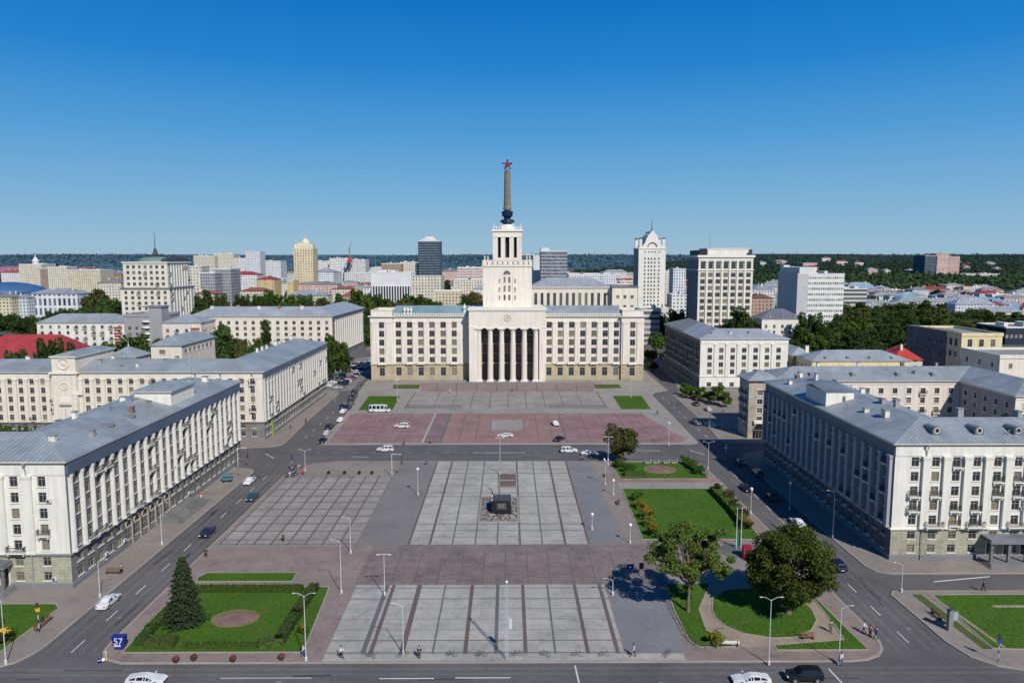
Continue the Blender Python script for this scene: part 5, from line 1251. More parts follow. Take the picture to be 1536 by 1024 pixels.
# ------------------------------------------------------------------ vehicles
def paint_m(n, c, r=.22): 
    m = M_plain('car_paint_'+n, c, r, .05, .8, 3, spec=.6); return m
PW = paint_m('white', (.66, .67, .68)); PB = paint_m('black', (.012, .013, .016)); PN = paint_m('navy', (.012, .018, .06)); PS = paint_m('silver', (.42, .44, .46)); PG = paint_m('grey', (.10, .105, .115)); PT = paint_m('teal', (.02, .07, .09)); PR = paint_m('red', (.3, .02, .02))
cglass = M_plain('car_glass', (.012, .015, .02), .06, .1, spec=.7); tyre = M_plain('tyre_rubber', (.02, .02, .022), .85, .1); rimm = M_plain('alloy_rim', (.45, .46, .48), .3, .1, metal=.6)
lampw = M_plain('headlamp_glass', (.75, .76, .75), .15, .05); lampr = M_plain('tail_lamp', (.4, .02, .02), .2, .1); trimb = M_plain('black_trim', (.02, .02, .022), .6, .1)
def car_proto(name, cat, L=4.7, W=1.84, kind='sedan', simple=False):
    t = thing(name, None, None, (0, 0, -50))
    hl = L/2
    # stations: x, half-width factor, belt z, top z (roof or bonnet), roof half-width factor
    if kind == 'sedan': st = [(-1, .78, .62, .70, .70, 0), (-.965, .92, .80, .93, .80, 0), (-.80, .98, .92, 1.02, .84, 0), (-.60, 1, .93, 1.05, .80, 0), (-.36, 1, .92, 1.40, .68, 1), (-.10, 1, .92, 1.46, .68, 1), (-.06, 1, .92, 1.46, .68, 2), (.14, 1, .91, 1.42, .68, 1), (.40, 1, .90, 1.0, .80, 0), (.72, .98, .84, .90, .80, 0), (.94, .90, .70, .78, .74, 0), (1, .74, .55, .60, .64, 0)]
    elif kind == 'suv': st = [(-1, .84, .80, .95, .74, 0), (-.97, .95, .98, 1.12, .80, 0), (-.86, 1, 1.05, 1.62, .74, 1), (-.40, 1, 1.05, 1.70, .74, 2), (-.36, 1, 1.05, 1.70, .74, 1), (-.02, 1, 1.05, 1.70, .74, 2), (.02, 1, 1.04, 1.70, .74, 1), (.20, 1, 1.03, 1.64, .74, 1), (.46, 1, 1.0, 1.10, .84, 0), (.78, .98, .94, 1.02, .84, 0), (.95, .92, .80, .90, .78, 0), (1, .80, .62, .70, .70, 0)]
    elif kind == 'coupe': st = [(-1, .76, .66, .74, .66, 0), (-.96, .92, .82, .95, .74, 0), (-.78, 1, .92, 1.02, .74, 0), (-.40, 1.0, .90, 1.24, .62, 1), (-.02, 1, .86, 1.30, .60, 1), (.10, 1, .85, 1.26, .60, 1), (.46, 1, .80, .88, .74, 0), (.80, .97, .70, .76, .72, 0), (.95, .88, .58, .62, .64, 0), (1, .68, .48, .50, .52, 0)]
    elif kind == 'van': st = [(-1, .90, 1.15, 2.45, .82, 3), (-.98, .98, 1.2, 2.62, .86, 1), (-.70, 1, 1.2, 2.66, .86, 2), (-.67, 1, 1.2, 2.66, .86, 1), (-.32, 1, 1.2, 2.66, .86, 2), (-.29, 1, 1.2, 2.66, .86, 1), (.06, 1, 1.2, 2.66, .86, 2), (.09, 1, 1.2, 2.66, .86, 1), (.44, 1, 1.2, 2.64, .86, 2), (.47, 1, 1.18, 2.62, .86, 1), (.66, 1, 1.15, 2.5, .84, 1), (.86, .98, 1.12, 1.22, .8, 0), (.97, .9, .85, .95, .78, 0), (1, .8, .7, .75, .7, 0)]
    body = MB(); gl = {'windscreen': MB(), 'rear_window': MB(), 'side_window': MB(), 'side_window2': MB()}
    hw = W/2; secs = []
    for (fx, wf, zb, zt, rf, k) in st:
        x = fx*hl; wd = hw*wf; rw = hw*rf*wf; lo = .24 if abs(fx) < .93 else .34
        half = [(wd*.90, lo), (wd*.99, lo+.16), (wd, (lo+zb)/2+.05), (wd*.97, zb), (rw, zt-.06), (rw*.80, zt)]
        secs.append([(x, -y, z) for y, z in half]+[(x, y, z) for y, z in half[::-1]])
    n = len(secs[0])
    for i in range(len(secs)-1):
        a, b = secs[i], secs[i+1]; ka, kb = st[i][5], st[i+1][5]; za, zb_ = st[i][3]-st[i][2], st[i+1][3]-st[i+1][2]
        for j in range(n-1):
            q = [a[j], b[j], b[j+1], a[j+1]]
            side = j in (3, 7); top = j in (4, 5, 6)
            up = za > .25 or zb_ > .25
            if side and up and not (ka == 2): 
                body.face(q, trimb if False else None or PW); c = Vector([sum(p[k] for p in q)/4 for k in range(3)])
                nrm = (Vector(q[1])-Vector(q[0])).cross(Vector(q[3])-Vector(q[0])).normalized()
                if nrm.y*(1 if c.y > 0 else -1) < 0: nrm = -nrm
                g_ = gl['side_window' if j == 3 else 'side_window2']; g_.face([tuple(c+(Vector(p)-c)*.86+nrm*.012) for p in q], cglass)
            elif top and j == 5 and abs(za-zb_) > .2:
                body.face(q, PW); c = Vector([sum(p[k] for p in q)/4 for k in range(3)])
                w4 = [a[4], b[4], b[7], a[7]]; c = Vector([sum(p[k] for p in w4)/4 for k in range(3)])
                nrm = (Vector(w4[1])-Vector(w4[0])).cross(Vector(w4[3])-Vector(w4[0])).normalized()
                if nrm.z < 0: nrm = -nrm
                gl['windscreen' if zb_ < za else 'rear_window'].face([tuple(c+(Vector(p)-c)*.88+nrm*.05) for p in w4], cglass)
            else: body.face(q, PW)
        body.face([a[0], a[-1], b[-1], b[0]], trimb)
    body.face(secs[0], PW); body.face(secs[-1][::-1], PW)
    rw_ = .34 if kind != 'van' else .38
    axles = (-.60*hl, .62*hl)
    for ax in axles:
        for sy in (-1, 1):
            for q in (0,):
                vs = [(ax+(rw_+.07)*math.cos(2*PI*i/16), sy*(hw*.995+.004), rw_+(rw_+.07)*math.sin(2*PI*i/16)) for i in range(16)]
                vs = [v_ if v_[2] > .05 else (v_[0], v_[1], .05) for v_ in vs]
                body.idx(vs, [tuple(range(16))], trimb)
    # mirrors, bumper, plates
    for sy in (-1, 1): body.box(.30*hl, .30*hl+.18, sy*(hw+.02)-.07 if sy > 0 else -hw-.16, sy*(hw+.02)+.14 if sy > 0 else -hw-.0, .92 if kind != 'van' else 1.3, 1.06 if kind != 'van' else 1.6, PW)
    body.box(hl-.06, hl+.01, -.5, .5, .36, .5, trimb); body.box(-hl-.02, -hl+.05, -.28, .28, .52 if kind != 'van' else .8, .64 if kind != 'van' else .92, lampw)
    if kind == 'van':
        gl['windscreen'] = MB(); gl['windscreen'].face([(.66*hl+.1, -hw*.78, 2.42), (.66*hl+.1, hw*.78, 2.42), (.86*hl+.02, hw*.84, 1.26), (.86*hl+.02, -hw*.84, 1.26)], cglass)
        gl['rear_window'] = MB(); gl['rear_window'].face([(-hl-.01, -hw*.7, 1.4), (-hl-.01, hw*.7, 1.4), (-hl-.01, hw*.66, 2.2), (-hl-.01, -hw*.66, 2.2)], cglass)
    bo = body.build('body', t)
    for k_, g_ in gl.items():
        if g_.f: g_.build(k_.replace('2', ''), t)
    wm = MB(); wm.tube((0, -.11, 0), (0, .11, 0), rw_, rw_, tyre, 18); rm = MB(); rm.tube((0, -.122, 0), (0, .122, 0), rw_*.62, rw_*.62, rimm, 14)
    for i in range(5):
        a = 2*PI*i/5; 
    wme = wm.mesh('tyre'); rme = rm.mesh('rim')
    for ax in axles:
        for sy in (-1, 1):
            o = link('wheel', wme, t, (ax, sy*(hw-.07), rw_)); link('rim', rme, o)
    zf = st[-2][2]-.05
    for sy in (-1, 1):
        h_ = MB(); h_.box(-.10, .10, -.17, .17, -.07, .07, lampw); link('headlight', h_.mesh('headlight'), t, (hl*.965, sy*hw*.62, zf+.02), Matrix.Translation((hl*.965, sy*hw*.62, zf)) @ Matrix.Rotation(-sy*.25, 4, 'Z'))
        h_ = MB(); h_.box(-.06, .06, -.16, .16, -.07, .07, lampr); link('tail_light', h_.mesh('tail_light'), t, None, Matrix.Translation((-hl*.975, sy*hw*.66, st[1][2]-.06)))
    return t
CP = {k: car_proto('car', 'car', **a) for k, a in {'sedan': dict(kind='sedan', L=4.9, W=1.9), 'suv': dict(kind='suv', L=4.8, W=1.95), 'coupe': dict(kind='coupe', L=4.9, W=2.0), 'van': dict(kind='van', L=7.6, W=2.3)}.items()}
CN = {'sedan': 'saloon_car', 'suv': 'estate_car', 'coupe': 'sports_car', 'van': 'minibus'}
def car(kind, pnt, x, y, head, label, group='cars on the roads round the square', s=1.0, z=0.0):
    return dup(CP[kind], (x, y, z), rad(head), label, 'minibus' if kind == 'van' else 'car', group, s, {'body': {0: pnt}}, CN[kind])
car('sedan', PW, -64.0, 112.4, 90, 'white saloon driving up the left avenue beside the corner lawn')
car('coupe', PW, -47.2, 90.4, 0, 'white sports car on the front street left of the square')
car('sedan', PN, -60.4, 142.4, -90, 'navy saloon coming down the left avenue past the round columns')
car('sedan', PW, -63.8, 176.3, -90, 'white saloon in the left avenue just below the crossing')
car('sedan', PT, -58.9, 164.2, -90, 'dark teal saloon in the left avenue behind the white one')
car('suv', PW, -34.7, 235.2, 172, 'white hatchback crossing the purple paving on the upper square', z=Z1)
car('coupe', PW, -.9, 222.6, 178, 'white car parked on the terracotta paving before the centre panel', z=Z1)
car('suv', PW, -35.3, 206.4, 180, 'white hatchback on the cross street left of the lamp posts')
car('suv', PW, 17.4, 204.9, 0, 'white estate car leading on the cross street near the lone tree')
car('sedan', PW, 23.0, 201.9, 0, 'white saloon following on the cross street beside the lone tree')
car('sedan', PW, 15.6, 239.0, -80, 'white saloon standing on the right part of the terracotta paving', z=Z1)
car('sedan', PB, 15.6, 218.2, 60, 'black car turning at the near edge of the terracotta paving', z=Z1)
for i, (k, p_, x, y, lab) in enumerate((('sedan', PB, -55.9, 216.6, 'black saloon nearest the crossing in the row left of the purple paving'), ('sedan', PS, -57.0, 227, 'silver car between two black ones left of the purple paving'), ('suv', PB, -58.2, 235, 'black estate car third in the row left of the purple paving'),
        ('sedan', PW, -57, 245.5, 'white saloon at the middle of the purple paving kerb'), ('sedan', PW, -59.2, 259.6, 'white saloon just below the minibus lawn in the left avenue'), ('suv', PN, -58.8, 266, 'navy estate car beside the left lawn, nearest of its cluster'), ('sedan', PN, -61.6, 268, 'navy saloon beside the left lawn, outer of its cluster'),
        ('sedan', PG, -59.4, 273, 'grey saloon beside the middle of the left lawn'), ('sedan', PB, -60.6, 279.5, 'black saloon beside the far half of the left lawn'), ('suv', PN, -62.0, 286.5, 'navy estate car near the far end of the left lawn'), ('suv', PB, -63.2, 298, 'black estate car at the mouth of the parking lot'), ('sedan', PG, -64.8, 318, 'dark grey car in the lane beside the palace corner'))):
    car(k, p_, x, y, 88 if i % 3 else -92, lab, 'cars along the left avenue')
car('van', PW, -46.2, 260.2, 0, 'white minibus parked at the near edge of the left lawn', 'vehicles at the upper square', z=Z1)
for k, p_, x, y, h_, lab in (('sedan', PG, 62.6, 240.4, -70, 'dark saloon crossing the sunlit part of the right avenue'), ('sedan', PS, 67.0, 237.0, -60, 'silver saloon at the kerb by the shaded stone house'), ('sedan', PT, 62.6, 192.6, 90, 'teal car in the shadow at the right crossing'), ('suv', PT, 63.7, 182.2, 90, 'teal estate car in deep shadow below the right crossing'),
        ('coupe', PB, 57.0, 170.2, -90, 'black sports car in the right avenue beside the big lawn'), ('sedan', PB, 60.8, 163.6, 90, 'black saloon at the shadow edge of the right avenue'), ('sedan', PW, 60.2, 147.0, 92, 'whitish saloon half in shadow in the right avenue'), ('suv', PN, 58.8, 125.6, 90, 'navy estate car just right of the round leafy tree'),
        ('suv', PB, 38.9, 90.8, 180, 'black estate car on the front street right of the square'), ('coupe', PW, 31.7, 90.0, 180, 'white sports car at the bottom edge right of the centre'), ('sedan', PS, 72.8, 262, 90, 'silver car parked by the street saplings, nearest'), ('sedan', PB, 70.9, 272, 92, 'black car parked by the street saplings, farther up'), ('sedan', PR, 73.4, 284, 92, 'red car parked by the street saplings, farthest up')):
    car(k, p_, x, y, h_, lab, 'cars in the right avenue and front street', z=Z1 if x > 68 else 0)
# parking lot: rows of cars
rp_ = random.Random(4)
for r_, (x, y0, y1, nm) in enumerate(((-72.5, 308, 352, 'front'), (-78.5, 312, 384, 'second'), (-86.5, 324, 400, 'third'), (-73.5, 362, 426, 'far right'), (-94.0, 340, 382, 'far left'))):
    y = y0; i = 0
    while y < y1:
        k = rp_.choice(['sedan', 'suv', 'sedan']); p_, cn = rp_.choice([(PW, 'white'), (PB, 'black'), (PS, 'silver'), (PG, 'grey'), (PN, 'navy'), (PW, 'white'), (PR, 'red')])
        car(k, p_, x+rp_.uniform(-.3, .3), y, rp_.choice([0, 180])+rp_.uniform(-3, 3), f'{cn} car, {ordw(i)} from the near end of the {nm} parking row', 'cars in the parking lot', z=.03)
        y += rp_.uniform(2.9, 3.6); i += 1
for t in CP.values(): remove_tree(t)
# ------------------------------------------------------------------ the town around and beyond
def block(name, label, px0, px1, ytop, Y, dep, mat, roof='flat', rm=None, rise=3, group=None, cat='building', rz=0, extra=None, z0=-.3, parap=None):
    """a simple house seen far off: its near face spans px0..px1 at distance Y, eaves at ytop"""
    x0, zt = at(px0, ytop, Y); x1, _ = at(px1, ytop, Y); xc = (x0+x1)/2; hw = (x1-x0)/2
    t = thing(name, label, cat, (xc, Y+dep/2, 0), rz, group); w_ = MB(); hd = dep/2
    for a, b in (((-hw, -hd), (hw, -hd)), ((hw, -hd), (hw, hd)), ((hw, hd), (-hw, hd)), ((-hw, hd), (-hw, -hd))):
        w_.face([(*a, z0), (*b, z0), (*b, zt), (*a, zt)], mat)
    w_.build('wall', t); r = MB(); rm = rm or roofb
    if roof == 'flat':
        poly = [(-hw, -hd), (hw, -hd), (hw, hd), (-hw, hd)]; ph = .9 if Y < 900 else 1.2
        ring(r, poly, [(.0, zt-.01), (.15, zt), (.15, zt+ph), (-.4, zt+ph), (-.4, zt+.1)], parap or trim); r.face([(*p, zt+.1) for p in offs(poly, -.4)], rm)
        n = 1+int(hw/9)
        for i in range(n):
            ux = R.uniform(-hw*.75, hw*.6); uw = min(hw*.3, R.uniform(1.5, 4)); r2 = MB(); r2.box(ux, ux+uw, -hd*.3, hd*.3, zt+.1, zt+R.uniform(1.8, 3.2), parap or trim); r2.build('roof_housing', t)
    else:
        if hw >= hd: path_roof(r, [(-hw, 0), (hw, 0)], hd, zt, rise, rm, .5)
        else: path_roof(r, [(0, -hd), (0, hd)], hw, zt, rise, rm, .5)
        for i in range(1+int(max(hw, hd)/8)):
            ux = R.uniform(-hw*.7, hw*.7) if hw >= hd else R.uniform(-hw*.3, hw*.3); uy = R.uniform(-hd*.4, hd*.3) if hw >= hd else R.uniform(-hd*.7, hd*.7)
            c_ = MB(); c_.box(ux, ux+.8, uy, uy+.8, zt, zt+rise+.9, trim); c_.build('chimney', t)
    r.build('roof', t); return t, hw, hd, zt
wcream = M_winwall('cream_far_wall', (.62, .58, .48)); wyel = M_winwall('yellow_far_wall', (.62, .56, .40)); wwhite = M_winwall('white_far_wall', (.66, .66, .65)); wgrey = M_winwall('grey_far_wall', (.33, .335, .36), pu=2.4, fu=.55)
wpink = M_winwall('pink_far_wall', (.60, .42, .38)); wbrown = M_winwall('brown_far_wall', (.38, .26, .2)); wpale = M_winwall('pale_far_wall', (.60, .62, .66), pu=2.8); wor = M_winwall('ochre_far_wall', (.56, .44, .24), pu=9, fu=.1)
wblu = M_winwall('bluish_far_wall', (.50, .56, .62)); wredb = M_winwall('red_balcony_wall', (.58, .55, .53), balc=(.45, .12, .10)); wpinkb = M_winwall('pink_striped_wall', (.66, .62, .6), pz=3.3, fz=.3, fu=.8, balc=(.55, .25, .23))
wglass = M_winwall('dark_curtain_wall', (.035, .06, .085), (.22, .27, .31), pu=2.2, pz=3.4, fu=.78, fz=.25); wstripe = M_winwall('striped_office_wall', (.50, .49, .46), (.05, .06, .08), pu=50, pz=3.6, fu=.96, fz=.5)
wplain = M_plain('blank_pale_wall', (.66, .66, .66), .85, .08)
def block2(*a, **k): return block(*a, **k)[0]
# nearer individual houses, left
t = thing('red_roofed_house', 'low white house under a broad dark red roof at the left edge', 'building', (-175, 330, 0)); k = MB()
x0, _ = at(-60, 540, 320); x1, _ = at(116, 530, 320); rx0, rx1 = x0+175, x1+175
def wallsimple(B_name, label, x0, x1, y0, y1, z1, st, roof, rise, rm, cat='building', over=.6, group=None, name=None, z0=0):
    B = Bld(name or B_name, label, cat, ((x0+x1)/2, (y0+y1)/2), group); hx, hy = (x1-x0)/2, (y1-y0)/2
    p = [(-hx, -hy), (hx, -hy), (hx, hy), (-hx, hy)]
    for i in range(4): facade(B, p[i], p[(i+1) % 4], z1, {**st, **({} if i == 0 else {'cols': None}), **(st.get(i, {}))})
    if roof == 'hip':
        ring(B.P('cornice'), p, [(0, z1-.5), (.3, z1-.3), (over-.05, z1-.05), (over-.05, z1+.04)], trim)
        if hx >= hy: path_roof(B.P('roof'), [(-hx, 0), (hx, 0)], hy, z1+.06, rise, rm, over)
        else: path_roof(B.P('roof'), [(0, -hy), (0, hy)], hx, z1+.06, rise, rm, over)
    else:
        ring(B.P('parapet'), p, [(0, z1-.4), (.25, z1-.3), (.25, z1+1.0), (-.3, z1+1.0), (-.3, z1+.1)], st.get('wall', plaster)); B.P('roof').face([(*q, z1+.1) for q in offs(p, -.3)], roofb)
    return B, hx, hy
remove_tree(t)
B, hx, hy = wallsimple('red_roofed_house', 'low white house under a broad dark red roof at the left edge', x0, x1, 318, 344, 10.5, dict(wall=plaster_w, rows=[(1.2, 1.6), (5, 1.8)], pitch=4, first=3, ww=1.4, frame=wframe), 'hip', 10.5, roofr)
chimney(B, -4, -4, 16, .9, .9, 1); chimney(B, 8, -5, 15, .9, .9, 1); chimney(B, 2, -9, 13, .9, .9, 1); B.done()
x0, z = at(55, 484, 380); x1, _ = at(186, 484, 380)
wst = dict(wall=plaster_w, rows=[(1+3.0*i, 1.7) for i in range(7)], pitch=4.4, first=2.5, ww=1.5, balc=.35, frame=wframe)
B, hx, hy = wallsimple('apartment_house', 'white apartment house with grey roof and red balconies at its right end', x0, x1, 380, 396, z, wst, 'hip', 4.2, roofm)
rb_ = MB(); redb = M_plain('dull_red_panel', (.33, .06, .06), .8, .1); rb_.box(-1.9, 1.9, -1.2, 0, 0, 1.1, redb); rb_.box(-1.9, 1.9, -1.2, 0, -.2, -.003, trim); rb_.box(-1.9, -1.75, -1.2, 0, 1.1, 2.6, trim); rb_.box(1.75, 1.9, -1.2, 0, 1.1, 2.6, trim); rbm = rb_.mesh('loggia')
for i in range(4): B.inst('loggia', rbm, Matrix.Translation((hx-3, -hy-.02, z-3.2-3.0*i)), 5)
B.done()
x0, z = at(186, 474, 372); x1, _ = at(243, 474, 372)
B, hx, hy = wallsimple('apartment_house', 'pale stepped apartment house with curved balconies below the cream tower block', x0, x1, 372, 392, z, dict(wst, wall=plaster_g, stone=plaster_g, pitch=4), 'flat', 0, None)
lg = MB(); n = 8
pts = [(2.2*math.cos(PI+PI*i/n), 1.3*math.sin(PI+PI*i/n)) for i in range(n+1)]
for zz0, zz1, mt in ((0, 1.0, trim), (-.2, 0, plinth_m)):
    for i in range(n): lg.face([(*pts[i], zz0), (*pts[i+1], zz0), (*pts[i+1], zz1), (*pts[i], zz1)], mt)
lg.face([(*p, 0.0) for p in pts], plinth_m); lgm = lg.mesh('curved_balcony')
for i in range(5): B.inst('curved_balcony', lgm, Matrix.Translation((1.5, -hy-.02, z-3-3.1*i)), 6)
B.P('stair_tower').box(hx-5.5, hx+.8, -hy-2.2, -hy+6, 0, z+4.5, plaster_g); B.P('stair_tower_roof').box(hx-8.5, hx+1.2, -hy-2.6, -hy+6.4, z+4.5, z+5.1, plinth_m)
B.done()
x0, z = at(243, 484, 360); x1, _ = at(301, 484, 360)
B, hx, hy = wallsimple('apartment_house', 'pinkish gabled house between the stair tower and the long ivory block', x0, x1, 360, 378, z, dict(wst, wall=plaster_p, stone=plaster_p), 'hip', 3.6, roofl)
for i in range(3): B.inst('loggia', rbm, Matrix.Translation((hx-2.6, -hy-.02, z-3.6-3.0*i)), 5)
B.done()
x0, z = at(226, 518, 262); x1, _ = at(272, 518, 262)
B, hx, hy = wallsimple('hipped_pavilion', 'small ivory pavilion with hipped blue grey roof behind the long cream block', x0, x1, 262, 292, z, dict(wall=plaster, rows=[(z-3.2, 1.6)], cols=[4.0], ww=2.2, blank=False, frame=wframe), 'hip', 3.0, roofm)
B.done()
x0, z = at(158, 536, 262); x1, _ = at(205, 536, 262)
B, hx, hy = wallsimple('pyramid_roof_pavilion', 'square pavilion with blue grey pyramid roof and finial behind the cream block', x0+.5, x1-.5, 262, 273, z, dict(wall=plaster, rows=[(z-2.6, 1.4)], pitch=3, first=2, ww=1.2), 'hip', 3.4, roofm)
fn = MB(); fn.lathe([(.12, 0), (.3, .5), (.1, .9), (.05, 2.2)], trim, 8); B.inst('finial', fn.mesh('finial'), Matrix.Translation((0, 0, z+3.2)), 2); B.done()
# cream tower block
Y = 470
B = Bld('tower_block', 'stepped cream tower block with green dome and mast, upper left', 'building', (-231.5, Y))
ts = dict(wall=plaster, stone=plaster, ww=1.9, pil=False, frame=wframe, balc=.1)
p = [(-15.5, 0), (15.5, 0), (15.5, 36), (-15.5, 36)]
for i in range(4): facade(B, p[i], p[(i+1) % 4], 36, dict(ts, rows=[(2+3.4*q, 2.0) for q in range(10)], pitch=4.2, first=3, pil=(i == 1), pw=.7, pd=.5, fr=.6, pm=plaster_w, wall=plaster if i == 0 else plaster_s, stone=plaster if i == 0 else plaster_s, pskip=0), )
ring(B.P('cornice'), p, [(0, 35.4), (.6, 35.8), (.6, 36.6), (0, 36.7)], plinth_m)
p2 = offs(p, -1.4)
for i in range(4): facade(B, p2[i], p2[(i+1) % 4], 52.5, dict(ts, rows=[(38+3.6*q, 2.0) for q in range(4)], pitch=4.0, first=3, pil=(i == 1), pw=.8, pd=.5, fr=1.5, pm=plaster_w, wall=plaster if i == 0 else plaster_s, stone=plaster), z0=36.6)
ring(B.P('cornice'), p2, [(0, 51.8), (.7, 52.3), (.7, 53.0), (-.4, 53.0), (-.4, 52.6)], trim); B.P('roof').face([(*q, 52.65) for q in offs(p2, -.4)], roofb)
dm = MB(); dm.lathe([(11.0, 52.7), (10.6, 53.4), (9.6, 54.6), (7.5, 55.6), (4.5, 56.4), (4.2, 56.5)], M_plain('green_grey_dome', (.16, .24, .22), .5, .15), 24, (1, 14, 0)); dm.build('dome', B.root, True)
dm = MB(); navy2 = M_plain('dark_parapet_ironwork', (.05, .055, .07), .7, .2); dm.lathe([(5.2, 56.5), (5.4, 56.9), (5.4, 57.5), (2.0, 57.8), (1.2, 59.5), (.9, 61.0), (.25, 62), (.1, 72)], navy2, 12, (1, 14, 0)); dm.build('mast', B.root)
for i in range(14): B.P('roof_machinery').box(13.2-R.uniform(0, 6), 14.0, 2+i*2.3, 3+i*2.3+R.uniform(0, 1), 53, 53.6+R.uniform(.6, 2.6), navy2)
B.done()
# ten storey block right
B = Bld('tower_block', 'ten storey cream office block with dark shaded side, upper right', 'building', (126.8, 430))
p = [(-15.5, 0), (16.5, 0), (16.5, 27), (-15.5, 27)]
for i in range(4): facade(B, p[i], p[(i+1) % 4], 57, dict(wall=plaster if i == 0 else plaster_g, stone=plaster, rows=[(1.5+3.9*q, 2.4) for q in range(3)]+[(13.6+3.85*q, 2.5) for q in range(9)]+[(49.2, 4.2)], pitch=4.15, first=2.6, ww=2.7, pil=True, pw=.8, pd=.6, fr=3.2, pm=trim if i == 0 else plaster_g, frame=wframe, balc=0, glass=glass))  # side walls use a darker plaster, shade painted into their colour
ring(B.P('cornice'), p, [(0, 55.4), (.8, 55.8), (.8, 57.1), (-.3, 57.1)], trim); ring(B.P('cornice'), p, [(0, 48.0), (.5, 48.2), (.5, 48.7), (0, 48.8)], trim)
B.P('penthouse').box(-9.5, 14.8, 4, 22, 57.1, 60.6, plaster_w); B.P('penthouse').box(-9.8, 15.1, 3.7, 22.3, 60.6, 61.1, trim)
for i in range(8): B.P('lattice').box(-14.6+i*.6, -14.3+i*.6, 1, 25, 57.1, 60.0, navy2); 
for i in range(6): B.P('lattice').box(14.9, 16.0, 1+i*3, 2+i*3, 57.1, 60.4, navy2)
ms = MB(); ms.tube((-6, 12, 61), (-6, 12, 69), .12, .05, navy2, 5); ms.build('mast', B.root); B.P('roof').face([(*q, 57.0) for q in offs(p, -.3)], roofb)
B.done()
# white gabled tower
B = Bld('tower_block', 'tall white tower with ornate gable and slim spire right of the palace', 'building', (117.3, 600))
p = [(-11, 0), (11, 0), (11, 24), (-11, 24)]
for i in range(4): facade(B, p[i], p[(i+1) % 4], 63.5, dict(wall=plaster_w if i != 3 else plaster_g, stone=plaster_w, rows=[(17+3.1*q, 1.5) for q in range(13)]+[(60, 1.0)], cols=[5.2, 8.2, 10.6, 13.2, 16.6] if i in (0, 2) else None, ww=1.3, first=3, pitch=4, frame=wframe, glass=glassd))  # west wall greyer than the rest: its shade is in the colour
ring(B.P('cornice'), p, [(0, 62.6), (.5, 62.9), (.5, 63.7), (0, 63.8)], trim)
gp = [(-8.6, 0), (8.6, 0), (7.4, 2.2), (6.2, 3.6), (5.0, 7.2), (3.4, 10.2), (1.8, 12.0), (1.0, 13.6), (-1.0, 13.6), (-1.8, 12.0), (-3.4, 10.2), (-5.0, 7.2), (-6.2, 3.6), (-7.4, 2.2)]
k = B.P('gable'); n = len(gp); k.idx([(x, -.1, 63.7+z_) for x, z_ in gp]+[(x, 23, 63.7+z_) for x, z_ in gp], [tuple(range(n)), tuple(range(2*n-1, n-1, -1))]+[(i, i+n, (i+1) % n+n, (i+1) % n) for i in range(n)], plaster_w)
for sx in (-1, 1):
    for y_ in (.2, 20): B.P('corner_turret').box(sx*9.4-1.1, sx*9.4+1.1, y_, y_+2.4, 63.7, 71.0, plaster_w); B.P('corner_turret_roof').box(sx*9.4-1.3, sx*9.4+1.3, y_-.2, y_+2.6, 71.0, 71.9, navy2)
ar_ = MB()
for i in range(10): a0, a1 = PI*i/10, PI*(i+1)/10; ar_.tube((3.6*math.cos(a0), -.3, 64.6+3.4*math.sin(a0)), (3.6*math.cos(a1), -.3, 64.6+3.4*math.sin(a1)), .45, .45, plinth_m, 6)
ar_.build('arch_moulding', B.root); sp_ = MB(); sp_.lathe([(.9, 77.2), (.5, 78.4), (.35, 79.5), (.08, 87)], navy2, 8, (0, 4, 0)); sp_.build('spire', B.root); B.done()
# E behind: houses near
def mansard(label, px0, px1, ye, Y, dep, wall_, rm, rise=4):
    x0, z = at(px0, ye, Y); x1, _ = at(px1, ye, Y)
    B, hx, hy = wallsimple('mansard_house', label, x0, x1, Y, Y+dep, z, dict(wall=wall_, stone=wall_, rows=[(1.2+3.2*i, 1.8) for i in range(int((z-1)//3.2))], pitch=4, first=2.4, ww=1.4, balc=.2, frame=wframe), 'hip', rise, rm)
    for i in range(3): dormer(B, -hx*.6+i*hx*.6, -hy+.6, z+.6, 0, .9)
    B.done()
mansard('white house with slate mansard roof below the modernist office slab', 1143, 1205, 478, 400, 16, plaster_w, M_roof('violet_slate_roof', (.16, .165, .21)), 5)
x0, z = at(1218, 541, 290); x1, _ = at(1366, 541, 290)
B, hx, hy = wallsimple('yellow_house', 'long low yellow house with arched windows under a light grey roof', x0, x1, 290, 306, z, dict(wall=plaster_y, stone=plaster_y, rows=[(1.2, 1.6), (z-4.0, 1.9)], pitch=3.7, first=2.2, ww=1.2, frame=wframe), 'hip', 3.4, roofl)
for i in range(4): dormer(B, -hx*.7+i*hx*.45, -hy+.8, z+.6, 0, .6)
chimney(B, -hx+1, 0, z+3.5); B.done()
x0, _ = at(1190, 524, 306); x1, _ = at(1222, 524, 306)
B, hx, hy = wallsimple('grey_roofed_wing', 'short grey roofed wing at the left end of the yellow house', x0, x1, 307, 335, z, dict(wall=stone_d, stone=stone_d, rows=[(4, 2)], pitch=4, first=3, ww=1.3), 'hip', 3.0, roofl); B.done()
t, hw_, hd_, zt_ = block('red_gabled_house', 'house with bright red roof between the yellow house and the shaded block', 1341, 1384, 540, 292, 15, wcream, 'hip', M_roof('bright_red_roof', (.48, .05, .03)), 5)
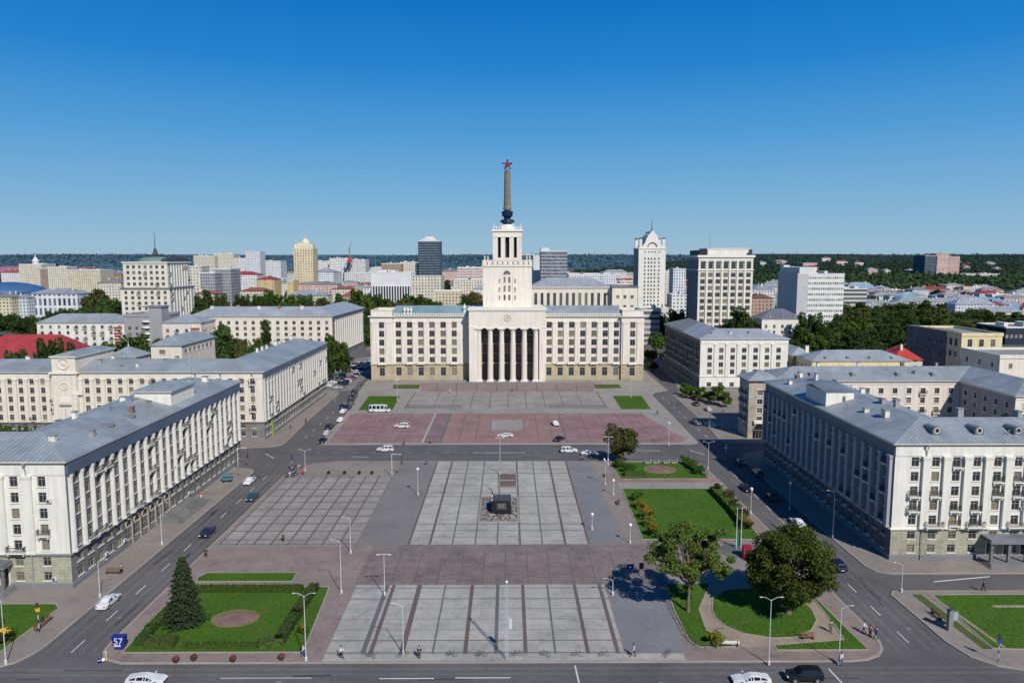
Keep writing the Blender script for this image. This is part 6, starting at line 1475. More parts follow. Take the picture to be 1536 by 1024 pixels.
# cream and dark building at the right
x0, z = at(1443, 503, 290); x1, _ = at(1504, 503, 290); xa, _ = at(1383, 503, 324)
B, hx, hy = wallsimple('cream_hall', 'cream hall with three tall windows and a dark shaded side, right', x0, x1, 290, 322, z, dict(wall=plaster_y, stone=plaster_y, rows=[(3, 2), (z-9, 2.2), (z-4.6, 3.0)], cols=[3.4, 8, 12.6], ww=1.9, frame=wframe, **{}), 'flat', 0, None)
B.P('ledge').box(-hx-.4, hx+5, -hy-.5, -hy, z-6.3, z-5.7, trim); B.done()
B, hx, hy = wallsimple('dark_shaded_block', 'dark block with shade in its colour and blank windows left of the cream hall', xa+1, x0-.2, 300, 330, z-.4, dict(wall=M_plain('shade_toned_hall_side', (.14, .14, .155), .9, .2), stone=plinth_m, rows=[(z-5, 1.8), (z-10, 1.8)], pitch=5, first=3, ww=1.4), 'flat', 0, None); B.done()  # shaded side of the hall, its shade painted as a dark wall colour
x0, z = at(1484, 533, 268); x1, _ = at(1600, 533, 268)
B, hx, hy = wallsimple('cream_annex', 'low plain cream annex at the right edge before the cream hall', x0, x1, 262, 285, z, dict(wall=plaster, stone=plaster, rows=[(z-4, 1.8)], pitch=6, first=4, ww=1.3), 'flat', 0, None); B.done()
t, *_ = block('dark_glass_building', 'dark blue glazed building at the right edge of the town', 1509, 1590, 492, 470, 30, M_winwall('navy_glazed_wall', (.02, .03, .06), (.25, .22, .17), pu=3, pz=9, fu=.6, fz=.25), 'flat')
# lane right of palace
t, *_ = block('office_building', 'striped pale office block in the lane right of the palace', 966, 990, 466, 470, 26, wstripe, 'flat', group=None); t, *_ = block('office_building', 'small white house behind the lane trees right of the palace', 992, 1009, 464, 505, 16, wwhite, 'flat')
# modernist slab
x0, z = at(1196, 412, 520); x1, _ = at(1266, 412, 520); t, hw_, hd_, zt_ = block('modernist_slab', 'white modernist office slab with ribbon windows and twin roof towers', 1197, 1267, 412, 520, 38, M_winwall('ribbon_window_wall', (.68, .68, .64), (.10, .10, .11), pu=1.6, pz=3.9, fu=.7, fz=.42), 'flat', parap=wplain)
k = MB(); k.box(-hw_-.25, -hw_+7.5, -hd_-.25, hd_-.5, 0, zt_+.6, M_plain('blank_side_panel', (.50, .50, .51), .85, .08)); k.build('blank_end', t)
k = MB(); k.box(-hw_+1, -hw_+13, -hd_, hd_-2, zt_, zt_+5.2, wplain); k.build('roof_tower', t); k = MB(); k.box(-hw_+.5, -hw_+5, hd_-9, hd_-2, zt_, zt_+6.5, wplain); k.build('roof_tower', t)
t, *_ = block('low_white_hall', 'low white banded hall right of the modernist office slab', 1262, 1301, 434, 640, 30, wstripe, 'flat', parap=wplain)
# left skyline ---------------------------------------------------
t, *_ = block('colonnaded_hall', 'white hall with dark vertical windows and grey roof at the far left', 42, 116, 441, 700, 26, M_winwall('pilaster_window_wall', (.66, .69, .72), (.03, .04, .06), pu=4.6, pz=9, fu=.5, fz=.75), 'hip', roofm, 5)
block('pale_blue_house', 'pale blue blank house between the yellow house and the colonnaded hall', 16, 42, 446, 690, 24, wblu, 'hip', roofm, 3)
block('yellow_house', 'small yellow house at the far left edge under the blue arena', -20, 17, 446, 680, 24, wyel, 'hip', roofd, 4)
t = thing('arena', 'arena with curved bright blue roof at the far left edge', 'arena', (at(-5, 420, 900)[0], 920, 0)); k = MB(); bl = M_plain('bright_blue_roof', (.05, .12, .27), .5, .1)
k.lathe([(40, 0), (40, 12), (43, 13), (43, 15), (36, 20), (22, 24), (8, 26)], bl, 40); k.build('roof', t, True); k = MB(); k.lathe([(40.5, 0), (40.5, 12)], wblu, 40); k.build('wall', t)
t = thing('stadium', 'far stadium with low magenta rim at the left edge', 'stadium', (at(0, 408, 1650)[0], 1700, 0)); k = MB(); k.lathe([(48, 0), (50, 20), (56, 24), (50, 32), (30, 38)], M_plain('magenta_rim', (.28, .12, .2), .7, .15), 36); k.build('bowl', t, True)
tk = [  # px0, px1, ytop, Y, depth, wall, roof, roofmat, label
 (28, 62, 397, 1250, 40, wcream, 'flat', None, 'beige block with an ornate roof turret at the far left'),
 (60, 72, 403, 1230, 30, wbrown, 'flat', None, 'brown block right of the turreted beige one'),
 (71, 100, 401, 1200, 30, wcream, 'flat', None, 'cream block with small windows left of the long yellow block'),
 (100, 150, 406, 1100, 36, wyel, 'flat', None, 'long yellow block left of the cream tower block'),
 (150, 182, 412, 1150, 30, wbrown, 'hip', roofd, 'reddish brown house behind the cream tower block'),
 (146, 181, 424, 820, 24, wcream, 'hip', roofd, 'cream and yellow house left of the cream tower block'),
 (283, 302, 400, 760, 20, wcream, 'flat', None, 'pale high rise edge just right of the cream tower block'),
 (300, 322, 410, 720, 24, wgrey, 'flat', None, 'pale grey balcony block, left of two near the tall pine'),
 (318, 346, 404, 740, 26, wgrey, 'flat', None, 'grey balcony block, right of two behind the tall pine'),
 (290, 322, 384, 1700, 40, wcream, 'flat', None, 'distant cream slab on the skyline left of the white high rise'),
 (320, 350, 381, 1720, 40, wcream, 'flat', None, 'slightly taller distant cream slab on the left skyline'),
 (350, 370, 388, 1500, 30, wwhite, 'flat', None, 'distant white block touching the white high rise'),
 (368, 390, 378, 1450, 30, wpale, 'flat', None, 'distant white high rise on the left skyline'),
 (389, 421, 392, 1500, 40, wpale, 'flat', None, 'distant pale slab right of the white high rise'),
 (343, 386, 412, 900, 24, wwhite, 'hip', roofr, 'white apartment block with dark red roof line'),
 (385, 411, 419, 860, 26, wor, 'hip', roofr, 'ochre rounded house with red roof'),
 (411, 432, 424, 900, 24, wwhite, 'hip', roofd, 'white patterned house right of the ochre one'),
 (430, 440, 421, 880, 24, wor, 'flat', None, 'narrow orange house at the foot of the golden tower'),
 (440, 506, 427, 900, 26, wpink, 'hip', roofd, 'pink and white row at the foot of the golden tower'),
 (470, 495, 392, 1500, 40, wwhite, 'flat', None, 'distant white block behind the golden tower'),
 (494, 522, 388, 1480, 40, wwhite, 'flat', None, 'distant taller white block left of the crane'),
 (520, 548, 390, 1450, 40, wwhite, 'flat', None, 'distant white block beneath the crane'),
 (470, 500, 408, 1150, 40, wpale, 'hip', roofm, 'low distant hall with blue grey roof'),
 (516, 560, 410, 1200, 40, wwhite, 'flat', None, 'pale low commercial block under the crane'),
 (572, 602, 396, 1180, 40, wbrown, 'flat', None, 'brown striped block left of the dark glass tower'),
 (600, 624, 394, 1200, 40, wcream, 'flat', None, 'beige block touching the dark glass tower'),
 (556, 575, 402, 1240, 40, wwhite, 'flat', None, 'small pale block left of the brown striped one'),
 (660, 690, 407, 1400, 40, wpink, 'hip', roofd, 'distant pinkish row right of the dark glass tower'),
 (686, 726, 402, 950, 30, wpinkb, 'flat', None, 'pink striped hotel left of the palace tower'),
 (680, 724, 420, 860, 20, wcream, 'flat', None, 'beige house at the foot of the pink hotel'),
 (800, 812, 384, 900, 22, wplain, 'flat', None, 'blank white block just right of the palace tower'),
 (783, 801, 383, 1000, 30, wglass, 'flat', None, 'grey glass block peeping out behind the palace tower'),
 (853, 925, 412, 900, 50, wpale, 'flat', None, 'long low pale roofed hall behind the palace'),
 (1010, 1029, 404, 800, 20, wpale, 'flat', None, 'pale flat block left of the ten storey block'),
 (998, 1010, 408, 900, 20, wcream, 'flat', None, 'cream sliver of a house right of the white gabled tower'),
 (1008, 1030, 443, 620, 20, wwhite, 'flat', None, 'white house low between the two right towers'),
 (1128, 1163, 434, 700, 40, wpale, 'hip', roofm, 'low pale hall with grey roof right of the ten storey block'),
 (1128, 1160, 447, 640, 24, wbrown, 'hip', M_roof('brown_tile_roof', (.20, .09, .06)), 'brown roofed house left of the modernist slab'),
]
for i, (a, b, yt, Y, d_, wm_, rf, rm_, lab) in enumerate(tk):
    block('town_building', lab, a, b, yt, Y, d_, wm_, rf, rm_, 4 if Y < 1000 else 6, 'buildings on the town skyline', parap=wplain)
tt = thing('roof_turret', 'ornate white turret on the far left beige block', 'turret', (at(52, 397, 1265)[0], 1268, at(52, 396, 1268)[1])); k = MB(); k.lathe([(5, 0), (5, 4), (6, 5), (3, 9), (1, 12), (.3, 17)], wplain, 10); k.build('drum', tt)
# golden tower
t, hw_, hd_, zt_ = block('golden_tower', 'pale golden apartment tower with stepped crown on the left skyline', 440, 469, 373.5, 935, 24, M_winwall('golden_tower_wall', (.66, .57, .38), (.12, .10, .08), pu=3.4, pz=3.3, fu=.42, fz=.5), 'flat', parap=M_plain('golden_trim', (.66, .60, .45), .8, .08)); gt = MATS['golden_trim']
k = MB(); k.box(-hw_+2, hw_-2, -hd_+2, hd_-2, zt_, zt_+5, gt); k.box(-hw_+4, hw_-4, -hd_+4, hd_-4, zt_+5, zt_+8, gt); k.lathe([(5.5, zt_+8), (5, zt_+10), (3.4, zt_+12), (1.2, zt_+13.4), (.2, zt_+14), (.1, zt_+24)], gt, 14); k.build('crown', t)
for sx in (-1, 1): k = MB(); k.lathe([(2, zt_), (2, zt_+3), (1, zt_+5), (.1, zt_+7)], gt, 8, (sx*(hw_-2), -hd_+2, 0)); k.build('corner_turret', t)
# dark glass tower
t, hw_, hd_, zt_ = block('glass_tower', 'dark glass tower with white roof plant on the skyline left of the palace', 627, 660, 362, 1000, 28, wglass, 'flat', parap=wplain); k = MB(); k.box(-9, 9, -8, 8, zt_, zt_+4, wplain); k.box(-6, 6, -6, 6, zt_+4, zt_+6.5, wplain); k.build('roof_plant', t)
k = MB(); k.box(-hw_-5, -hw_, -hd_+4, hd_, 0, zt_*.62, wglass); k.build('side_wing', t)
# grey glass office right of the palace tower
t, hw_, hd_, zt_ = block('banded_office_tower', 'grey banded office tower just right of the palace tower', 811, 851, 377, 850, 26, M_winwall('banded_office_wall', (.30, .32, .36), (.03, .035, .05), pu=2.2, pz=3.9, fu=.85, fz=.5), 'flat', parap=wplain); k = MB(); k.box(-hw_+1, -hw_+10, -8, 8, zt_, zt_+4, wplain); k.build('roof_plant', t)
# white theatre
t, hw_, hd_, zt_ = block('theatre', 'white theatre with tall window colonnade left of the palace', 556, 617, 410, 760, 34, wplain, 'flat', parap=wplain)
cm_ = MB()
for i in range(15): x = -hw_+1.6+i*(2*hw_-3.2)/14; cm_.box(x-.55, x+.55, -hd_-1.2, -hd_-.01, 0, zt_-13, wplain)
cm_.build('colonnade', t); k = MB(); k.box(-hw_+.6, hw_-.6, -hd_-.5, -hd_-.02, .5, zt_-13.2, glassd); k.build('glazing', t)
k = MB(); k.box(hw_-1, hw_+30, -hd_+6, hd_+10, 0, zt_-3, wcream); k.build('side_wing', t); k = MB(); k.box(-hw_+4, hw_-20, hd_-12, hd_+4, zt_, zt_+3, wplain); k.build('stage_tower', t)
# crane
t = thing('tower_crane', 'thin construction crane on the skyline right of the golden tower', 'crane', (*([at(525, 395, 1440)[0]]), 1440, 0)); k = MB(); ztop = at(525, 366, 1440)[1]; k.tube((0, 0, 0), (0, 0, ztop-8), 1.3, 1.1, PG if False else plinth_m, 6); k.build('mast', t); k = MB(); k.tube((-2, 0, ztop-12), (4, 0, ztop+5), .9, .4, plinth_m, 6); k.build('jib', t); k = MB(); k.lathe([(6, 0), (4, 6), (1, 14)], redb, 8, (0, 0, ztop-36)); k.build('cabin', t)
# far pink towers on the right hill
for i, (a, b, yt, mt, lab) in enumerate(((1388, 1406, 384, wglass, 'dark side of the far hilltop towers, leftmost of three'), (1405, 1424, 381, wpink, 'pink high rise in the middle of the far hilltop towers'), (1424, 1440, 385, wpink, 'lower pink high rise, rightmost of the far hilltop towers'))):
    block('far_high_rise', lab, a, b, yt, 1750, 50, mt, 'flat', group='towers on the far right hill', z0=10, parap=wpink)
block('far_slab', 'long low white slab half hidden in the right hill woods', 1425, 1500, 411, 1750, 30, wwhite, 'flat', z0=5, parap=wplain)
block('far_slab', 'tiny pale slab on the wooded hill above the modernist roof', 1205, 1226, 395, 2300, 40, wpink, 'flat', z0=5, parap=wplain)
block('far_slab', 'long thin pale slab near the right end of the hill horizon', 1443, 1482, 395, 2600, 40, wwhite, 'flat', z0=5, parap=wplain)
# many small town houses, each its own
rr = random.Random(77); walls = [wcream, wwhite, wpale, wyel, wpink, wbrown, wgrey, wwhite, wcream]; roofs = [roofm, roofl, roofr, roofd, roofb, roofl, M_roof('rust_roof', (.26, .10, .07))]
WN = {'cream_far_wall': 'cream', 'white_far_wall': 'white', 'pale_far_wall': 'pale', 'yellow_far_wall': 'yellow', 'pink_far_wall': 'pink', 'brown_far_wall': 'brown', 'grey_far_wall': 'grey'}
RN = {'blue_grey_sheet_roof': 'blue grey roof', 'light_grey_sheet_roof': 'light grey roof', 'red_sheet_roof': 'red roof', 'grey_felt_roof': 'dark grey roof', 'flat_felt_roof': 'flat roof', 'rust_roof': 'rust roof'}
def scatter(n, pr, Yr, zr, wr, where, group, rf_w=None, avoid=()):
    L = []
    for i in range(n):
        px = rr.uniform(*pr); Y = rr.uniform(*Yr); h = rr.uniform(*zr)
        if any(a < px < b for a, b in avoid): continue
        yt = 388+(55-h)*1100/Y; wp = rr.uniform(*wr)*1100/Y; L.append((px, wp, yt, Y, rr.choice(walls), rr.choice(rf_w or roofs)))
    L.sort(key=lambda a: a[0])
    for i, (px, wp, yt, Y, wm_, rm_) in enumerate(L):
        flat = rm_ is roofb; block('town_house', f'{WN[wm_.name]} house with {RN.get(rm_.name, "coloured roof")}, {ordw(i)} from the left {where}', px, px+wp, yt, Y, rr.uniform(12, 20), wm_, 'flat' if flat else 'hip', rm_, rr.uniform(2.5, 5), group)
scatter(46, (290, 715), (700, 1150), (10, 24), (22, 46), 'in the middle town', 'houses of the middle town', avoid=((548, 625),))
scatter(34, (400, 1010), (1200, 1900), (12, 30), (30, 60), 'in the far town', 'houses of the far town', avoid=((722, 800),))
scatter(16, (-5, 290), (1250, 1900), (12, 34), (30, 60), 'at the far left of town', 'houses at the far left', avoid=())
bluer = M_roof('light_blue_roof', (.22, .36, .50)); RN['light_blue_roof'] = 'light blue roof'
scatter(64, (1235, 1540), (640, 1120), (7, 15), (20, 44), 'in the right suburb', 'houses of the right suburb', [roofl, roofm, bluer, roofl, roofr, roofb, roofd])
scatter(26, (1128, 1240), (700, 1300), (8, 16), (20, 44), 'left of the right suburb', 'houses left of the suburb', [roofl, roofm, roofl, roofd, roofr])
scatter(22, (855, 960), (1000, 1900), (8, 18), (20, 50), 'between the palace and white tower', 'houses behind the palace')
scatter(8, (1000, 1030), (640, 1300), (10, 20), (16, 24), 'between the two right towers', 'houses between the towers')
scatter(10, (560, 720), (620, 720), (6, 10), (24, 40), 'just behind the palace left wing', 'low houses behind the left wing', [roofl, roofr, roofl])
scatter(30, (1135, 1500), (1500, 2900), (0, 0), (30, 70), 'peeping out of the wooded hill', 'houses in the hill woods') if False else None
for i in range(16):
    Y = rr.uniform(1500, 3000); px = 1140+i*24+rr.uniform(-8, 8); zg = np.interp(Y, [1250, 1700, 2350, 3000], [0, 12, 30, 50]); h = zg+rr.uniform(9, 15); block('town_house', f'{ordw(i)} pale roof from the left peeping out of the hill woods', px, px+rr.uniform(8, 20), 388+(55-h)*1100/Y, Y, 20, rr.choice([wwhite, wcream, wpink]), 'hip', rr.choice([roofl, roofr, roofl]), 4, 'houses in the hill woods')
# ------------------------------------------------------------------ street furniture
def lamp(label, px, py, ytop, kind='arm', side=-1, cat='street lamp', group='street lamps round the square', mat=white_p, z=Z1):
    x, y = G(px, py, z); h = at(px, ytop, y)[1]-z; h = max(2.5, h); t = thing('street_lamp', label, cat, (x, y, z), 0, group)
    k = MB(); k.lathe([(.20, 0), (.20, .5), (.11, .6)], mat, 8); k.tube((0, 0, .5), (0, 0, h), .075, .045, mat, 8); k.build('pole', t)
    if kind in ('arm', 'double'):
        for s in ((side,) if kind == 'arm' else (-1, 1)):
            k = MB(); k.tube((0, 0, h-.1), (s*.8, 0, h+.35), .035, .03, mat, 6); k.tube((s*.8, 0, h+.35), (s*1.2, 0, h+.4), .03, .03, mat, 6); o = k.build('arm', t)
            k = MB(); k.ball((s*1.4, 0, h+.38), .25, white_p, 10, 6, (1, .45, .28)); link('lamp_head', k.mesh('lamp_head', True), o)
    elif kind == 'globe':
        k = MB(); k.lathe([(.2, h-.1), (.25, h), (.12, h+.1)], mat, 8); k.build('collar', t); k = MB(); k.ball((0, 0, h+.3), .34, lampw, 14, 10); k.build('globe', t, True)
    elif kind == 'cluster':
        for a in (0, 2.1, 4.2):
            k = MB(); k.tube((0, 0, h-.5), (.6*math.cos(a), .6*math.sin(a), h), .04, .04, mat, 5); k.build('arm', t); k = MB(); k.ball((.6*math.cos(a), .6*math.sin(a), h+.15), .22, lampw, 10, 6); k.build('globe', t, True)
    elif kind == 'T':
        k = MB(); k.box(-1.1, 1.1, -.05, .05, h, h+.08, mat); k.build('crossbar', t)
        for s in (-1, 1): k = MB(); k.box(s*.95-.28, s*.95+.28, -.12, .12, h-.08, h-.003, white_p); k.build('lamp_head', t)
    return t
lamp('white two armed street lamp at the near right corner of the front left lawn', 459, 990, 893, 'double')
lamp('white street lamp with one arm on the mauve paving left of the slabs', 512, 889, 812, 'arm', -1)
lamp('slim white lamp at the near right corner of the tiled field', 526, 829, 778, 'arm', -1)
lamp('thin T shaped lamp on the far left corner of the front slabs', 577, 892, 831, 'T')
lamp('thin white curved lamp standing on the left part of the front slabs', 605, 981, 908, 'arm', -1)
lamp('white two armed lamp on the kerb below the oval lawn', 1153, 996, 899, 'double')
lamp('thin tall lamp on the kerb near the corner garden tip', 1258, 995, 912, 'arm', 1)
lamp('white lamp post with grey box before the near left block', 150, 895, 842, 'arm', 1)
lamp('slender white pole at the very left bottom corner', 9, 995, 900, 'arm', -1)
lamp('white lamp on the pavement midway along the round columns', 243, 816, 756, 'arm', 1)
lamp('white globe lamp on the grey path left of the far slabs', 627, 742, 705, 'globe')
lamp('small white globe lamp at the near right of the far slabs', 888, 794, 773, 'globe')
lamp('cluster globe lamp near the upper lawn corner', 908, 727, 690, 'cluster')
lamp('white globe lamp beside the big lawn far left corner', 920, 742, 722, 'globe')
lamp('lamp by the lone tree at the cross street', 912, 697, 655, 'T')
lamp('thin lamp at the near left corner of the big lawn', 945, 814, 789, 'globe')
lamp('short white lamp at the right edge of the front slabs', 919, 892, 872, 'arm', -1)
lamp('pale lamp post on the pavement tip right of the avenue', 1352, 887, 846, 'arm', -1)
lamp('slim lamp on the brick pavement beside the big lawn hedge', 1126, 770, 735, 'globe')
lamp('white globe lamp in the shade of the near right block', 1184, 764, 726, 'globe')
lamp('tall thin lamp in the shadow before the near right block', 1249, 806, 738, 'arm', -1, mat=steel)
lamp('lamp at the right end of the crossing by the avenue', 1062, 703, 664, 'double')
lamp('lamp before the street saplings at the sunlit kerb', 1064, 640, 612, 'arm', -1, mat=steel)
lamp('lamp in the shade beside the stone courtyard block', 1083, 645, 617, 'globe', mat=steel)
lamp('white T shaped lamp in the middle of the cross street kerb', 750, 711, 656, 'T')
lamp('lamp at the far end of the left avenue row', 526, 611, 580, 'arm', -1, mat=steel)
lamp('lamp beside the parking lot entrance', 502, 602, 566, 'arm', 1, mat=steel)
lamp('lamp at the left crossing near the red clad walker', 458, 706, 676, 'double')
lamp('lamp at the right corner of the upper square', 1003, 668, 636, 'globe')
lamp('lamp near the palace right wing on the terrace', 946, 596, 565, 'cluster')
lamp('lamp at the left palace corner beside the small verge', 596, 600, 570, 'cluster')
# mast with lattice
def mast(label, px, py, ytop):
    x, y = G(px, py, Z1); h = at(px, ytop, y)[1]; t = thing('lattice_mast', label, 'mast', (x, y, Z1)); k = MB(); s = .16
    for sx in (-s, s):
        for sy in (-s, s): k.tube((sx, sy, 0), (sx, sy, h), .03, .03, white_p, 5)
    n = int(h/.5)
    for i in range(n):
        z0 = h*i/n; z1 = h*(i+1)/n; sg = 1 if i % 2 else -1
        k.tube((-s*sg, -s, z0), (s*sg, -s, z1), .018, .018, white_p, 4, False); k.tube((-s*sg, s, z0), (s*sg, s, z1), .018, .018, white_p, 4, False)
    k.build('lattice', t); k = MB(); k.box(.25, .75, -.12, .12, h*.42, h*.56, white_p); k.box(.2, .25, -.05, .05, h*.44, h*.54, iron); k.build('camera_box', t); k = MB(); k.tube((0, 0, h), (0, 0, h+.5), .05, .05, white_p); k.ball((0, 0, h+.6), .2, lampw); k.build('lamp_head', t)
mast('tall white lattice mast at the front kerb in the centre', 760, 988, 880)
# goal shaped sign frame
def gantry(label, px, py, ytop, w_, z=Z1):
    x, y = G(px, py, z); h = at(px, ytop, y)[1]-z; t = thing('sign_gantry', label, 'gantry', (x, y, z)); k = MB(); k.tube((0, 0, 0), (0, 0, h), .09, .09, white_p); k.build('post', t); k = MB(); k.tube((0, 0, h), (w_, 0, h), .07, .07, white_p); k.build('crossbar', t); k = MB(); k.tube((w_, 0, h), (w_, 0, h-1.6), .06, .06, iron); k.box(w_-.18, w_+.18, -.15, .15, h-2.6, h-1.6, iron); k.build('signal_head', t)
gantry('goal shaped white signal frame at the far right of the tiled field', 588, 714, 681, 2.5); gantry('white signal frame at the end of the near left block', 357, 700, 672, 2.6)
# traffic signals
def signal(label, px, py, ytop, sign=None, z=Z1):
    x, y = G(px, py, z); h = max(2.6, at(px, ytop, y)[1]-z); t = thing('traffic_signal', label, 'traffic sign', (x, y, z)); k = MB()
    for i in range(6): k.tube((0, 0, h*i/6), (0, 0, h*(i+1)/6), .06, .06, white_p if i % 2 else iron, 8)
    k.build('pole', t); k = MB(); k.box(-.3, .3, -.06, .06, h-.9, h-.3, M_plain('blue_sign_face', (.02, .07, .30), .4, .08) if sign == 'b' else M_plain('yellow_sign_face', (.65, .42, .03), .5, .08)); k.build('sign_plate', t)
    k = MB(); k.box(-.16, .16, -.16, .0, h-.3, h+.5, iron); k.build('signal_head', t)
signal('striped post with blue sign on the bottom right pavement', 1497, 992, 955, 'b'); signal('grey post with yellow sign on the left corner lawn edge', 59, 948, 908, 'y'); signal('signal post at the left corner of the cross street', 438, 706, 684, 'b'); signal('signal post at the right corner of the cross street', 1088, 694, 668, 'b')
# blue tapered sign with white figures
x, y = G(180, 972, Z1); t = thing('street_sign', 'blue tapered box sign with white 57 at the front left corner', 'sign', (x, y, Z1), 0); t.scale = (.88, .88, .88)
bs = M_plain('royal_blue_enamel', (.012, .03, .22), .35, .1); k = MB(); a, b, c_, d_ = 1.05, .62, .35, 2.3
vs = [(-b, -c_, 0), (b, -c_, 0), (b, c_, 0), (-b, c_, 0), (-a, -c_*1.2, d_*.72), (a, -c_*1.2, d_*.72), (a, c_*1.2, d_*.72), (-a, c_*1.2, d_*.72), (-a, -c_*1.2, d_), (a, -c_*1.2, d_), (a, c_*1.2, d_), (-a, c_*1.2, d_)]
k.idx(vs, [(0, 1, 5, 4), (1, 2, 6, 5), (2, 3, 7, 6), (3, 0, 4, 7), (4, 5, 9, 8), (5, 6, 10, 9), (6, 7, 11, 10), (7, 4, 8, 11), (8, 9, 10, 11)], bs); k.build('box', t)
def text_mesh(s, size, mat, name='lettering', ext=.02):
    cu = bpy.data.curves.new(name, 'FONT'); cu.body = s; cu.size = size; cu.extrude = ext; cu.align_x = 'CENTER'; o = bpy.data.objects.new('tmp', cu); col.objects.link(o)
    dg = bpy.context.evaluated_depsgraph_get(); me = bpy.data.meshes.new_from_object(o.evaluated_get(dg)); me.name = name; me.materials.clear(); me.materials.append(mat); bpy.data.objects.remove(o); return me
me = text_mesh('57', 1.5, PW); link('lettering', me, t, None, Matrix.Translation((0, -.47, .95)) @ Matrix.Rotation(PI/2-.06, 4, 'X'))
k = MB(); k.box(-.7, .35, -.46, -.40, .55, .8, PW); k.build('white_bar', t)
for (px, py, lab, w2, h2) in ((945, 862, 'dark blue board sign on two legs at the plaza edge', 1.3, .9), (962, 862, 'black tilted board beside the blue board sign', .8, 1.1)):
    x, y = G(px, py, Z1); t = thing('board_sign', lab, 'sign', (x, y, Z1), .1); k = MB(); k.box(-w2/2, w2/2, -.06, .06, 1.1, 1.1+h2, bs if h2 < 1 else iron); k.build('board', t)
    if h2 < 1: k = MB(); k.box(-.12, .12, -.09, -.06, 1.4, 1.65, PW); k.box(-.4, -.2, -.09, -.06, 1.45, 1.6, steel); k.build('pictogram', t)
    for s in (-1, 1): k = MB(); k.tube((s*w2*.3, 0, 0), (s*w2*.3, 0, 1.1), .04, .04, steel); k.build('leg', t)
# bottom left small sign & yellow bollard
x, y = G(152, 992, Z1); t = thing('litter_bin', 'blue and white litter bin lying at the front left kerb corner', 'litter bin', (x, y, Z1+.25), .5); k = MB(); k.tube((-.45, 0, 0), (.1, 0, 0), .25, .25, bs, 12); k.build('drum', t); k = MB(); k.tube((.1, 0, 0), (.4, 0, 0), .26, .26, PW, 12); k.build('lid', t)
x, y = G(160, 990, Z1); t = thing('bollard', 'slim yellow white bollard at the front left kerb corner', 'bollard', (x, y, Z1)); k = MB(); k.tube((0, 0, 0), (0, 0, 1.2), .1, .09, M_plain('cream_yellow_paint', (.62, .48, .22), .6, .1)); k.build('post', t); k = MB(); k.ball((0, 0, 1.22), .12, PW); k.build('cap', t)
# planters
def planter_proto():
    t = thing('planter', None, None, (0, 0, -50)); k = MB(); k.lathe([(.28, 0), (.42, .45), (.5, .6), (.44, .62), (.4, .5)], M_plain('dark_planter', (.05, .04, .035), .8, .1), 12); k.build('tub', t)
    P, N_, C = crown_pts(260, .42, .42, .3, .7, 6, .2, 3, 'x', .3); link('blossom', quads_mesh('blossom', P, N_, .08, M_leaf('red_blossom', (.24, .06, .05), .4)), t); return t
pp = planter_proto()
for i, (px, py) in enumerate(((262, 995), (289, 992), (348, 994), (421, 991))): x, y = G(px, py, Z1); dup(pp, (x, y+.4, Z1), 0, f'{ordw(i)} red flowered planter from the left along the front lawn kerb', 'planter', 'red planters at the front kerb')
for i, px in enumerate((493, 517, 539, 558)): x, y = G(px, 711, Z1); dup(pp, (x, y, Z1), 0, f'{ordw(i)} dark planter from the left at the far edge of the tiled field', 'planter', 'dark planters at the tiled field', mats={'blossom': {0: hedge_o}})
remove_tree(pp)
# benches
def bench(label, x, y, rz, L_=2.2, mt=M_plain('bench_slats', (.20, .12, .07), .7, .2), n='bench'):
    t = thing(n, label, 'bench', (x, y, Z1), rz); k = MB()
    for i in range(4): k.box(-L_/2, L_/2, -.24+.13*i, -.14+.13*i, .42, .46, mt)
    k.build('seat', t); k = MB()
    for i in range(3): k.box(-L_/2, L_/2, .29, .33, .58+.14*i, .68+.14*i, mt)
    k.build('backrest', t)
    for s in (-1, 1): k = MB(); k.box(s*L_*.4-.04, s*L_*.4+.04, -.24, .3, .003, .417, iron); k.box(s*L_*.4-.04, s*L_*.4+.04, .335, .38, .003, .98, iron); k.build('leg', t)
bench('white bench on the tan path beside the pale bush', 31.4, 98.95, PI, 3.0, trim); bench('dark bench on the pavement by the corner lawn lamp', -70.0, 105.5, rad(90)+.05, 4.2)
bench('dark bench on the pavement before the near left block', -69.3, 123.6, 0, 2.6); bench('slatted bench on the right pavement beside the notice slab', 66.2, 107.4, rad(90), 2.4)
for i, (x, y) in enumerate(((46.9, 112.2), (43.5, 102.0-1.2), (24.5, 181), (24.6, 160))): bench(f'{["bench on the tan path under the round tree", "small bench at the near edge of the oval lawn", "bench near the upper lawn by the cluster lamp", "bench beside the big lawn left edge"][i]}', x, y, (rad(80), 0, rad(-90), rad(-90))[i], 1.9)
# notice slab at right
x, y = G(1424, 944, Z1); t = thing('notice_slab', 'upright dark notice slab on the right pavement verge', 'notice board', (x, y, Z1), .5); k = MB(); k.box(-.55, .55, -.2, .2, 0, 3.1, plinth_m); k.build('slab', t); k = MB(); k.box(.58, 1.9, -.08, .08, 1.2, 2.4, M_plain('pale_blue_panel', (.30, .38, .42), .5, .1)); k.build('panel', t); k = MB(); k.box(-.6, .6, -.25, .25, 3.1, 3.3, iron); k.build('cap', t)
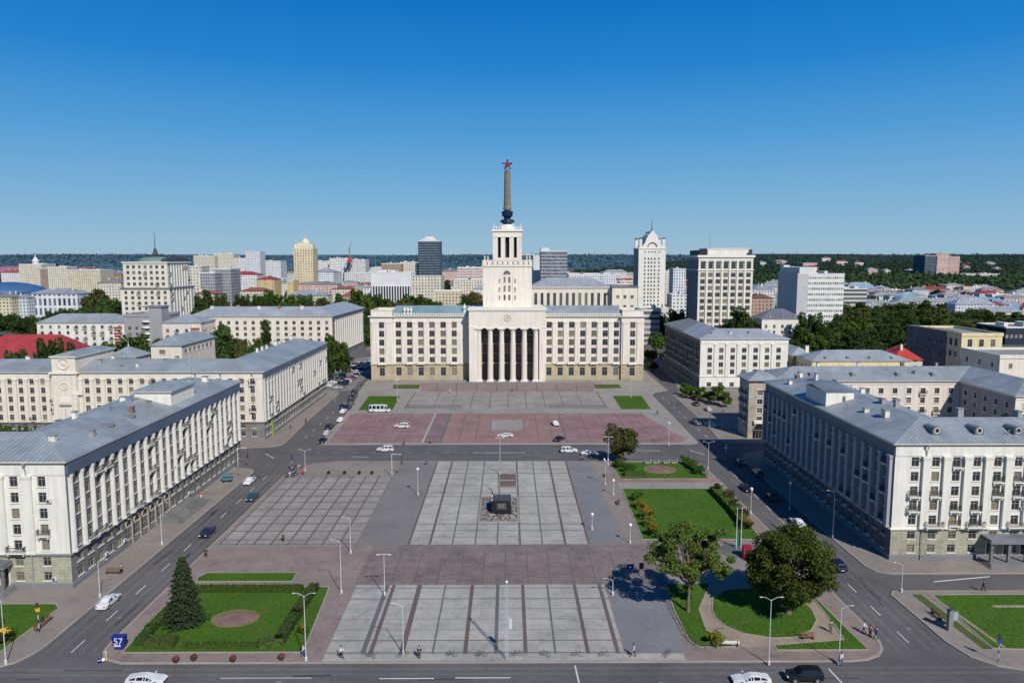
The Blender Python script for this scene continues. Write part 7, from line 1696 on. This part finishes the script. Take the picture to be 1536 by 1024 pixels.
# red kiosk, twin flagpoles, grid steps
x, y = G(1120, 837, Z1); t = thing('red_booth', 'bright red booth at the foot of the round leafy tree', 'booth', (x, y, Z1)); k = MB(); rd_ = M_plain('bright_red_paint', (.40, .025, .045), .4, .1); k.box(-.75, .75, -.6, .6, 0, 2.3, rd_); k.build('cabin', t); k = MB(); k.box(-.85, .85, -.7, .7, 2.3, 2.45, M_plain('dark_red_roof', (.3, .015, .03), .5, .1)); k.build('roof', t); k = MB(); k.box(-.45, .35, -.63, -.603, .9, 1.9, cglass); k.build('window', t)
for i, px in enumerate((1104, 1111)):
    x, y = G(px, 824, Z1); h = at(px, 764, y)[1]; t = thing('flagpole', f'{["left", "right"][i]} white pole of the pair before the big lawn', 'flagpole', (x, y, Z1), 0, 'pair of poles'); k = MB(); k.tube((0, 0, 0), (0, 0, h), .1, .06, white_p); k.build('pole', t); k = MB(); k.ball((0, 0, h+.1), .14, white_p); k.build('finial', t); k = MB(); k.lathe([(.4, 0), (.35, .5)], plinth_m, 10); k.build('base', t)
k_ = M_plain('green_banner', (.02, .16, .08), .7, .1); x, y = G(1107.5, 823, Z1); t = thing('banner', 'narrow green banner hanging between the two white poles', 'banner', (x, y, Z1)); k = MB(); k.face([(-.35, 0, .6), (.35, 0, .6), (.33, .05, 3.2), (-.33, -.04, 3.2)], k_); k.box(-.4, .4, -.02, .02, 3.2, 3.26, iron); k.build('cloth', t)
x, y = G(1098, 826, Z1); t = thing('slatted_ramp', 'diagonally striped slatted grating beside the twin poles', 'grating', (x, y, Z1), 0); k = MB()
for i in range(9): k.box(-2.6+i*.55, -2.25+i*.55, -2.6, 2.4, 0, .12+.03*i, stone_g, Matrix.Rotation(.7, 4, 'Z'))
k.build('slats', t)
# monument
t = thing('monument', 'black granite block with inscription panel in a rubble bed on the slabs', 'monument', (-1.4, 155.6, Z1)); k = MB(); k.box(-2.0, 2.0, -2.2, 2.2, 0, 3.0, black_g); k.box(-2.15, 2.15, -2.35, 2.35, 0, .3, black_g); k.build('block', t); k = MB(); k.box(-1.1, 1.1, -2.25, -2.2, 1.0, 2.5, M_plain('inscription_panel', (.05, .05, .052), .5, .2)); k.build('inscription_panel', t)
for i in range(5): k = MB(); k.box(-.8, .8-.2*(i % 2), -2.27, -2.25, 2.3-.22*i, 2.36-.22*i, steel); k.build('inscription_line', t)
t = thing('bed_surround', 'pale kerb frame with rubble and dark strips round the black block', 'kerb frame', (-2, 156.8, Z1)); k = MB()
for (a, b, c_, d_) in ((-4.4, 4.4, -8.4, -7.8), (-4.4, 4.4, 7.8, 8.4), (-4.4, -3.9, -7.8, 7.8), (3.9, 4.4, -7.8, 7.8)): k.box(a, b, c_, d_, 0, .18, pavel)
k.build('kerb', t); k = MB(); k.face([(-3.9, -7.8, .03), (3.9, -7.8, .03), (3.9, 7.8, .03), (-3.9, 7.8, .03)], M_plain('dark_gravel', (.15, .13, .125), .9, .4, 1, 5)); k.build('gravel', t)
k = MB()
for i in range(520):
    x = R.uniform(-3.8, 3.8); y = R.uniform(-7.6, 7.6); 
    if -1.6 < x < 2.8 and -3.6 < y < 1.3: continue
    s = R.uniform(.12, .34); k.ball((x, y, .05), s, R.choice([pavel, plinth_m, slabw, iron, strip, plinth_m]), 6, 4, (1, R.uniform(.6, 1.2), .7))
o = k.build('rubble', t); o['kind'] = 'stuff'
t = thing('bronze_figure', 'thin curved dark sculpture rising behind the black block', 'sculpture', (-3.6, 160.2, Z1)); k = MB(); pr = [(0, 0, 0), (.05, 0, 1.2), (.1, 0, 2.2), (0, 0, 3.0), (-.4, 0, 3.5), (-1.1, 0, 3.75)]
for i in range(5): k.tube(pr[i], pr[i+1], .2-.03*i, .17-.03*i, black_g if i > 1 else trim, 8)
k.build('stem', t, True); k = MB(); k.lathe([(.5, 0), (.4, .4)], stone_g, 8); k.build('foot', t)
t = thing('flower_trough', 'white framed sunken bed with two brown bands behind the black block', 'planting bed', (-.1, 177.8, Z1)); k = MB()
for (a, b, c_, d_) in ((-2.3, 2.3, -6, -5.6), (-2.3, 2.3, 5.6, 6), (-2.3, -1.95, -5.6, 5.6), (1.95, 2.3, -5.6, 5.6)): k.box(a, b, c_, d_, 0, .3, pavel)
k.build('frame', t)
for y0_ in (-5.4, .4): k = MB(); k.idx([(-1.9, y0_, .02), (1.9, y0_, .02), (1.9, y0_+2.6, .3), (-1.9, y0_+2.6, .3), (-1.9, y0_+5, .03), (1.9, y0_+5, .03)], [(0, 1, 2, 3), (3, 2, 5, 4)], strip); k.build('brown_band', t)
# steps and shelter by left block
# motorcycles
def moto(label, x, y, rz, c):
    t = thing('motorcycle', label, 'motorcycle', (x, y, Z1), rz, 'motorcycles at the left crossing'); t.scale = (1.15,)*3
    for sx in (-.68, .68):
        k = MB()
        for i in range(14): a0, a1 = 2*PI*i/14, 2*PI*(i+1)/14; k.tube((sx+.28*math.cos(a0), 0, .32+.28*math.sin(a0)), (sx+.28*math.cos(a1), 0, .32+.28*math.sin(a1)), .06, .06, tyre, 6, False)
        for i in range(6): a0 = PI*i/3; k.tube((sx, 0, .32), (sx+.25*math.cos(a0), 0, .32+.25*math.sin(a0)), .012, .012, rimm, 4)
        k.build('wheel', t)
    k = MB(); k.tube((-.68, 0, .32), (-.1, 0, .5), .05, .05, iron); k.tube((-.1, 0, .5), (.45, 0, .85), .05, .05, iron); k.tube((.68, 0, .32), (.42, 0, .98), .04, .04, steel); k.box(-.2, .22, -.14, .14, .28, .58, steel); k.build('frame', t)
    k = MB(); k.ball((.12, 0, .82), .24, c, 10, 6, (1.2, .7, .7)); k.build('tank', t, True); k = MB(); k.ball((-.38, 0, .78), .26, trimb, 10, 6, (1.3, .6, .35)); k.build('seat', t, True)
    k = MB(); k.tube((.40, -.36, 1.02), (.40, .36, 1.02), .025, .025, iron); k.build('handlebar', t); k = MB(); k.ball((.55, 0, .88), .1, lampw); k.build('headlight', t)
for i, (px, py, rz, c, lb) in enumerate(((427, 713, .6, PW, 'white tanked motorcycle nearest the tiled field corner'), (433, 708, .9, PB, 'black motorcycle second in the group at the left crossing'), (440, 702, .5, PS, 'silver motorcycle farthest in the group at the left crossing'), (436, 712, 1.2, PB, 'black motorcycle leaning behind the white tanked one'))):
    x, y = G(px, py, Z1); moto(lb, x+1.5, y-1.0, rz, c)
# parked bikes along front kerb
def bicycle(label, x, y, rz, lean=.0, g='bicycles along the front kerb'):
    t = thing('bicycle', label, 'bicycle', (x, y, Z1), rz, g); t.rotation_euler = (lean, 0, rz)
    for sx in (-.52, .52):
        k = MB()
        for i in range(12): a0, a1 = PI*i/6, PI*(i+1)/6; k.tube((sx+.32*math.cos(a0), 0, .34+.32*math.sin(a0)), (sx+.32*math.cos(a1), 0, .34+.32*math.sin(a1)), .022, .022, tyre, 5, False)
        k.build('wheel', t)
    k = MB()
    for a, b in (((-.52, .34), (-.05, .32)), ((-.52, .34), (-.18, .78)), ((-.05, .32), (-.2, .86)), ((-.05, .32), (.36, .78)), ((-.18, .78), (.36, .80)), ((.52, .34), (.33, .98))): k.tube((a[0], 0, a[1]), (b[0], 0, b[1]), .02, .02, iron, 5)
    k.build('frame', t); k = MB(); k.ball((-.22, 0, .9), .1, trimb, 8, 5, (1.3, .7, .4)); k.build('saddle', t); k = MB(); k.tube((.33, -.26, .99), (.33, .26, .99), .016, .016, iron, 5); k.build('handlebar', t)
for i, (px, py) in enumerate(((556, 986), (604, 984), (677, 984), (722, 984), (775, 984), (818, 984), (866, 984), (906, 984), (1001, 983))):
    x, y = G(px, py, Z1); bicycle(f'{ordw(i)} bicycle from the left along the front slab kerb', x, y, R.uniform(-.5, .9), R.uniform(-.1, .1))
# ------------------------------------------------------------------ people
skin = M_plain('skin', (.45, .28, .2), .6, .05); hairm = M_plain('dark_hair', (.03, .02, .015), .7, .1)
CL = {n: M_plain('cloth_'+n, c, .85, .08) for n, c in {'black': (.02, .02, .022), 'white': (.68, .68, .66), 'red': (.45, .03, .03), 'blue': (.05, .12, .30), 'grey': (.16, .16, .17), 'orange': (.55, .16, .04), 'denim': (.06, .09, .17), 'beige': (.42, .35, .26), 'green': (.1, .18, .06)}.items()}
def skin_mesh(name, V, E, Rr, mat, root=0):
    me = bpy.data.meshes.new(name); me.from_pydata(V, E, []); o = bpy.data.objects.new('tmp', me); col.objects.link(o)
    md = o.modifiers.new('s', 'SKIN'); sv = me.skin_vertices[0].data
    for i, r in enumerate(Rr): sv[i].radius = (r, r) if not isinstance(r, tuple) else r; sv[i].use_root = (i == root)
    ms_ = o.modifiers.new('d', 'SUBSURF'); ms_.levels = 1; ms_.render_levels = 1
    dg = bpy.context.evaluated_depsgraph_get(); m2 = bpy.data.meshes.new_from_object(o.evaluated_get(dg)); m2.name = name; m2.materials.clear(); m2.materials.append(mat)
    m2.polygons.foreach_set('use_smooth', [True]*len(m2.polygons)); bpy.data.objects.remove(o); return m2
def person_meshes(pose):
    st_ = {'stand': (.02, -.02, .0, .0, .06, -.04), 'walk': (.26, -.28, .05, -.12, -.22, .24), 'stride': (.34, -.30, .08, -.2, -.3, .3)}[pose]
    fl, fr, kl, kr, al, ar_2 = st_
    hipz = .93-(.04 if pose != 'stand' else 0)
    V = [(0, 0, hipz)]; E = []; Rr = [(.15, .11)]
    def add(p, r, par): V.append(p); Rr.append(r); E.append((par, len(V)-1)); return len(V)-1
    ch = add((0, .0, 1.22), (.15, .10), 0); sh = add((0, 0, 1.42), (.15, .09), ch); nk = add((0, .01, 1.52), .055, sh); h1 = add((0, .01, 1.60), .085, nk); h2 = add((0, 0, 1.70), .098, h1); add((0, -.105, 1.63), .02, h1); add((0, -.0, 1.76), .075, h2)
    legs = []; arms = []
    for s, f, kf, a in ((-1, fl, kl, al), (1, fr, kr, ar_2)):
        hp = add((s*.095, 0, hipz-.06), .09, 0); kn = add((s*.10, -f*.55-.03, .50), .062, hp); an = add((s*.10, -f+.02, .09+max(0, -f)*.15), .042, kn); toe = add((s*.12, -f-.15, .035+max(0, -f)*.05), .038, an); legs.append((hp, kn, an, toe))
        s1 = add((s*.19, 0, 1.40), .06, sh); el = add((s*.25, -a*.3+.02, 1.12), .043, s1); wr = add((s*.25, -a-.04, .88), .030, el); pl = add((s*.25, -a-.06, .80), .034, wr); arms.append((s1, el, wr, pl))
        for q, (dx, L_) in enumerate(((-.025, .075), (-.009, .085), (.008, .08), (.022, .062))): add((s*.25, -a-.06+dx, .80-L_), .010, pl)
        add((s*.22, -a-.10, .78), .012, wr)
    body = skin_mesh('body', V, E, Rr, skin)
    def sub(idx, grow, name, mat, root=0):
        m = {i: k for k, i in enumerate(idx)}; return skin_mesh(name, [V[i] for i in idx], [(m[a], m[b]) for a, b in E if a in m and b in m], [tuple(x+grow for x in Rr[i]) if isinstance(Rr[i], tuple) else Rr[i]+grow for i in idx], mat, root)
    tr = [0]+[i for L_ in legs for i in L_[:3]]; tp = [0, ch, sh]+[i for L_ in arms for i in L_[:3]]
    trousers = sub(tr, .016, 'trousers', CL['denim']); top = sub(tp, .018, 'jacket', CL['black'])
    sv_ = [V[legs[0][2]], V[legs[0][3]], V[legs[1][2]], V[legs[1][3]]]; sh_ = MB()
    for a, b in ((sv_[0], sv_[1]), (sv_[2], sv_[3])): sh_.tube((a[0], a[1]+.05, a[2]-.03), (b[0], b[1]-.03, b[2]), .055, .045, CL['black'], 8)
    hr = MB(); hr.ball((0, .018, 1.715), .118, hairm, 12, 8, (.95, 1, .95)); 
    return body, trousers, top, hr.mesh('hair', True), sh_.mesh('shoe', True)
PM = {k: person_meshes(k) for k in ('stand', 'walk', 'stride')}
def person(label, px, py, pose, top, bot, rz=0, z=Z1, s=1.08):
    x, y = G(px, py, z); t = thing('person', label, 'person', (x, y, z), rz); t.scale = (s,)*3; b, tr, tp, hr, sh_ = PM[pose]
    for nm, me, mt in (('body', b, None), ('trousers', tr, CL[bot]), ('jacket', tp, CL[top]), ('hair', hr, None), ('shoes', sh_, None)):
        o = link(nm, me, t)
        if mt: o.material_slots[0].link = 'OBJECT'; o.material_slots[0].material = mt
for a in (('person in black walking on the mauve paving left of the brick plaza', 309, 835, 'walk', 'black', 'black', 1.2), ('person in grey beside the dark bench before the near left block', 182, 860, 'stand', 'grey', 'black', .5),
    ('person in white shirt in the group on the garden corner pavement', 1296, 949, 'walk', 'white', 'grey', .8), ('person in orange jacket in the middle of the garden corner group', 1305, 955, 'stand', 'orange', 'black', 2), ('person in blue on the right of the garden corner group', 1314, 958, 'walk', 'blue', 'denim', -1),
    ('person in white top and blue trousers below the corner garden lamp', 1262, 997, 'stand', 'white', 'blue', .4), ('person in black and white at the left end of the front kerb', 512, 987, 'stride', 'white', 'black', 1.4), ('person in dark clothes standing on the front slab kerb', 629, 987, 'stand', 'black', 'black', 0),
    ('person in pale jacket walking at the right end of the front slabs', 950, 984, 'stride', 'white', 'black', -1.3), ('person in blue by the lamp at the front left lawn', 455, 984, 'walk', 'white', 'blue', 1.9),
    ('person in red at the left crossing beside the lamp', 455, 712, 'stand', 'red', 'red', .2), ('person in dark jacket near the palace portico steps', 768, 588, 'walk', 'black', 'black', 0), ('person in white on the forecourt left of the portico', 675, 590, 'walk', 'white', 'grey', 1),
    ('person in black beside the pale stone blocks crossing', 874, 691, 'walk', 'beige', 'black', -1.5), ('person in dark clothes on the grey path at the crossing', 640, 697, 'stand', 'black', 'denim', 1), ('person in black on the far pavement right of the purple paving', 986, 622, 'walk', 'black', 'black', .3),
    ('person in grey at the edge of the purple paving', 606, 667, 'walk', 'grey', 'black', 2.4), ('person in dark red beside the terracotta paving kerb', 645, 665, 'stand', 'red', 'black', 1), ('person in blue near the shopfront of the left block', 436, 643, 'walk', 'blue', 'black', .1),
    ('person in dark coat on the left avenue pavement', 459, 634, 'walk', 'black', 'black', 3), ('person in dark coat beside the big lawn near the slim lamp', 1122, 771, 'stand', 'black', 'black', 0), ('person in beige at the crossing by the upper lawn', 1094, 690, 'walk', 'beige', 'denim', 1.2),
    ('person in black on the narrow street beside the right lawn', 1475, 886, 'walk', 'black', 'black', 1.5), ('person in denim on the tan path under the round tree', 1246, 948, 'walk', 'green', 'denim', .5), ('person in white by the steps of the round columns', 302, 748, 'walk', 'red', 'white', .5),
    ('person in grey near the end of the near left block', 358, 712, 'walk', 'grey', 'beige', 1.8), ('person in black sitting out near the tiled field edge', 425, 812, 'stand', 'black', 'black', 1)):
    person(*a)
# ice cream cart by the left pavement
x, y = G(346, 722, Z1); t = thing('market_cart', 'small teal covered cart on the pavement by the round columns', 'cart', (x-.8, y, Z1), .2); k = MB(); tl = M_plain('teal_canvas', (.06, .17, .20), .8, .15); k.box(-1.2, 1.2, -.6, .6, .5, 1.1, tl); k.build('box', t); k = MB(); k.idx([(-1.4, -.9, 1.9), (1.4, -.9, 1.9), (1.4, .9, 1.9), (-1.4, .9, 1.9), (0, 0, 2.4)], [(0, 1, 4), (1, 2, 4), (2, 3, 4), (3, 0, 4)], tl); k.build('canopy', t)
for sx in (-1.1, 1.1): k = MB(); k.tube((sx, 0, 1.1), (sx, 0, 1.95), .03, .03, steel); k.build('post', t); k = MB(); k.tube((sx*.7, -.62, .3), (sx*.7, -.66, .3), .3, .3, tyre, 12); k.build('wheel', t)
# low railing along the oval lawn corner
def railing(label, pts, h=.7):
    t = thing('low_railing', label, 'railing', (*pts[0], Z1)); o = pts[0]; k = MB()
    for a, b in zip(pts[:-1], pts[1:]):
        a = Vector((a[0]-o[0], a[1]-o[1], 0)); b = Vector((b[0]-o[0], b[1]-o[1], 0)); k.tube(a+Vector((0, 0, h)), b+Vector((0, 0, h)), .03, .03, iron, 5); k.tube(a+Vector((0, 0, h*.5)), b+Vector((0, 0, h*.5)), .02, .02, iron, 5); n = max(1, int((b-a).length/1.5))
        for i in range(n): p = a.lerp(b, i/n); k.tube(p, p+Vector((0, 0, h)), .03, .03, iron, 5)
    k.build('rail', t)
railing('low black railing round the left side of the small tree lawn', [(25.7, 119), (25.6, 110), (25.9, 101.5), (26.6, 98.9), (28, 98.3), (31, 98.2)])
railing('low white posted railing around the near edge of the upper lawn', [(28.6, 178.7), (34.6, 178.7), (34.4, 183)], .8)
bpy.context.view_layer.update()
